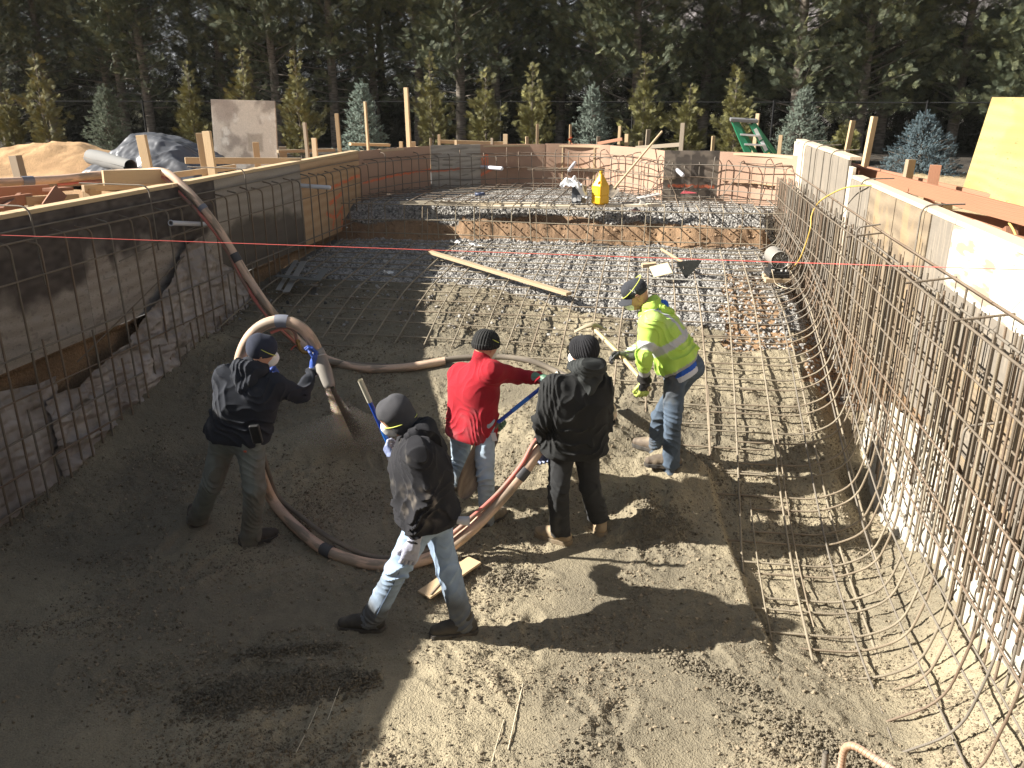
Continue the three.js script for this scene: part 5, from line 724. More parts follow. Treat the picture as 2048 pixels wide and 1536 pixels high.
function boot(T, ankle, toe, color, sole, ground) {                                          // toe: horizontal direction
  const x = V(toe.x, 0, toe.z).normalize(), s = V(-x.z, 0, x.x), y0 = ground, P = (a, b, c) => V(ankle.x, y0, ankle.z).addScaledVector(x, a).addScaledVector(s, b).add(V(0, c, 0)), top = ankle.clone().add(V(0, 0.05, 0));
  const pr = [cap(P(-0.045, 0, 0.055), P(0.05, 0, 0.06), 0.043, 0.046, 0.03), cap(P(0.05, 0, 0.06), P(0.13, 0.004, 0.05), 0.048, 0.047, 0.03), cap(P(0.13, 0.004, 0.05), P(0.19, 0.0, 0.047), 0.047, 0.038, 0.02), cap(P(-0.03, 0, 0.06), top, 0.045, 0.056, 0.03), cap(P(0.01, 0, 0.09), P(0.09, 0, 0.075), 0.04, 0.03, 0.03)];
  const f0 = fieldOf(pr), f = (a, b, c) => Math.max(f0(a, b, c) + 0.003 * fbm(a * 30, b * 30, c * 30, 2), y0 + 0.028 - b); const [lo, hi] = boundsOf(pr, 0.015); const up = mesh('boot', surfaceNet(f, lo, hi, 0.0075, color), M.leather, T);
  const f1 = (a, b, c) => { const d = f0(a, Math.max(b, y0 + 0.045), c) - 0.006; return Math.max(d, b - y0 - 0.034, y0 - b - 0.004); }; mesh('sole', surfaceNet(f1, lo.clone().add(V(-0.01, -0.02, -0.01)), V(hi.x + 0.01, y0 + 0.06, hi.z + 0.01), 0.0075, sole), M.leather, up); return up;
}
// a head with a face, in its own frame: c centre, f forward, u up
function headPrims(c, f, u, neck) {
  const F = f.clone().normalize(), U = u.clone().addScaledVector(F, -u.dot(F)).normalize(), R = F.clone().cross(U), P = (a, b, d) => c.clone().addScaledVector(F, a).addScaledVector(U, b).addScaledVector(R, d);
  const pr = [cap(P(-0.028, 0.035, 0), P(0.025, 0.038, 0), 0.076, 0.072, 0.04), cap(P(-0.02, 0.0, 0.012), P(0.03, -0.01, 0.012), 0.062, 0.056, 0.03), cap(P(-0.02, 0.0, -0.012), P(0.03, -0.01, -0.012), 0.062, 0.056, 0.03), cap(P(0.03, -0.055, 0), P(0.05, -0.085, 0), 0.045, 0.03, 0.035), cap(P(0.0, -0.06, 0.035), P(0.045, -0.085, 0.014), 0.026, 0.018, 0.03), cap(P(0.0, -0.06, -0.035), P(0.045, -0.085, -0.014), 0.026, 0.018, 0.03),
    cap(P(0.088, 0.015, 0), P(0.105, -0.022, 0), 0.01, 0.014, 0.014), cap(P(0.072, 0.032, 0.03), P(0.072, 0.032, -0.03), 0.014, 0.014, 0.016), cap(P(0.083, -0.052, 0.016), P(0.083, -0.052, -0.016), 0.008, 0.008, 0.008), cap(P(0.08, -0.066, 0.012), P(0.08, -0.066, -0.012), 0.008, 0.008, 0.008), cap(P(0.068, 0.012, 0.03), P(0.072, 0.012, 0.03), 0.012, 0.012, 0.006), cap(P(0.068, 0.012, -0.03), P(0.072, 0.012, -0.03), 0.012, 0.012, 0.006)];
  for (const s of [1, -1]) pr.push(cap(P(-0.008, 0.018, 0.076 * s), P(-0.012, -0.028, 0.074 * s), 0.014, 0.01, 0.006), cap(P(-0.018, 0.02, 0.082 * s), P(-0.022, -0.005, 0.084 * s), 0.007, 0.006, 0.004));
  if (neck) pr.push(cap(P(-0.02, -0.05, 0), neck, 0.056, 0.054, 0.03)); return { pr, P, F, U, R };
}
function person(label, J, o) {
  const T = thing('person', label, 'person', [0, 0, 0]); const hipL = J.hipL, hipR = J.hipR, hip = hipL.clone().add(hipR).multiplyScalar(0.5), shM = J.shL.clone().add(J.shR).multiplyScalar(0.5), neck = J.neck; const w = o.bulk ?? 1;
  const side = J.shR.clone().sub(J.shL).normalize(), up = neck.clone().sub(hip).normalize(), fwd = up.clone().cross(side).normalize();  // fwd: where the chest faces
  const H = headPrims(J.head, o.face, o.headUp || V(0, 1, 0), neck);
  { // body: torso, neck and limbs under the clothes, and the head, one surface
    const b = [cap(J.shL, J.shR, 0.045, 0.045, 0.03), cap(shM.clone().lerp(hip, 0.15), hip, 0.085, 0.085, 0.04), cap(hipL, hipR, 0.09, 0.09, 0.06), cap(neck, J.head, 0.045, 0.045, 0.02)];
    for (const s of ['L', 'R']) b.push(cap(J['sh' + s], J['el' + s], 0.045, 0.036), cap(J['el' + s], J['wr' + s], 0.036, 0.026), cap(J['hip' + s], J['kn' + s], 0.075, 0.05), cap(J['kn' + s], J['an' + s], 0.05, 0.034));
    const all = b.concat(H.pr); const [lo, hi] = boundsOf(all, 0.02); const body = surfaceNet(fieldOf(b), lo, hi, 0.014); const [l2, h2] = boundsOf(H.pr.slice(0, 16), 0.012); const hd = surfaceNet(fieldOf(H.pr), l2, h2, 0.0045); mesh('body', merge([body, hd]), o.skin || M.skin, T);
    if (o.eyes !== false) for (const s of [1, -1]) mesh('eye', moved(new THREE.SphereGeometry(0.011, 10, 8), ...H.P(0.071, 0.012, 0.03 * s).toArray()), std([0.1, 0.07, 0.06], 0.25), T);
  }
  { // trousers
    const p = [cap(hipL.clone().addScaledVector(up, 0.08), hipR.clone().addScaledVector(up, 0.08), 0.092 * w, 0.092 * w, 0.05), cap(hipL.clone().addScaledVector(fwd, -0.012), hipR.clone().addScaledVector(fwd, -0.012), 0.102 * w, 0.102 * w, 0.05), cap(hip.clone().addScaledVector(up, 0.05), hip.clone().addScaledVector(up, 0.2), 0.096 * w, 0.096 * w, 0.05)]; const lw = o.legW ?? 1;
    for (const s of ['L', 'R']) { const a = J['an' + s].clone().add(V(0, -0.01, 0)); p.push(cap(J['hip' + s], J['kn' + s], 0.098 * lw, 0.078 * lw, 0.04), cap(J['kn' + s], a, 0.076 * lw, 0.074 * lw, 0.03), cap(a.clone().lerp(J['kn' + s], 0.16), a, 0.076 * lw, 0.08 * lw, 0.02)); }
    const knees = [J.knL, J.knR, J.anL, J.anR, hipL, hipR].map((q, i) => [q, i < 2 ? 0.14 : i < 4 ? 0.17 : 0.16]); const wh = (x, y, z) => { let m = 0.3; for (const [q, r] of knees) { const d = Math.hypot(x - q.x, y - q.y, z - q.z); m = Math.max(m, 1.25 * sstep(r, r * 0.3, d)); } return m; };
    let f = creased(fieldOf(p), [0.25, 1, 0.15], 0.072, 0.022, o.seed, wh); const waist = hip.clone().addScaledVector(up, 0.19), f0 = f; f = (x, y, z) => Math.max(f0(x, y, z), (x - waist.x) * up.x + (y - waist.y) * up.y + (z - waist.z) * up.z); const cut = f, lowest = (s) => J['an' + s].y - 0.045; const fl = Math.min(J.anL.y, J.anR.y); f = (x, y, z) => { let d = cut(x, y, z); const l = Math.hypot(x - J.anL.x, z - J.anL.z) < Math.hypot(x - J.anR.x, z - J.anR.z) ? J.anL.y : J.anR.y; if (y < fl + 0.3) d = Math.max(d, l - (o.cuffDrop ?? 0.045) + 0.014 * noise3(x * 20, 1, z * 20) - y); return d; };
    const [lo, hi] = boundsOf(p, 0.03); const m = mesh('trousers', surfaceNet(f, lo, hi, 0.0105, o.trouserColor, 1), M.denim, T);
    if (o.seams) for (const s of ['L', 'R']) { const pts = []; const out = side.clone().multiplyScalar(s === 'L' ? -1 : 1); for (let i = 0; i <= 10; i++) { const t = i / 10, c = t < 0.5 ? J['hip' + s].clone().lerp(J['kn' + s], t * 2) : J['kn' + s].clone().lerp(J['an' + s], t * 2 - 1); let d = 0.02; const q = c.clone(); while (f(q.x, q.y, q.z) < -0.001 && d < 0.3) { d += 0.004; q.copy(c).addScaledVector(out, d); } pts.push(q); } mesh('seam', tube(pts, 0.0028, 3, 5), std(o.seams, 0.9), m); }
    for (const s of ['L', 'R']) boot(T, J['an' + s], o['toe' + s], o.bootColor, o.soleColor || dusty([0.05, 0.045, 0.04], MUD, 0.1, 14), o.ground ? o.ground[s === 'L' ? 0 : 1] : floorH(J['an' + s].x, J['an' + s].z) - 0.008);
    if (o.pocket) { const q = hip.clone().addScaledVector(fwd, -0.01).addScaledVector(side, o.pocket.side * 0.13).addScaledVector(up, -0.02); }
  }
  { // jacket
    const j = o.puff ?? 0, p = [cap(J.shL.clone().addScaledVector(up, -0.02), J.shR.clone().addScaledVector(up, -0.02), 0.088 + j, 0.088 + j, 0.05), cap(shM.clone().addScaledVector(up, -0.16).addScaledVector(side, 0.075), shM.clone().addScaledVector(up, -0.16).addScaledVector(side, -0.075), (0.13 + j) * w, (0.13 + j) * w, 0.07), cap(shM.clone().addScaledVector(side, 0.07).addScaledVector(up, -0.12), hip.clone().addScaledVector(side, 0.075).addScaledVector(up, o.hem ?? 0.05), (0.126 + j) * w, (0.153 + j) * w, 0.07), cap(shM.clone().addScaledVector(side, -0.07).addScaledVector(up, -0.12), hip.clone().addScaledVector(side, -0.075).addScaledVector(up, o.hem ?? 0.05), (0.126 + j) * w, (0.153 + j) * w, 0.07), cap(shM.clone().addScaledVector(up, -0.02), neck.clone().addScaledVector(up, 0.035), 0.088, 0.076, 0.05)];
    if (o.belly) p.push(cap(hip.clone().addScaledVector(up, 0.2).addScaledVector(fwd, o.belly), hip.clone().addScaledVector(up, 0.28).addScaledVector(fwd, o.belly), 0.14, 0.13, 0.08));
    for (const s of ['L', 'R']) { const wr = J['wr' + s].clone().lerp(J['el' + s], o.cuff ?? 0.12); p.push(cap(J['sh' + s], J['el' + s], 0.078 + j, 0.064 + j * 0.8, 0.05), cap(J['el' + s], wr, 0.064 + j * 0.7, 0.047 + j * 0.5, 0.03)); }
    const hot = [[J.elL, 0.17], [J.elR, 0.17], [J.shL, 0.16], [J.shR, 0.16], [J.wrL, 0.14], [J.wrR, 0.14]]; const wh = (x, y, z) => { let m = 0.42; for (const [q, r] of hot) { const d = Math.hypot(x - q.x, y - q.y, z - q.z); m = Math.max(m, 1.1 * sstep(r, r * 0.3, d)); } const a = (x - hip.x) * up.x + (y - hip.y) * up.y + (z - hip.z) * up.z; return Math.max(m, 0.9 * sstep(0.22, 0.06, Math.abs(a - 0.1))); };
    let f = creased(fieldOf(p), o.foldAxis || [0.5, 0.8, 0.2], o.foldLam || 0.075, (o.foldAmp || 0.012) * 2, o.seed + 3, wh); const hem = hip.clone().addScaledVector(up, (o.hem ?? 0.05) - 0.06), g0 = f, hu = up.clone().lerp(V(0, 1, 0), o.level ?? 0.5).normalize(); f = (x, y, z) => { const a = (x - hem.x) * hu.x + (y - hem.y) * hu.y + (z - hem.z) * hu.z, lat = Math.hypot(x - hip.x, z - hip.z); return lat < 0.28 && a < 0.25 ? Math.max(g0(x, y, z) - 0.004 * sstep(0.05, 0.0, Math.abs(a - 0.03)), -a + 0.003 * noise3(x * 9, y * 9, z * 9)) : g0(x, y, z); };
    const [lo, hi] = boundsOf(p, 0.035); const m = mesh(o.jacketName || 'hooded_sweatshirt', surfaceNet(f, lo, hi, 0.0105, o.jacketColor), M.fleece, T); if (o.bands) o.bands(m, { hip, shM, up, side, fwd, neck, f, J });
    if (o.hood) { // a hood lying in folds behind the neck
      const c = neck.clone(), N = (a, b, d) => c.clone().addScaledVector(fwd, a).addScaledVector(side, b).addScaledVector(up, d); const q = []; for (let i = 0; i < 9; i++) { const t0 = i / 9 * Math.PI, t1 = (i + 1) / 9 * Math.PI; q.push(cap(N(0.05 - 0.12 * Math.sin(t0), 0.095 * Math.cos(t0), 0.02 + 0.03 * Math.sin(t0)), N(0.05 - 0.12 * Math.sin(t1), 0.095 * Math.cos(t1), 0.02 + 0.03 * Math.sin(t1)), 0.043 + 0.014 * Math.sin(t0), 0.043 + 0.014 * Math.sin(t1), 0.02)); }
      q.push(cap(N(-0.1, 0.05, -0.02), N(-0.13, 0.0, -0.1), 0.05, 0.035, 0.04), cap(N(-0.1, -0.05, -0.02), N(-0.13, 0.0, -0.1), 0.05, 0.035, 0.04), cap(N(-0.06, 0.1, 0.03), N(-0.06, -0.1, 0.03), 0.035, 0.035, 0.03)); if (o.hood > 1) q.push(cap(N(-0.08, 0.05, 0.07), N(-0.08, -0.05, 0.07), 0.065, 0.065, 0.04));
      const fh = creased(fieldOf(q), [0.7, 0.4, 0.7], 0.055, 0.012, o.seed + 9, null); const [a, b] = boundsOf(q, 0.03); mesh('hood', surfaceNet(fh, a, b, 0.008, o.hoodColor || o.jacketColor), M.fleece, m);
    }
  }
  { // headgear and dust mask
    const { P, F, U, R } = H; const ht = o.hat; const band = (name, t, h, col, r = 0.0035) => { const pts = []; for (let i = 0; i <= 24; i++) { const a = i / 24 * 2 * Math.PI; const p = P(0.0 + t * Math.cos(a) * 0.4 + 0.106 * Math.cos(a), h(Math.cos(a)), 0.094 * Math.sin(a)); pts.push(p); } mesh(name, tube(pts, r, 2, 5), std(col, 0.6), T); };
    let q = [cap(P(-0.035, 0.045, 0), P(0.018, 0.05, 0), 0.088, 0.083, 0.04), cap(P(-0.03, 0.01, 0.014), P(0.01, 0.02, 0.014), 0.078, 0.076, 0.03), cap(P(-0.03, 0.01, -0.014), P(0.01, 0.02, -0.014), 0.078, 0.076, 0.03)]; if (ht.long) q.push(cap(P(-0.03, -0.05, 0.02), P(0.0, -0.06, 0.02), 0.072, 0.066, 0.03), cap(P(-0.03, -0.05, -0.02), P(0.0, -0.06, -0.02), 0.072, 0.066, 0.03)); if (ht.cap) q = [cap(P(-0.03, 0.045, 0), P(0.02, 0.05, 0), 0.088, 0.085, 0.04)];
    const f0 = fieldOf(q), slope = ht.slope ?? 0.5, low = ht.low ?? -0.005; const f = (x, y, z) => { const v = V(x, y, z).sub(J.head), a = v.dot(F), b = v.dot(U), r = v.dot(R); let d = f0(x, y, z) - 0.002 * noise3(x * 25, y * 25, z * 25); if (ht.rib) { const ang = Math.atan2(r, a); d -= 0.0022 * Math.sin(ang * 34) * sstep(0.14, 0.1, b); } if (ht.cuff) d -= 0.006 * sstep(0.048, 0.044, b - a * slope - low); if (ht.long) { const open = Math.max(a - 0.062 - 0.1 * Math.max(0, b - 0.02), -9); return Math.max(d, b < 0.045 ? open : -9); } return Math.max(d, low + a * slope - b); };
    const [lo, hi] = boundsOf(q, 0.02); const hm = mesh(ht.name, surfaceNet(f, lo, hi, ht.rib ? 0.0038 : 0.006, ht.color), M.fleece, T);
    if (ht.cap) { const v = sheet(20, 10, (s, t) => { const a = (s - 0.5) * 2.3, r = 0.086 + 0.075 * t * Math.cos(a * 0.75); return P(Math.cos(a) * r, 0.03 - 0.028 * t - 0.03 * Math.abs(a) * 0.6, Math.sin(a) * r * 0.95).toArray(); }); const vv = v.clone(); vv.translate(0, -0.004, 0); mesh('visor', merge([v, vv]), std(ht.visor || [0.03, 0.032, 0.04], 0.9), hm); if (ht.mark) ht.mark(hm, P, F, U, R); }
    if (ht.seam) { const pts = []; for (let i = 0; i <= 14; i++) { const a = -0.5 + i / 14 * 2.6; pts.push(P(0.095 * Math.cos(a) - 0.006, 0.045 + 0.09 * Math.sin(a), 0.002)); } mesh('seam', tube(pts, 0.002, 2, 5), std([0.02, 0.02, 0.022], 0.9), hm); }
    if (o.mask) { const mg = surfaceNet(((g) => (x, y, z) => { const v = V(x, y, z).sub(J.head); return Math.max(g(x, y, z), 0.052 - v.dot(F)); })(fieldOf([cap(P(0.07, -0.02, 0), P(0.068, -0.06, 0), 0.05, 0.046, 0.03), cap(P(0.1, -0.03, 0), P(0.098, -0.045, 0), 0.032, 0.032, 0.03)])), P(0.08, -0.04, 0).addScalar(-0.1), P(0.08, -0.04, 0).addScalar(0.1), 0.006); mesh('dust_mask', mg, std([0.78, 0.77, 0.74], 0.9), T); }
    if (o.strap) band('mask_strap', 0, (c) => o.strap[0] + c * o.strap[1], [0.62, 0.66, 0.12]);
  }
  return { T, H, side, up, fwd, hip };
}
const P3 = (px, py, z) => at(px, py, 'z', z);
const len = (n, a, b) => n + ' ' + a.distanceTo(b).toFixed(2);
function checkPose(n, J) { console.log(n, ['L', 'R'].map((s) => [len('ua', J['sh' + s], J['el' + s]), len('fa', J['el' + s], J['wr' + s]), len('th', J['hip' + s], J['kn' + s]), len('sh', J['kn' + s], J['an' + s]), 'an ' + (J['an' + s].y - floorH(J['an' + s].x, J['an' + s].z)).toFixed(2)].join(' ')).join(' | '), len('shw', J.shL, J.shR), len('torso', J.neck, J.hipL.clone().add(J.hipR).multiplyScalar(0.5)), len('nh', J.neck, J.head), 'head ' + J.head.y.toFixed(2)); }
const GLOVE = { blue: [0.035, 0.085, 0.36], grey: [0.36, 0.37, 0.46], green: [0.1, 0.2, 0.13], black: [0.02, 0.02, 0.022], lime: [0.45, 0.55, 0.12] };
const mudLow = (base, y0, y1, dust = MUD, s = 0) => (x, y, z) => { const k = sstep(y1, y0, y + 0.16 * fbm(x * 7 + s, y * 7, z * 7, 3)), p = sstep(0.16, 0.4, fbm(x * 6, y * 4 + s, z * 6, 4)) * 0.55, v = 1 + 0.16 * noise3(x * 26, y * 26, z * 26) + 0.1 * noise3(x * 7, y * 7, z * 7); return base.map((q, i) => mix(q, dust[i], Math.max(k * 0.85, p)) * v); };
// nozzle man
const GJ = { hipL: P3(450, 876, -5.34), hipR: P3(500, 880, -5.3), knL: P3(424, 966, -5.3), knR: P3(508, 978, -5.2), anL: P3(392, 1042, -5.5), anR: P3(500, 1078, -5.3), shL: P3(452, 752, -5.3), shR: P3(548, 768, -5.36), elL: P3(470, 790, -5.52), wrL: P3(520, 745, -5.72), elR: P3(603, 790, -5.55), wrR: P3(627, 738, -5.72), neck: P3(497, 742, -5.34), head: P3(524, 703, -5.42) };
checkPose('gunner', GJ);
const gunner = person('man in dark navy hoodie and green grey work trousers aiming the spray nozzle', GJ, { seed: 1, face: V(0.85, -0.35, -0.55), headUp: V(0.2, 1, -0.1), bulk: 1.12, puff: 0.01, hem: 0.07, jacketColor: dusty([0.018, 0.021, 0.03], [0.12, 0.115, 0.115], -0.22, 5), hood: 1, trouserColor: mudLow([0.17, 0.185, 0.165], 0.02, 0.3), legW: 1.12, toeL: V(-0.6, 0, -0.8), toeR: V(0.75, 0, -0.65), bootColor: dusty([0.05, 0.042, 0.035], MUD, 0.15, 10), hat: { name: 'skull_cap', color: dusty([0.025, 0.03, 0.05], [0.1, 0.1, 0.11], -0.25, 12), low: -0.035, slope: 0.35 }, mask: true, strap: [0.03, -0.03], foldAxis: [0.8, 0.7, 0], foldLam: 0.1 });
hand(gunner.T, 'glove', P3(629, 730, -5.74), V(0.1, 0.95, -0.2), V(-0.75, 0.15, 0.35), [0.7, 0.75], 1.12, (a) => a > -0.02 ? GLOVE.blue : GLOVE.grey, 1); hand(gunner.T, 'glove', GJ.wrL, V(0.8, 0.3, -0.2), V(0.2, -0.3, 0.7), [0.7, 0.7], 1.1, () => GLOVE.blue, -1);
{ const q = gunner, g = box(0.075, 0.15, 0.035, 0.012); const m = mesh('phone_pouch', g, std([0.012, 0.012, 0.013], 0.5), q.T); m.position.copy(P3(512, 868, -5.14)); m.rotation.set(0.1, 0.2, 0.08); const t = mesh('trouser_tag', box(0.022, 0.014, 0.006, 0.002), std([0.5, 0.09, 0.05], 0.7), q.T); t.position.copy(P3(490, 903, -5.155)); }
// walking man in front
const FJ = { hipL: P3(846, 1040, -4.4), hipR: P3(866, 1028, -4.58), knL: P3(796, 1138, -4.28), knR: P3(898, 1142, -4.5), anL: P3(742, 1237, -4.42), anR: P3(928, 1243, -4.46), shL: P3(838, 905, -4.36), shR: P3(826, 880, -4.74), elL: P3(850, 1000, -4.28), wrL: P3(828, 1082, -4.24), elR: P3(800, 940, -4.82), wrR: P3(788, 918, -5.02), neck: P3(834, 872, -4.54), head: P3(793, 832, -4.54) };
checkPose('walker', FJ);
const walker = person('man in black hoodie and pale jeans walking left in front with a grey hood cap', FJ, { seed: 2, face: V(-0.85, -0.6, 0.15), headUp: V(-0.55, 0.8, 0.1), bulk: 1.2, puff: 0.02, hem: 0.06, jacketColor: (() => { const d = dusty([0.014, 0.014, 0.018], [0.2, 0.18, 0.155], -0.3, 8, 4); const el = FJ.elL; return (x, y, z) => { const c = d(x, y, z), r = Math.hypot(x - el.x, y - el.y, z - el.z), k = sstep(0.2, 0.05, r) * sstep(0.0, 0.35, fbm(x * 12, y * 12, z * 12, 3) + 0.08); return c.map((q, i) => mix(q, [0.34, 0.29, 0.24][i], k * 0.8)); }; })(), hood: 1, trouserColor: mudLow([0.28, 0.37, 0.5], 0.2, 0.44, [0.085, 0.078, 0.065]), seams: [0.09, 0.13, 0.2], toeL: V(-1, 0, 0.12), toeR: V(-0.9, 0, 0.35), bootColor: dusty([0.045, 0.04, 0.034], [0.11, 0.095, 0.075], 0.1, 10), hat: { name: 'hood_cap', long: true, color: dusty([0.055, 0.055, 0.062], [0.1, 0.1, 0.1], -0.2, 14), seam: true }, mask: true, strap: [-0.035, 0.03], foldAxis: [0.25, 0.9, 0.2], foldLam: 0.08, cuff: 0.05 });
hand(walker.T, 'glove', P3(827, 1086, -4.24), V(-0.25, -0.95, 0.1), V(-0.4, -0.2, -0.8), [0.35, 0.5], 1.15, () => GLOVE.grey, -1); hand(walker.T, 'glove', FJ.wrR, V(-0.6, 0.6, -0.35), V(0.4, 0.3, -0.6), [0.9, 0.85], 1.1, (a, n) => n > 0.01 ? GLOVE.grey : [0.2, 0.24, 0.4], 1);
{ const c = P3(912, 1040, -4.4); const g = sheet(16, 12, (s, t) => [c.x + (s - 0.35) * 0.13, c.y + 0.03 * Math.cos(t * 2 * Math.PI) * (0.6 + s * 0.5), c.z + 0.022 * Math.sin(t * 2 * Math.PI)]); mesh('white_rag', g, std([0.62, 0.62, 0.66], 0.85), walker.T); }
// man in red with the shovel
const RJ = { hipL: P3(922, 858, -6.08), hipR: P3(966, 858, -5.94), knL: P3(920, 925, -6.14), knR: P3(972, 952, -5.8), anL: P3(915, 965, -6.32), anR: P3(974, 1040, -5.84), shL: P3(922, 746, -6.16), shR: P3(984, 742, -5.94), elL: P3(930, 808, -6.28), wrL: P3(978, 846, -6.12), elR: P3(1034, 752, -6.14), wrR: P3(1084, 757, -6.06), neck: P3(962, 722, -6.02), head: P3(972, 692, -6.06) };
checkPose('red', RJ);
const redman = person('man in bright red sweatshirt and pale jeans holding a blue handled shovel', RJ, { seed: 3, face: V(0.5, -0.35, -0.8), bulk: 1.06, puff: 0.01, hem: 0.0, level: 0.95, jacketName: 'sweatshirt', jacketColor: (x, y, z) => { const v = 1 + 0.12 * noise3(x * 20, y * 20, z * 20); const d = 0.5 * sstep(0.15, 0.5, fbm(x * 6, y * 6, z * 6, 4)); return [mix(0.33, 0.24, d) * v, mix(0.009, 0.075, d) * v, mix(0.02, 0.085, d) * v]; }, trouserColor: mudLow([0.32, 0.4, 0.49], -0.05, 0.24, [0.2, 0.18, 0.15]), toeL: V(0.1, 0, -1), toeR: V(0.5, 0, -0.8), bootColor: dusty([0.2, 0.16, 0.115], MUD, 0.1, 10), hat: { name: 'knit_beanie', rib: true, cuff: true, low: -0.01, slope: 0.3, color: dusty([0.018, 0.018, 0.018], [0.06, 0.06, 0.06], -0.2, 12) }, mask: true, strap: [0.055, -0.02], foldAxis: [0.5, 0.85, 0.1], foldLam: 0.13, foldAmp: 0.007 });
hand(redman.T, 'glove', RJ.wrR, V(0.95, -0.1, 0.1), V(0.15, -0.75, 0.4), [0.55, 0.65], 1.1, (a, n) => n > 0.012 ? [0.2, 0.26, 0.27] : a > 0.05 ? GLOVE.blue : GLOVE.green, -1); hand(redman.T, 'glove', RJ.wrL, V(0.85, -0.2, 0.3), V(0.2, 0.6, 0.4), [0.7, 0.7], 1.1, () => GLOVE.green, 1);
{ const m = mesh('paper_tag', box(0.04, 0.07, 0.006, 0.002), std([0.6, 0.6, 0.62], 0.8), redman.T); m.position.copy(P3(988, 874, -5.86)); m.rotation.z = 0.25; const b = mesh('belt_patch', box(0.05, 0.02, 0.006, 0.002), std([0.22, 0.1, 0.04], 0.7), redman.T); b.position.copy(P3(960, 858, -5.84)); }
// man in black jacket
const BJ = { hipL: P3(1126, 888, -5.74), hipR: P3(1170, 886, -5.82), knL: P3(1116, 982, -5.64), knR: P3(1180, 970, -5.78), anL: P3(1122, 1075, -5.68), anR: P3(1200, 1046, -5.86), shL: P3(1108, 775, -5.66), shR: P3(1200, 770, -5.82), elL: P3(1082, 842, -5.58), wrL: P3(1082, 890, -5.78), elR: P3(1206, 850, -5.9), wrR: P3(1180, 895, -6.05), neck: P3(1172, 742, -5.76), head: P3(1168, 706, -5.78) };
checkPose('black', BJ);
const blackman = person('man in black hooded jacket and ribbed beanie holding the hoses, tan boots', BJ, { seed: 4, cuffDrop: -0.035, face: V(-0.92, -0.25, -0.3), headUp: V(-0.1, 1, 0), bulk: 1.16, puff: 0.022, hem: 0.0, belly: 0.03, jacketName: 'hooded_jacket', jacketColor: dusty([0.014, 0.0145, 0.015], [0.075, 0.075, 0.073], -0.26, 6, 8), hood: 2, hoodColor: dusty([0.032, 0.035, 0.035], [0.06, 0.06, 0.06], -0.1, 6, 2), trouserColor: mudLow([0.024, 0.025, 0.027], -0.02, 0.2, [0.14, 0.13, 0.115], 3), legW: 1.12, toeL: V(-0.9, 0, -0.3), toeR: V(-0.2, 0, -1), bootColor: dusty([0.32, 0.24, 0.15], MUD, -0.05, 10), soleColor: dusty([0.25, 0.19, 0.12], MUD, 0.1, 14), hat: { name: 'knit_beanie', rib: true, low: -0.03, slope: 0.2, color: () => [0.014, 0.014, 0.017] }, mask: true, strap: [-0.05, 0.0], foldAxis: [0.4, 0.85, 0.3], foldLam: 0.11, foldAmp: 0.014, cuff: 0.05 });
hand(blackman.T, 'glove', BJ.wrL, V(-0.05, -0.9, -0.2), V(0.5, -0.2, 0.4), [0.8, 0.8], 1.1, () => [0.24, 0.27, 0.4], -1); hand(blackman.T, 'glove', BJ.wrR, V(-0.6, -0.6, -0.2), V(0.2, -0.5, 0.4), [0.6, 0.6], 1.1, () => GLOVE.black, 1);
// man in the high visibility coat
const HJ = { hipL: P3(1350, 745, -6.6), hipR: P3(1382, 736, -6.76), knL: P3(1345, 842, -6.48), knR: P3(1320, 832, -6.8), anL: P3(1342, 938, -6.6), anR: P3(1312, 902, -6.9), shL: P3(1300, 645, -6.52), shR: P3(1308, 622, -6.9), elL: P3(1288, 712, -6.38), wrL: P3(1290, 762, -6.52), elR: P3(1300, 690, -7.0), wrR: P3(1252, 712, -6.8), neck: P3(1300, 622, -6.72), head: P3(1272, 590, -6.7) };
checkPose('vest', HJ);
const HV = (() => { const lime = [0.46, 0.68, 0.11], shade = [0.58, 0.76, 0.22]; return (x, y, z) => { const v = 1 + 0.08 * noise3(x * 18, y * 18, z * 18), d = sstep(0.2, 0.5, fbm(x * 7, y * 7, z * 7, 3)); const gr = 0.45 * sstep(0.12, 0.45, fbm(x * 5 + 9, y * 5, z * 5, 4)); return lime.map((q, i) => mix(mix(q, shade[i], d), [0.5, 0.55, 0.36][i], gr) * v); }; })();
const SILV = [0.5, 0.51, 0.53];
const nearSeg = (p, a, b) => { const d = b.clone().sub(a), t = clamp(p.clone().sub(a).dot(d) / d.lengthSq()); return [t, p.distanceTo(a.clone().addScaledVector(d, t))]; };
const hvColor = (x, y, z) => { const p = V(x, y, z), base = HV(x, y, z); const up = HJ.neck.clone().sub(HJ.hipL.clone().add(HJ.hipR).multiplyScalar(0.5)); const L = up.length(); up.normalize(); const hp = HJ.hipL.clone().add(HJ.hipR).multiplyScalar(0.5); const a = p.clone().sub(hp).dot(up);
  for (const s of ['L', 'R']) { const [t1, d1] = nearSeg(p, HJ['sh' + s], HJ['el' + s]), [t2, d2] = nearSeg(p, HJ['el' + s], HJ['wr' + s]); const arm = Math.min(d1, d2) < 0.115 && !(a > 0.06 && Math.abs(p.clone().sub(hp).dot(HJ.shR.clone().sub(HJ.shL).normalize())) < 0.14); if (arm) { if (d2 < d1 && t2 > 0.52) return t2 > 0.7 ? [0.018, 0.016, 0.015] : SILV.map((q) => q * 0.7); if (d1 < d2 && t1 > 0.62 && t1 < 0.86) return SILV; if (s === 'L') return base; } }
  if (a < 0.075) return SILV.map((q) => q * 0.62); if (a > 0.24 && a < 0.305) return SILV; const lt = Math.abs(p.clone().sub(hp).dot(HJ.shR.clone().sub(HJ.shL).normalize())); if (a > 0.3 && lt > 0.075 && lt < 0.125) return SILV; return base; };
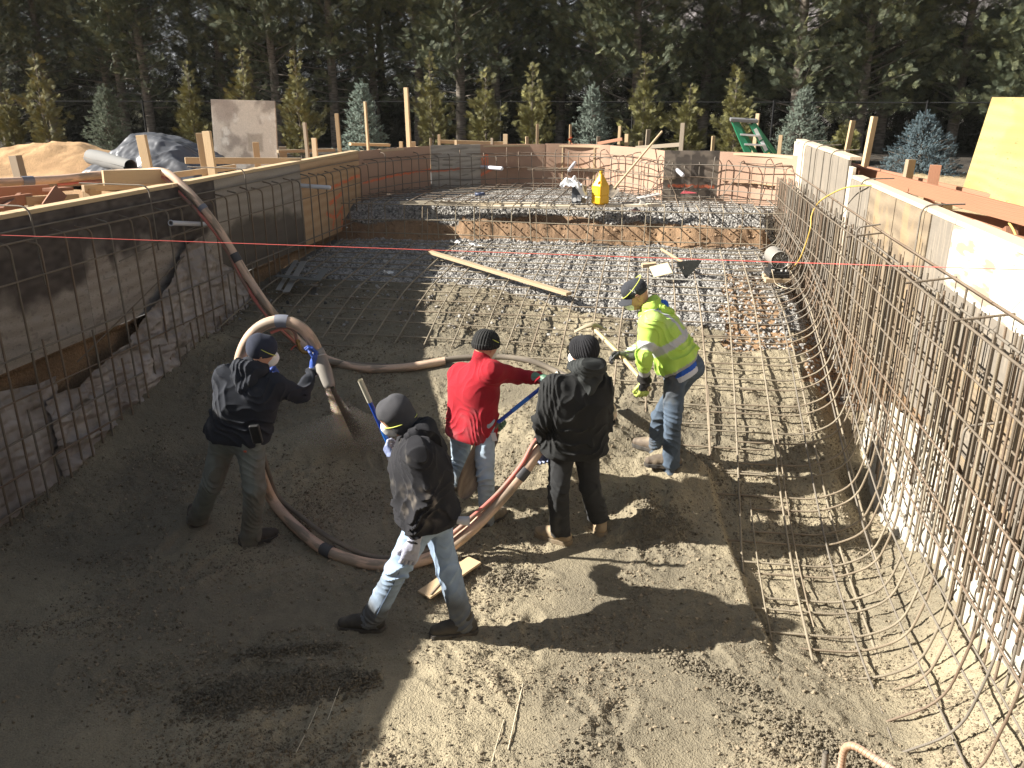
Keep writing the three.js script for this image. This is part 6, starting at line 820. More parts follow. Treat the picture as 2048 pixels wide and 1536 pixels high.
const vest = person('man in lime high visibility coat and dark cap bending forward with a pick', HJ, { seed: 5, face: V(-0.9, -0.5, 0.05), headUp: V(-0.35, 0.9, 0.1), bulk: 1.08, puff: 0.018, hem: 0.11, level: 0, jacketName: 'safety_coat', jacketColor: hvColor, hood: 1, hoodColor: HV, trouserColor: mudLow([0.075, 0.105, 0.15], 0.15, 0.45, [0.09, 0.085, 0.075], 6), legW: 1.02, toeL: V(-1, 0, 0.1), toeR: V(-0.9, 0, -0.35), bootColor: dusty([0.13, 0.1, 0.075], [0.28, 0.22, 0.15], 0.05, 10), hat: { name: 'cap', cap: true, low: 0.0, slope: -0.05, color: (x, y, z) => { const v = 1 + 0.1 * noise3(x * 40, y * 40, z * 40); return [0.035 * v, 0.037 * v, 0.045 * v]; },
  mark: (hm, P, F, U, R) => { const W = std([0.72, 0.73, 0.76], 0.8); // the interlocked N and Y and a small round patch, embroidered on the crown
    const stroke = (pts) => { const q = pts.map(([a, b]) => { const ang = 1.18 + a; const rad = 0.09; return P(-0.03 + Math.cos(ang) * rad * 0.98, 0.062 + b, -Math.sin(ang) * rad * 1.0); }); return tube(q, 0.0022, 3, 5); }; const k = 0.2, h = 0.02;
    mesh('letter_n', merge([stroke([[-k, -h], [-k, h]]), stroke([[-k, h], [k, -h]]), stroke([[k, -h], [k, h]])]), W, hm); mesh('letter_y', merge([stroke([[-k * 0.9, h * 1.25], [0, 0]]), stroke([[k * 0.9, h * 1.25], [0, 0]]), stroke([[0, 0], [0, -h * 1.3]])]), W, hm); const p = P(-0.116, 0.03, -0.03); mesh('patch', moved(new THREE.TorusGeometry(0.011, 0.003, 6, 14), p.x, p.y, p.z, 0, 0.9, 0), W, hm); } }, mask: true, strap: [0.08, -0.05], foldAxis: [0.2, 0.6, 0.7], foldLam: 0.1, foldAmp: 0.014, cuff: 0.0 });
hand(vest.T, 'glove', HJ.wrL, V(-0.05, -0.95, 0.05), V(-0.5, -0.2, -0.7), [0.75, 0.8], 1.15, (a, n) => n < 0.0 && a < 0.07 ? GLOVE.black : GLOVE.lime, -1); hand(vest.T, 'glove', HJ.wrR, V(-0.9, 0.05, 0.1), V(0.1, -0.6, 0.7), [0.8, 0.8], 1.1, (a) => a > 0.05 ? GLOVE.black : [0.1, 0.1, 0.09], 1);
{ // blue sweatshirt and white shirt tails below the coat, and the blue hood under the cap
  const hp = HJ.hipL.clone().add(HJ.hipR).multiplyScalar(0.5), up = HJ.neck.clone().sub(hp).normalize(), sd = HJ.shR.clone().sub(HJ.shL).normalize(); const ring = (lo, hi2, r, col, name) => { const q = [cap(hp.clone().addScaledVector(sd, 0.07).addScaledVector(up, lo), hp.clone().addScaledVector(sd, 0.07).addScaledVector(up, hi2), r, r, 0.07), cap(hp.clone().addScaledVector(sd, -0.07).addScaledVector(up, lo), hp.clone().addScaledVector(sd, -0.07).addScaledVector(up, hi2), r, r, 0.07)], f0 = creased(fieldOf(q), [0.8, 0.2, 0.5], 0.07, 0.008, 4, null), f = (x, y, z) => Math.max(f0(x, y, z), lo - (x - hp.x) * up.x - (y - hp.y) * up.y - (z - hp.z) * up.z); const [a, b] = boundsOf(q, 0.03); mesh(name, surfaceNet(f, a, b, 0.01, () => col), M.fleece, vest.T); };
  ring(0.0, 0.06, 0.133, [0.025, 0.11, 0.55], 'sweatshirt_hem'); ring(-0.045, 0.05, 0.126, [0.6, 0.62, 0.68], 'shirt_tail');
  const n = HJ.neck, q = [cap(n.clone().add(V(0.02, 0.02, 0.08)), n.clone().add(V(0.1, 0.05, 0)), 0.045, 0.05, 0.03), cap(n.clone().add(V(0.1, 0.05, 0)), n.clone().add(V(0.04, 0.03, -0.09)), 0.05, 0.045, 0.03), cap(n.clone().add(V(-0.03, -0.01, 0.07)), n.clone().add(V(0.03, 0.06, 0.06)), 0.035, 0.035, 0.03)]; const [a, b] = boundsOf(q, 0.02); mesh('sweatshirt_hood', surfaceNet(creased(fieldOf(q), [0.7, 0.4, 0.6], 0.05, 0.01, 6, null), a, b, 0.008, () => [0.025, 0.12, 0.5]), M.fleece, vest.T); }
// ---------- hoses ----------
const hosePaint = (a, b, s) => std(null, 0.6, { map: colTex(512, 128, (u, v) => { const n = tfbm(u, v, 6, 5, s), st = sstep(0.045, 0.03, Math.abs(v - 0.3)), d = sstep(0.02, 0.3, n); let c = a.map((q, k) => mix(q, b[k], clamp(0.5 + n))); c = lay(c, [0.5, 0.1, 0.08], st * 0.85); return lay(c, [0.25, 0.21, 0.16], d * 0.8).map((q) => q * (1 + 0.08 * tnoise(u, v, 100, s))); }) });
M.hose = hosePaint([0.62, 0.46, 0.34], [0.55, 0.36, 0.26], 3); M.hose.map.repeat.set(0.7, 1);
M.redHose = std(null, 0.6, { map: colTex(256, 64, (u, v) => lay([0.5, 0.15, 0.12], [0.25, 0.16, 0.12], sstep(-0.05, 0.35, tfbm(u, v, 5, 4, 7)))) });
M.darkHose = std(null, 0.8, { map: colTex(256, 64, (u, v) => lay([0.12, 0.1, 0.085], [0.22, 0.185, 0.14], clamp(0.5 + tfbm(u, v, 5, 4, 9)))) });
M.tape = std([0.06, 0.06, 0.065], 0.55); M.tapeGrey = std([0.17, 0.18, 0.22], 0.5);
const onFloor = (px, py, h) => { let lo = at(px, py, 'y', 2.0), hi = at(px, py, 'y', -0.3); for (let i = 1; i <= 300; i++) { const p = lo.clone().lerp(hi, i / 300); if (p.y < floorH(p.x, p.z) + h) return p; } return hi; };
function hose(label, pts, r, mat, bands = [], cat = 'hose') {
  const T = thing('hose', label, cat), c = new THREE.CatmullRomCurve3(pts, false, 'centripetal'), n = pts.length * 9; mesh('hose_body', tubeCurve(c, r, n, 12), mat, T);
  const L = c.getLength(); for (const [near, w, m] of bands) { let best = 0, bd = 1e9; for (let i = 0; i <= 600; i++) { const d = c.getPointAt(i / 600).distanceTo(near); if (d < bd) { bd = d; best = i / 600; } } const k = w / L / 2, q = []; for (let i = 0; i <= 4; i++) q.push(c.getPointAt(clamp(best + (i / 2 - 1) * k, 0.0001, 0.9999))); mesh('tape_band', tube(q, r + 0.006, 2, 12), m || M.tape, T); }
  return [T, c];
}
const shift = (pts, dx, dy, dz) => pts.map((p, i) => p.clone().add(V(dx, dy, dz).multiplyScalar(1 + 0.25 * Math.sin(i * 1.9))));
{
  // upper hose: in from the left over the braces, bent over the plank and down into the pool, then along the floor to the men
  const up = [at(-60, 368, 'x', -6.75), at(30, 363, 'x', -6.6), at(120, 358, 'x', -6.4), at(215, 348, 'x', -6.1), at(285, 345, 'x', -5.65), at(332, 346, 'x', -5.28), at(372, 378, 'x', -5.02), at(412, 424, 'x', -4.8), at(450, 478, 'x', -4.62), at(492, 548, 'x', -4.4), at(540, 618, 'x', -4.1), onFloor(600, 684, 0.07), onFloor(652, 718, 0.05), onFloor(720, 736, 0.045), onFloor(800, 736, 0.045), onFloor(890, 722, 0.045)];
  hose('thick cream hose bent over the orange plank down into the pool', up, 0.044, M.hose, [[at(60, 362, 'x', -6.5), 0.12, M.tapeGrey], [at(405, 415, 'x', -4.83), 0.05, M.tapeGrey], [at(472, 515, 'x', -4.5), 0.1, M.tape]]);
  hose('thin red hose taped along the thick cream hose that enters from the left', shift(up.slice(2, 12), -0.03, -0.06, 0.02), 0.02, M.redHose);
  const fl = [onFloor(655, 724, 0.08), onFloor(720, 730, 0.03), onFloor(800, 733, 0.03), onFloor(920, 716, 0.03), onFloor(1000, 714, 0.03), onFloor(1060, 722, 0.03), onFloor(1110, 742, 0.03), onFloor(1160, 770, 0.03), onFloor(1205, 800, 0.03)]; hose('dirty dark hose lying across the floor behind the men', fl, 0.032, M.darkHose);
  // lower hose: past the man in black, along the floor, up behind the nozzle man and over his head to the nozzle
  const lo = [onFloor(1214, 800, 0.08), at(1216, 845, 'z', -6.15), at(1190, 880, 'z', -6.12), at(1130, 885, 'z', -5.98), at(1085, 893, 'z', -5.72), at(1050, 940, 'z', -5.6), at(1000, 1000, 'z', -5.5), at(940, 1062, 'z', -5.3), onFloor(880, 1106, 0.06), onFloor(815, 1128, 0.045), onFloor(740, 1128, 0.045), onFloor(660, 1104, 0.045), onFloor(590, 1052, 0.045), onFloor(545, 1000, 0.07), at(515, 930, 'z', -5.62), at(488, 850, 'z', -5.72), at(476, 770, 'z', -5.74), at(484, 705, 'z', -5.72), at(508, 664, 'z', -5.72), at(540, 645, 'z', -5.72), at(575, 643, 'z', -5.74), at(606, 658, 'z', -5.76), at(626, 684, 'z', -5.78), at(638, 712, 'z', -5.8)];
  hose('thick cream hose curving along the floor and over the nozzle man, red stripe', lo, 0.045, M.hose, [[at(1045, 946, 'z', -5.6), 0.09, M.tape], [onFloor(655, 1102, 0.045), 0.1, M.tape], [at(566, 643, 'z', -5.74), 0.09, M.tapeGrey]]);
  hose('thinner dark hose strapped to the inner side of the curving cream hose', shift(lo.slice(4, 16), 0.02, 0.035, -0.075), 0.02, M.darkHose);
  hose('thin red hose held with the cream hose by the man in black', shift(lo.slice(3, 9), -0.03, 0.055, 0.02), 0.018, M.redHose);
  hose('thin red air hose running to the brass valve of the nozzle', [at(540, 650, 'z', -5.74).add(V(0, -0.06, 0)), at(575, 655, 'z', -5.75), at(588, 663, 'z', -5.76), at(593, 678, 'z', -5.78)], 0.013, M.redHose);
  const B = thing('brass_valve', 'brass valve with small lever beside the nozzle', 'valve'); const BR = std([0.35, 0.22, 0.08], 0.35, { metalness: 0.8 }); const q = (x, y) => at(x, y, 'z', -5.79); mesh('valve_body', merge([tube([q(592, 674), q(597, 690)], 0.013, 2, 8), tube([q(596, 688), q(604, 703), q(622, 706)], 0.015, 3, 8), tube([q(594, 682), q(598, 686)], 0.02, 2, 8)]), BR, B); mesh('lever', tube([q(598, 690), q(588, 693), q(582, 700)], 0.005, 3, 6), std([0.5, 0.08, 0.05], 0.5), B);
  // nozzle
  const a = at(634, 700, 'z', -5.8), b = at(660, 776, 'z', -5.66), Ln = a.distanceTo(b), N = thing('spray_nozzle', 'grey tapered rubber spray nozzle in a blue gloved hand', 'nozzle'); const g = lathe([[0.0, 0], [0.05, 0], [0.056, 0.03], [0.056, 0.1 * 1], [0.06, Ln * 0.55], [0.047, Ln * 0.93], [0.036, Ln], [0.028, Ln], [0.03, Ln - 0.03], [0, Ln - 0.03]], 28); g.rotateZ(-Math.PI / 2); g.translate(-Ln / 2, 0, 0); g.applyMatrix4(spanMatrix(a, b)); mesh('nozzle_body', g, std(null, 0.7, { map: colTex(256, 256, (u, v) => lay([0.3, 0.28, 0.25], [0.18, 0.16, 0.14], clamp(0.5 + 1.2 * tfbm(u, v, 5, 4, 2)))) }), N);
  const cl = new THREE.TorusGeometry(0.056, 0.006, 6, 28); cl.rotateY(Math.PI / 2); cl.applyMatrix4(spanMatrix(a, b)); cl.translate(...b.clone().sub(a).multiplyScalar(-0.3).toArray()); mesh('clamp_ring', cl, std([0.4, 0.4, 0.4], 0.4, { metalness: 0.7 }), N);
  // concrete leaving the nozzle, and its rebound and dust
  seed(91); const S = [], hit = onFloor(705, 872, 0), dir = hit.clone().sub(b), pale = [0.8, 0.71, 0.58];
  for (let i = 0; i < 30000; i++) { const t = Math.pow(rnd(), 0.85), w = 0.03 + 0.13 * t * t, an = rr(0, 6.28), rad = w * Math.sqrt(-Math.log(1 - rnd() * 0.98)) * 0.8; const p = b.clone().addScaledVector(dir, t).add(V(Math.cos(an) * rad, 0, Math.sin(an) * rad)); const dark = Math.cos(an) > 0.45 ? 0.22 : 1; S.push([p.x, p.y, p.z, rr(0.002, 0.0048) * (1 - 0.4 * t), ...pale.map((q) => q * dark * rr(0.6, 1.1))]); }  // side away from the sun coloured dark, the rest bright as if sunlit
  for (let i = 0; i < 60000; i++) { const r = 0.2 * Math.sqrt(-2 * Math.log(1 - 0.995 * rnd())), an = rr(0, 6.28), h = 0.36 * Math.pow(rnd(), 1.5) * Math.exp(-r * 3.2); S.push([hit.x + Math.cos(an) * r - 0.02, hit.y + h + 0.01, hit.z + Math.sin(an) * r * 0.8, rr(0.001, 0.0022), ...pale.map((q) => q * rr(0.5, 1))]); }
  scatter('concrete_spray', new THREE.OctahedronGeometry(1, 0), std([1, 1, 1], 0.95), S, 'jet of wet concrete and dust shooting from the nozzle to the floor', 'concrete spray');
}
// ---------- hand tools ----------
M.blue = std([0.012, 0.06, 0.42], 0.35); M.blueLight = std([0.02, 0.17, 0.62], 0.35); M.steelDirty = std(null, 0.6, { metalness: 0.35, map: colTex(256, 256, (u, v) => lay([0.3, 0.25, 0.19], [0.13, 0.11, 0.09], clamp(0.5 + 1.3 * tfbm(u, v, 4, 5, 6)))) });
M.grip = std([0.5, 0.47, 0.38], 0.6); M.handle = std(null, 0.6, { map: woodTex([0.6, 0.45, 0.28], [0.46, 0.31, 0.17], 33, false) }); M.handle.map.repeat.set(0.8, 3);
function shovelBlade(a, b, up, w, curve) { // a: socket end, b: tip
  const L = a.distanceTo(b), g = sheet(14, 22, (s, t) => { const u = (s - 0.5) * 2, ww = w * (t < 0.1 ? 0.75 + 2.5 * t : t > 0.72 ? Math.sqrt(Math.max(0.02, 1 - Math.pow((t - 0.72) / 0.29, 2))) : 1); return [(t - 0.5) * L, curve * u * u - 0.02 * Math.sin(t * 3), u * ww / 2]; }), h = g.clone(); h.translate(0, -0.003, 0); const q = merge([g, h]); q.applyMatrix4(spanMatrix(a, b, up)); return q;
}
{
  const T = thing('shovel', 'blue handled shovel with white grip held by the man in red', 'shovel'); const g0 = P3(1118, 745, -6.04), g1 = P3(1094, 766, -6.05), s1 = P3(982, 856, -5.93), tip = P3(921, 996, -5.68);
  mesh('grip', tube([g0, g1], 0.019, 2, 12), M.grip, T); mesh('shaft', tube([g1, s1], 0.016, 2, 12), M.blue, T); const q = (t) => g1.clone().lerp(s1, t); mesh('sleeve', tube([q(0.32), q(0.62)], 0.0175, 2, 12), M.blueLight, T);
  mesh('blade', shovelBlade(s1.clone().lerp(tip, 0.03), tip, V(0.8, 0.35, 0.6), 0.2, 0.03), M.steelDirty, T); mesh('socket', tube([s1.clone().lerp(g1, 0.12), s1.clone().lerp(tip, 0.2)], 0.02, 2, 10), M.steelDirty, T);
}
{
  const T = thing('shovel', 'blue handled shovel with white grip carried by the walking man', 'shovel'); const g0 = P3(720, 760, -5.05), bot = at(856, 1062, 'y', 0.22), q = (t) => g0.clone().lerp(bot, t); mesh('grip', tube([q(0), q(0.13)], 0.0185, 2, 12), M.grip, T); mesh('shaft', tube([q(0.13), q(0.85)], 0.0155, 2, 12), M.blue, T); mesh('sleeve', tube([q(0.3), q(0.42)], 0.017, 2, 12), M.blueLight, T); mesh('blade', shovelBlade(q(0.84), q(1.1), V(0.3, 0.3, 1), 0.2, 0.03), M.steelDirty, T);
}
{
  const T = thing('pick', 'dusty pick with a wooden handle held by the man in the high visibility coat', 'pick'); const a = P3(1300, 780, -6.5), b = P3(1186, 656, -7.02); mesh('handle', tube([a, a.clone().lerp(b, 0.5).add(V(0.01, 0.01, 0)), b], 0.019, 4, 10), M.handle, T);
  const c = P3(1188, 655, -7.02), l = P3(1148, 664, -6.98), r = P3(1214, 660, -7.05); const g = sheet(14, 10, (s, t) => { const p = s < 0.62 ? l.clone().lerp(c, s / 0.62) : c.clone().lerp(r, (s - 0.62) / 0.38); p.y += 0.03 * Math.sin(s * Math.PI); const w = s < 0.62 ? mix(0.008, 0.024, s / 0.62) : mix(0.024, 0.006, (s - 0.62) / 0.38), an = t * 2 * Math.PI, w2 = s < 0.62 ? mix(0.04, 0.024, s) : 0.016; return [p.x + 0.2 * w * Math.cos(an), p.y + w * Math.sin(an), p.z + w2 * Math.cos(an)]; }); mesh('pick_head', g, std([0.33, 0.27, 0.19], 0.8), T);
  mesh('collar', tube([a.clone().lerp(b, 0.78), a.clone().lerp(b, 0.8)], 0.023, 2, 10), M.steelDirty, T);
}
{ // wooden screed on the floor
  const a = onFloor(848, 1190, 0.035), b = onFloor(950, 1120, 0.05); const T = thing('screed_board', 'dirty wooden screed board with a strip nailed across lying by the walking man', 'board'); mesh('board', board(a, b, 0.018, 0.13), M.handle, T); const d = b.clone().sub(a); mesh('strip', board(a.clone().addScaledVector(d, 0.05).add(V(0.035, 0.014, 0.03)), a.clone().addScaledVector(d, 0.62).add(V(-0.03, 0.014, -0.03)), 0.006, 0.014), M.oldwood, T);
}
plank('plank', onFloor(860, 504, 0.15), onFloor(1138, 588, 0.18), 0.04, 0.09, tint(M.pine, 0.85), 'long dusty plank lying slantwise on the rebar mat', 'plank');
plank('plank', at(802, 404, 'z', -13.25), at(1085, 409, 'z', -13.35), 0.045, 0.16, M.paleWood, 'pale plank on the ledge, its left end free', 'plank'); plank('plank', at(960, 414, 'z', -13.2), at(1330, 410, 'z', -13.2), 0.04, 0.14, M.paleWood, 'second pale plank on the ledge carrying the yellow jug', 'plank');
{ // yellow jug
  const T = thing('jug', 'yellow plastic oil jug standing on the plank on the ledge', 'jug'), b = at(1200, 408, 'z', -13.2); const f = (x, y, z) => { const c = Math.cos(0.7), s = Math.sin(0.7), X = (x - b.x) * c + (z - b.z) * s, Z = -(x - b.x) * s + (z - b.z) * c, Y = y - b.y; const w = Y > 0.28 ? mix(0.105, 0.025, clamp((Y - 0.28) / 0.19)) : 0.105; const dx = Math.abs(X) - w + 0.03, dz = Math.abs(Z) - w + 0.03, dy = Math.abs(Y - 0.24) - 0.24 + 0.03; let d = Math.hypot(Math.max(dx, 0), Math.max(dz, 0), Math.max(dy, 0)) + Math.min(Math.max(dx, dy, dz), 0) - 0.03; const rib = 0.006 * sstep(0.02, 0, Math.abs(Y - 0.13)); d += rib; const hole = Math.max(Math.abs(Y - 0.26) - 0.035, Math.abs(X - 0.02) - 0.035, -1); return Math.max(d, -(Math.hypot(X - 0.045, (Y - 0.33)) - 0.022)); };
  mesh('bottle', surfaceNet(f, b.clone().add(V(-0.2, -0.03, -0.2)), b.clone().add(V(0.2, 0.52, 0.2)), 0.009), std([0.78, 0.44, 0.02], 0.35), T); mesh('lid', moved(new THREE.CylinderGeometry(0.026, 0.026, 0.03, 14), b.x, b.y + 0.49, b.z), std([0.7, 0.4, 0.03], 0.4), T); mesh('label', moved(box(0.12, 0.1, 0.002, 0.001), b.x - 0.075, b.y + 0.2, b.z + 0.078, 0, -0.7, 0), std([0.75, 0.6, 0.03], 0.5), T);
}
{ const T = thing('dark_carton', 'dark grey open container beside the yellow jug on the ledge plank', 'container'), b = at(1155, 405, 'z', -13.2); mesh('side', moved(box(0.15, 0.27, 0.16, 0.008), b.x - 0.01, b.y + 0.135, b.z), std([0.07, 0.08, 0.095], 0.6), T); mesh('wood_slat', moved(box(0.06, 0.27, 0.1, 0.004), b.x + 0.1, b.y + 0.135, b.z), M.oldwood, T); const l = mesh('label', moved(new THREE.CylinderGeometry(0.035, 0.035, 0.004, 16), b.x - 0.04, b.y + 0.05, b.z + 0.083, Math.PI / 2), std([0.7, 0.7, 0.7], 0.6), T); mesh('label', moved(box(0.06, 0.09, 0.003, 0.001), b.x + 0.035, b.y + 0.08, b.z + 0.082), std([0.65, 0.66, 0.68], 0.6), T);
  const g = sheet(40, 26, (s, t) => { const u = s - 0.5, v = t - 0.5, n = fbm(u * 6, v * 6, 3, 3); return [b.x - 0.06 + u * 0.42, b.y + 0.36 - 0.42 * Math.max(0, u - 0.05) - 0.1 * v * v * 4 - 0.25 * Math.pow(Math.max(0, -u - 0.2), 1.4) + 0.09 * n, b.z + v * 0.26 + 0.05 * n]; }); tag(mesh('plastic_bag', g, std([0.82, 0.82, 0.82], 0.5)), 'white plastic bag crumpled over the dark container on the ledge', 'bag'); }
{ const T = thing('shovel', 'long wooden handled shovel leaning against the far curved wall', 'shovel'), a = at(1228, 378, 'z', -14.35), b = at(1324, 263, 'z', -15.3); mesh('handle', tube([a, b], 0.019, 2, 10), M.handle, T); mesh('blade', shovelBlade(a.clone().lerp(b, 0.03), a.clone().lerp(b, -0.2).add(V(0, 0.03, 0)), V(0, 0.6, 0.8), 0.2, 0.03), M.steelDirty, T); }
{ const p = at(960, 388, 'z', -13.6); tag(mesh('tape_roll', moved(merge([lathe([[0.05, -0.022], [0.085, -0.022], [0.085, 0.022], [0.05, 0.022], [0.05, -0.022]], 28)]), p.x, p.y, p.z), std([0.03, 0.045, 0.1], 0.5)), 'dark blue roll of tape lying behind the ledge plank', 'tape'); }
function trowel(label, h0, h1, b0, b1, w, hm, bm, up) { const T = thing('trowel', label, 'trowel'); mesh('handle', tube([h0, h1], 0.02, 3, 10), hm, T); mesh('tang', tube([h1, h1.clone().lerp(b0, 0.6).add(V(0, 0.03, 0)), b0.clone().lerp(b1, 0.15)], 0.006, 4, 6), M.steelDirty, T); const g = sheet(10, 14, (s, t) => [(t - 0.5) * b0.distanceTo(b1), 0, (s - 0.5) * w * Math.pow(Math.max(0.02, 1 - t), 0.7)]), h = g.clone(); h.translate(0, -0.003, 0); const q = merge([g, h]); q.applyMatrix4(spanMatrix(b0, b1, up)); mesh('blade', q, bm, T); return T; }
trowel('pointing trowel with wooden handle standing on the gravel near the cap wearing man', at(1322, 498, 'z', -11.3), at(1374, 530, 'z', -11.1), at(1362, 541, 'z', -11.0), at(1402, 522, 'z', -11.1), 0.26, M.handle, std([0.04, 0.042, 0.035], 0.5, { metalness: 0.4 }), V(0.2, 0.5, 0.9));
trowel('small red handled trowel lying on the ledge gravel at right', at(1386, 372, 'z', -14.3), at(1376, 378, 'z', -14.2), at(1364, 384, 'z', -14.2), at(1394, 386, 'z', -14.1), 0.14, M.steelDirty, std([0.3, 0.05, 0.06], 0.6), V(0, 1, 0.3));
{ const T = thing('hawk', 'cream coloured plasterer hawk lying beside the pointing trowel', 'hawk'), p = at(1322, 540, 'z', -10.8); const m = mesh('plate', box(0.25, 0.012, 0.24, 0.003), std([0.62, 0.54, 0.36], 0.7), T); m.position.copy(p); m.rotation.set(0.42, 0.3, 0.12); const s = mesh('edge_strip', box(0.02, 0.02, 0.24), std([0.7, 0.68, 0.62], 0.6), T); s.position.copy(p).add(V(0.14, 0.0, -0.03)); s.rotation.set(0.42, 0.3, 0.12);
  const w = thing('perforated_strip', 'pale perforated metal strip lying on the mat below the hawk', 'strip'); const a = at(1300, 556, 'z', -10.5), b = at(1402, 560, 'z', -10.5); mesh('strip', board(a, b, 0.006, 0.07), std([0.55, 0.53, 0.47], 0.5, { metalness: 0.4 }), w); for (let i = 0; i < 9; i++) { const q = a.clone().lerp(b, 0.1 + i * 0.095).add(V(0, 0.0045, 0)); mesh('slot', moved(box(0.03, 0.003, 0.02, 0.001), q.x, q.y, q.z), std([0.1, 0.09, 0.08], 0.9), w); }
  const r = tag(mesh('wood_block', moved(box(0.19, 0.05, 0.1), ...at(1298, 530, 'z', -11).toArray(), 0, 0.2, 0.1), M.pine), 'white and tan wood piece behind the hawk', 'offcut'); }
{ // aluminium floats on the shaded slope
  const T = thing('screed_tool', 'grey aluminium channel float lying on the shaded slope by the wall', 'float'), AL = std([0.36, 0.35, 0.33], 0.45, { metalness: 0.5 }); const q = (x, y, h = 0.08) => onFloor(x, y, h); const s0 = q(556, 580, 0.16), s1 = q(592, 521, 0.16); const d = V(0.12, 0, 0.03); mesh('channel', board(s0, s1, 0.012, 0.06), AL, T); mesh('channel', board(s0.clone().add(V(0.13, -0.01, 0.06)), s1.clone().add(V(0.13, 0, 0.04)), 0.012, 0.085), AL, T); for (const t of [0.03, 0.5, 0.97]) { const m = s0.clone().lerp(s1, t); mesh('web', board(m.clone().add(V(0, -0.01, 0)), m.clone().add(V(0.13, -0.01, 0.05)), 0.01, 0.03), AL, T); }
  const P = thing('flat_bar', 'dark flat bar lying across the aluminium channel float', 'bar'); mesh('blade', board(q(552, 551, 0.2), q(642, 560, 0.17), 0.008, 0.12), std([0.12, 0.12, 0.11], 0.6), P); mesh('blade', board(q(632, 563, 0.14), q(652, 537, 0.14), 0.008, 0.09), std([0.16, 0.16, 0.145], 0.6), P); mesh('foot', board(q(620, 570, 0.1), q(634, 571, 0.1), 0.01, 0.08), AL, P); mesh('prop', board(q(627, 592, 0.0), q(628, 572, 0.05), 0.03, 0.07), std([0.09, 0.085, 0.075], 0.8), P); }
{ // plasterer's float with a slotted blade on the plank
  const T = thing('float', 'grey slotted float resting on the right end of the ledge plank', 'float'), p = at(1290, 398, 'z', -13.15); const b = mesh('blade', moved(box(0.36, 0.012, 0.12), p.x + 0.05, p.y + 0.05, p.z, 0.1, 0.5, 0.15), std([0.42, 0.4, 0.38], 0.6), T); mesh('handle', moved(box(0.09, 0.1, 0.05, 0.01), p.x - 0.03, p.y - 0.02, p.z + 0.08), std([0.62, 0.6, 0.55], 0.6), T); for (let i = 0; i < 3; i++) mesh('slot', moved(box(0.035, 0.004, 0.02, 0.001), p.x + i * 0.07, p.y + 0.056 + i * 0.011, p.z + 0.01 - i * 0.035, 0.1, 0.5, 0.15), std([0.12, 0.12, 0.12], 0.8), T);
  tag(mesh('red_rag', sheet(14, 10, (s, t) => { const q = at(1268, 421, 'z', -13.35); return [q.x + (s - 0.5) * 0.2, q.y + 0.03 * noise3(s * 4, t * 4, 2), q.z + (t - 0.5) * 0.12]; }), std([0.34, 0.03, 0.08], 0.8)), 'dark red rag under the right end of the ledge plank', 'rag'); }
// white plastic scraps on the gravel
{ const scrap = (px, py, z, w, label) => { const q = at(px, py, 'z', z), k = px; tag(mesh('plastic_scrap', sheet(16, 10, (s, t) => [q.x + (s - 0.5) * w, q.y + 0.05 * fbm(s * 3 + k, t * 3, 1, 3) + 0.02, q.z + (t - 0.5) * w * 0.6 + 0.03 * noise3(s * 4, t * 4, k)]), std([0.74, 0.73, 0.71], 0.6)), label, 'scrap'); }; scrap(952, 492, -12.4, 0.22, 'white plastic scrap under the mat left of centre'); scrap(910, 487, -12.5, 0.16, 'thin white wrapper left of the larger scrap'); scrap(776, 547, -10.6, 0.14, 'clear plastic scrap at the edge of the shadow on the slope'); scrap(700, 455, -13, 0.16, 'pale paper scrap at the foot of the tan plywood'); }
// pipes through the forms
function pipe(label, a, b, r, open) { const T = thing('pipe', label, 'pipe'); const m = std([0.56, 0.57, 0.62], 0.4), c = b.clone().sub(a).normalize(); mesh('pipe_body', tube([a, b], r, 2, 16), m, T); if (open) { const g = new THREE.TorusGeometry(r, 0.006, 6, 18); g.rotateY(Math.PI / 2); g.applyMatrix4(spanMatrix(b, b.clone().add(c.clone().multiplyScalar(0.01)))); mesh('rim', g, m, T); } else { const g = new THREE.SphereGeometry(r * 1.06, 14, 10); g.translate(b.x, b.y, b.z); mesh('cap', g, std([0.62, 0.63, 0.68], 0.4), T); } }
pipe('grey white pipe stub in front of the dark wall above the crumpled blanket', at(424, 449, 'x', -5.02), at(342, 446, 'x', -4.93), 0.026, true); pipe('white pipe stub standing out of the fresh tan plywood', at(598, 371, 'x', -5.12), at(658, 375, 'x', -4.72), 0.03, false); pipe('white pipe stub by the grey plywood of the far wall', at(962, 334, 'z', -16.15), at(1003, 337, 'z', -15.8), 0.036, false); pipe('white pipe stub pointing at the camera above the white bag', at(1150, 326, 'z', -16.2), at(1139, 340, 'z', -15.75), 0.035, false); pipe('short white pipe stub on the brown plywood of the far wall', at(1352, 338, 'z', -14.85), at(1365, 350, 'z', -14.4), 0.034, false);
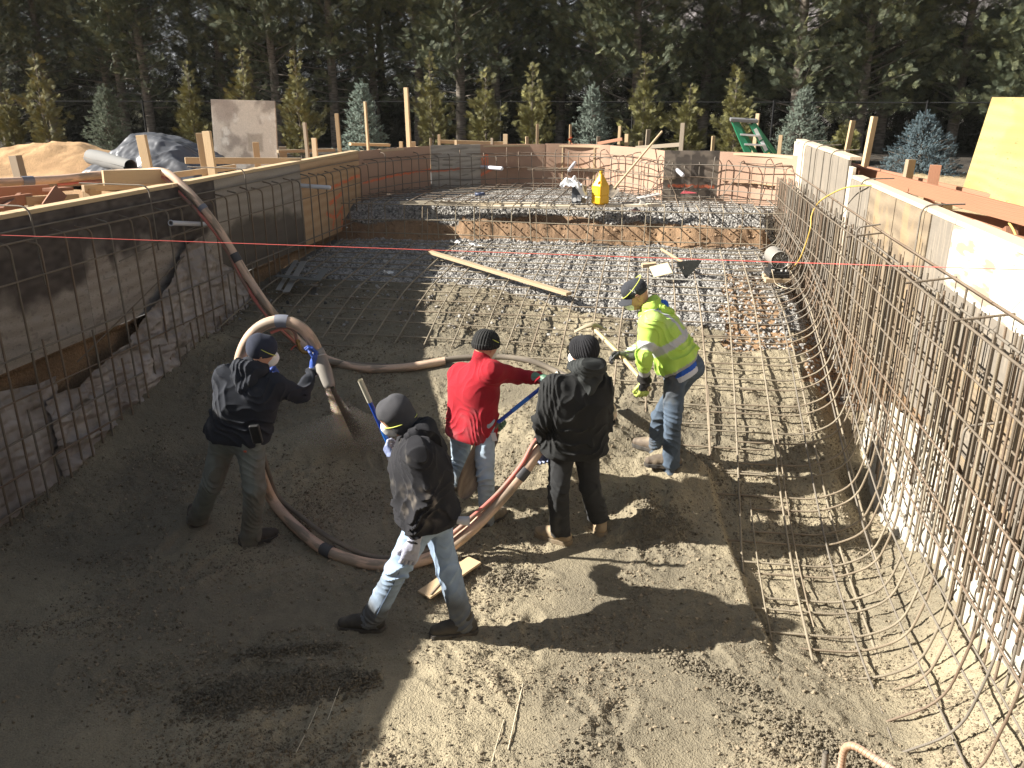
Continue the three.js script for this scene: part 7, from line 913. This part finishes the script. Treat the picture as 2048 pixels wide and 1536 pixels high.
{ // torpedo heater on the right
  const T = thing('torpedo_heater', 'grey torpedo heater with round wire grille on a black tank by the cage', 'heater'), p = at(1553, 557, 'z', -10.55).add(V(0, 0.02, 0)), G = std([0.36, 0.34, 0.31], 0.45, { metalness: 0.3 }), K = std([0.018, 0.018, 0.019], 0.45); const r = 0.155, Lb = 0.62, cy = p.y + 0.33; const yaw = 0.1;
  const pt = (x, y, z) => V(p.x + x * Math.cos(yaw) + z * Math.sin(yaw), y, p.z - x * Math.sin(yaw) + z * Math.cos(yaw)); const Z = (g) => { g.rotateX(Math.PI / 2); g.rotateY(yaw); g.translate(p.x, cy, p.z); return g; };
  mesh('barrel', Z(lathe([[r * 0.96, -Lb + 0.12], [r, -Lb + 0.14], [r, 0.1], [r * 1.03, 0.105], [r * 1.03, 0.125], [r * 0.97, 0.125], [r * 0.95, 0.0], [r * 0.3, -0.02], [0, -0.02]], 40)), G, T);
  const wires = []; for (let i = 1; i <= 6; i++) { const t = new THREE.TorusGeometry(r * i / 6.2, 0.0022, 4, 36); t.rotateY(yaw); t.translate(pt(0, 0, 0.12).x, cy, pt(0, 0, 0.12).z); wires.push(t); } for (let i = 0; i < 12; i++) { const a = i / 12 * 6.283; wires.push(tube([pt(0.03 * Math.cos(a), cy + 0.03 * Math.sin(a), 0.122), pt(r * Math.cos(a), cy + r * Math.sin(a), 0.122)], 0.002, 1, 4)); } mesh('grille', merge(wires), std([0.3, 0.29, 0.27], 0.4, { metalness: 0.5 }), T);
  const cone = new THREE.TorusGeometry(0.055, 0.013, 8, 3); cone.rotateZ(0.4); cone.rotateY(yaw); const cp = pt(-0.02, cy, 0.1); cone.translate(cp.x, cp.y, cp.z); mesh('burner_cone', cone, K, T);
  const sad = box(0.3, 0.14, 0.3, 0.03); moved(sad, p.x, p.y + 0.15, p.z - 0.05, 0, yaw); mesh('saddle', sad, K, T); mesh('tank', moved(box(0.36, 0.13, 0.46, 0.025), p.x, p.y + 0.065, p.z - 0.08, 0, yaw), K, T); mesh('tank_seam', moved(box(0.364, 0.006, 0.464, 0.002), p.x, p.y + 0.075, p.z - 0.08, 0, yaw), std([0.1, 0.1, 0.1], 0.5), T); for (const x of [-0.1, 0.05, 0.13]) { const q = pt(x, p.y + 0.145, 0.12); mesh('knob', moved(new THREE.CylinderGeometry(0.022, 0.022, 0.03, 12), q.x, q.y, q.z), std([0.55, 0.54, 0.52], 0.4), T); }
  mesh('top_screw', moved(new THREE.CylinderGeometry(0.03, 0.03, 0.02, 12), p.x, cy + r, p.z - 0.05), K, T); T.scale.setScalar(0.68); T.position.copy(p).multiplyScalar(0.32);
  tag(mesh('wood_block', moved(box(0.3, 0.05, 0.12), p.x, p.y - 0.027, p.z + 0.06, 0, yaw), M.pine), 'pale wood block under the front of the heater', 'offcut'); tag(mesh('wood_block', moved(box(0.3, 0.05, 0.12), p.x, p.y - 0.027, p.z - 0.16, 0, yaw), M.pine), 'wood block hidden under the back of the heater', 'offcut');
  tag(mesh('power_cord', tube([pt(-0.09, p.y + 0.11, 0.09), pt(-0.085, p.y + 0.07, 0.13), pt(-0.06, p.y, 0.13), pt(-0.03, p.y - 0.06, 0.16), pt(0.1, p.y - 0.08, 0.3), pt(0.4, p.y - 0.09, 0.25)], 0.006, 6, 6), std([0.5, 0.42, 0.3], 0.6)), 'pale power cord hanging from the heater', 'cord'); }
tag(mesh('extension_cord', tube([at(1760, 375, 'x', 2.3), at(1741, 371, 'x', 2.12), at(1693, 375, 'x', 2.0), at(1655, 392, 'x', 1.9), at(1634, 409, 'x', 1.84), at(1623, 432, 'x', 1.8), at(1621, 456, 'x', 1.79), at(1610, 492, 'x', 1.76), at(1597, 522, 'x', 1.72), at(1580, 540, 'x', 1.66)], 0.008, 8, 7), std([0.62, 0.42, 0.1], 0.5)), 'yellow extension cord drooping over the right wall to the heater', 'cord');
tag(mesh('strap', tube([at(2018, 446, 'x', 2.9), at(2026, 458, 'x', 2.86), at(2034, 476, 'x', 2.86)], 0.009, 4, 6), std([0.62, 0.46, 0.14], 0.6)), 'yellow strap hanging on the middle redwood beam', 'strap');
tag(mesh('string_line', tube([at(-40, 469, 'x', -5.08), at(600, 491, 'z', -6.0), at(1400, 519, 'z', -6.05), at(2090, 541, 'x', 2.1)], 0.0026, 6, 5), std([0.72, 0.12, 0.1], 0.6)), 'taut red string line stretched across the pool', 'string');
// thin wires left in the near floor
for (const [a, b, r, l] of [[[1046, 1368], [1016, 1500], 0.004, 'long pale guide wire set in the sunlit near floor'], [[1008, 1440], [984, 1524], 0.003, 'short pale guide wire left of the long one'], [[648, 1385], [592, 1505], 0.003, 'dim guide wire in the shaded near floor'], [[690, 1345], [655, 1440], 0.003, 'dim guide wire beside another in the shaded near floor']]) { const p = onFloor(...a, 0.006), q = onFloor(...b, 0.006); const m = p.clone().lerp(q, 0.5); m.y = floorH(m.x, m.z) + 0.008; tag(mesh('guide_wire', tube([p, m, q], r, 6, 5), std([0.55, 0.48, 0.36], 0.6)), l, 'wire'); }
// what belongs together
const groups = { wooden_stake: 'wooden stakes round the forms', cypress_tree: 'tall cypresses of the hedge', arborvitae: 'young arborvitae along the hedge', spruce_tree: 'small spruces along the hedge', person: 'workers on the pool floor', pipe: 'pipe stubs through the forms', redwood_beam: 'redwood beams along the right wall', brace_board: 'brace boards outside the forms', plank: 'planks on the rebar', hose: 'concrete hoses', shovel: 'shovels', guide_wire: 'guide wires in the near floor', plastic_scrap: 'plastic scraps on the gravel', rebar_cage: 'rebar along the walls', rebar_mat: 'rebar mats over the floor', formwork_wall: 'formwork walls of the pool' };
for (const o of scene.children) { const g = groups[o.name.replace(/_\d{3}$/, '')]; if (g && o.userData.label) o.userData.group = g; }
scene.traverse((o) => { if (o.isMesh) { o.castShadow = true; o.receiveShadow = true; } });
camera.updateProjectionMatrix();
renderer.render(scene, camera);
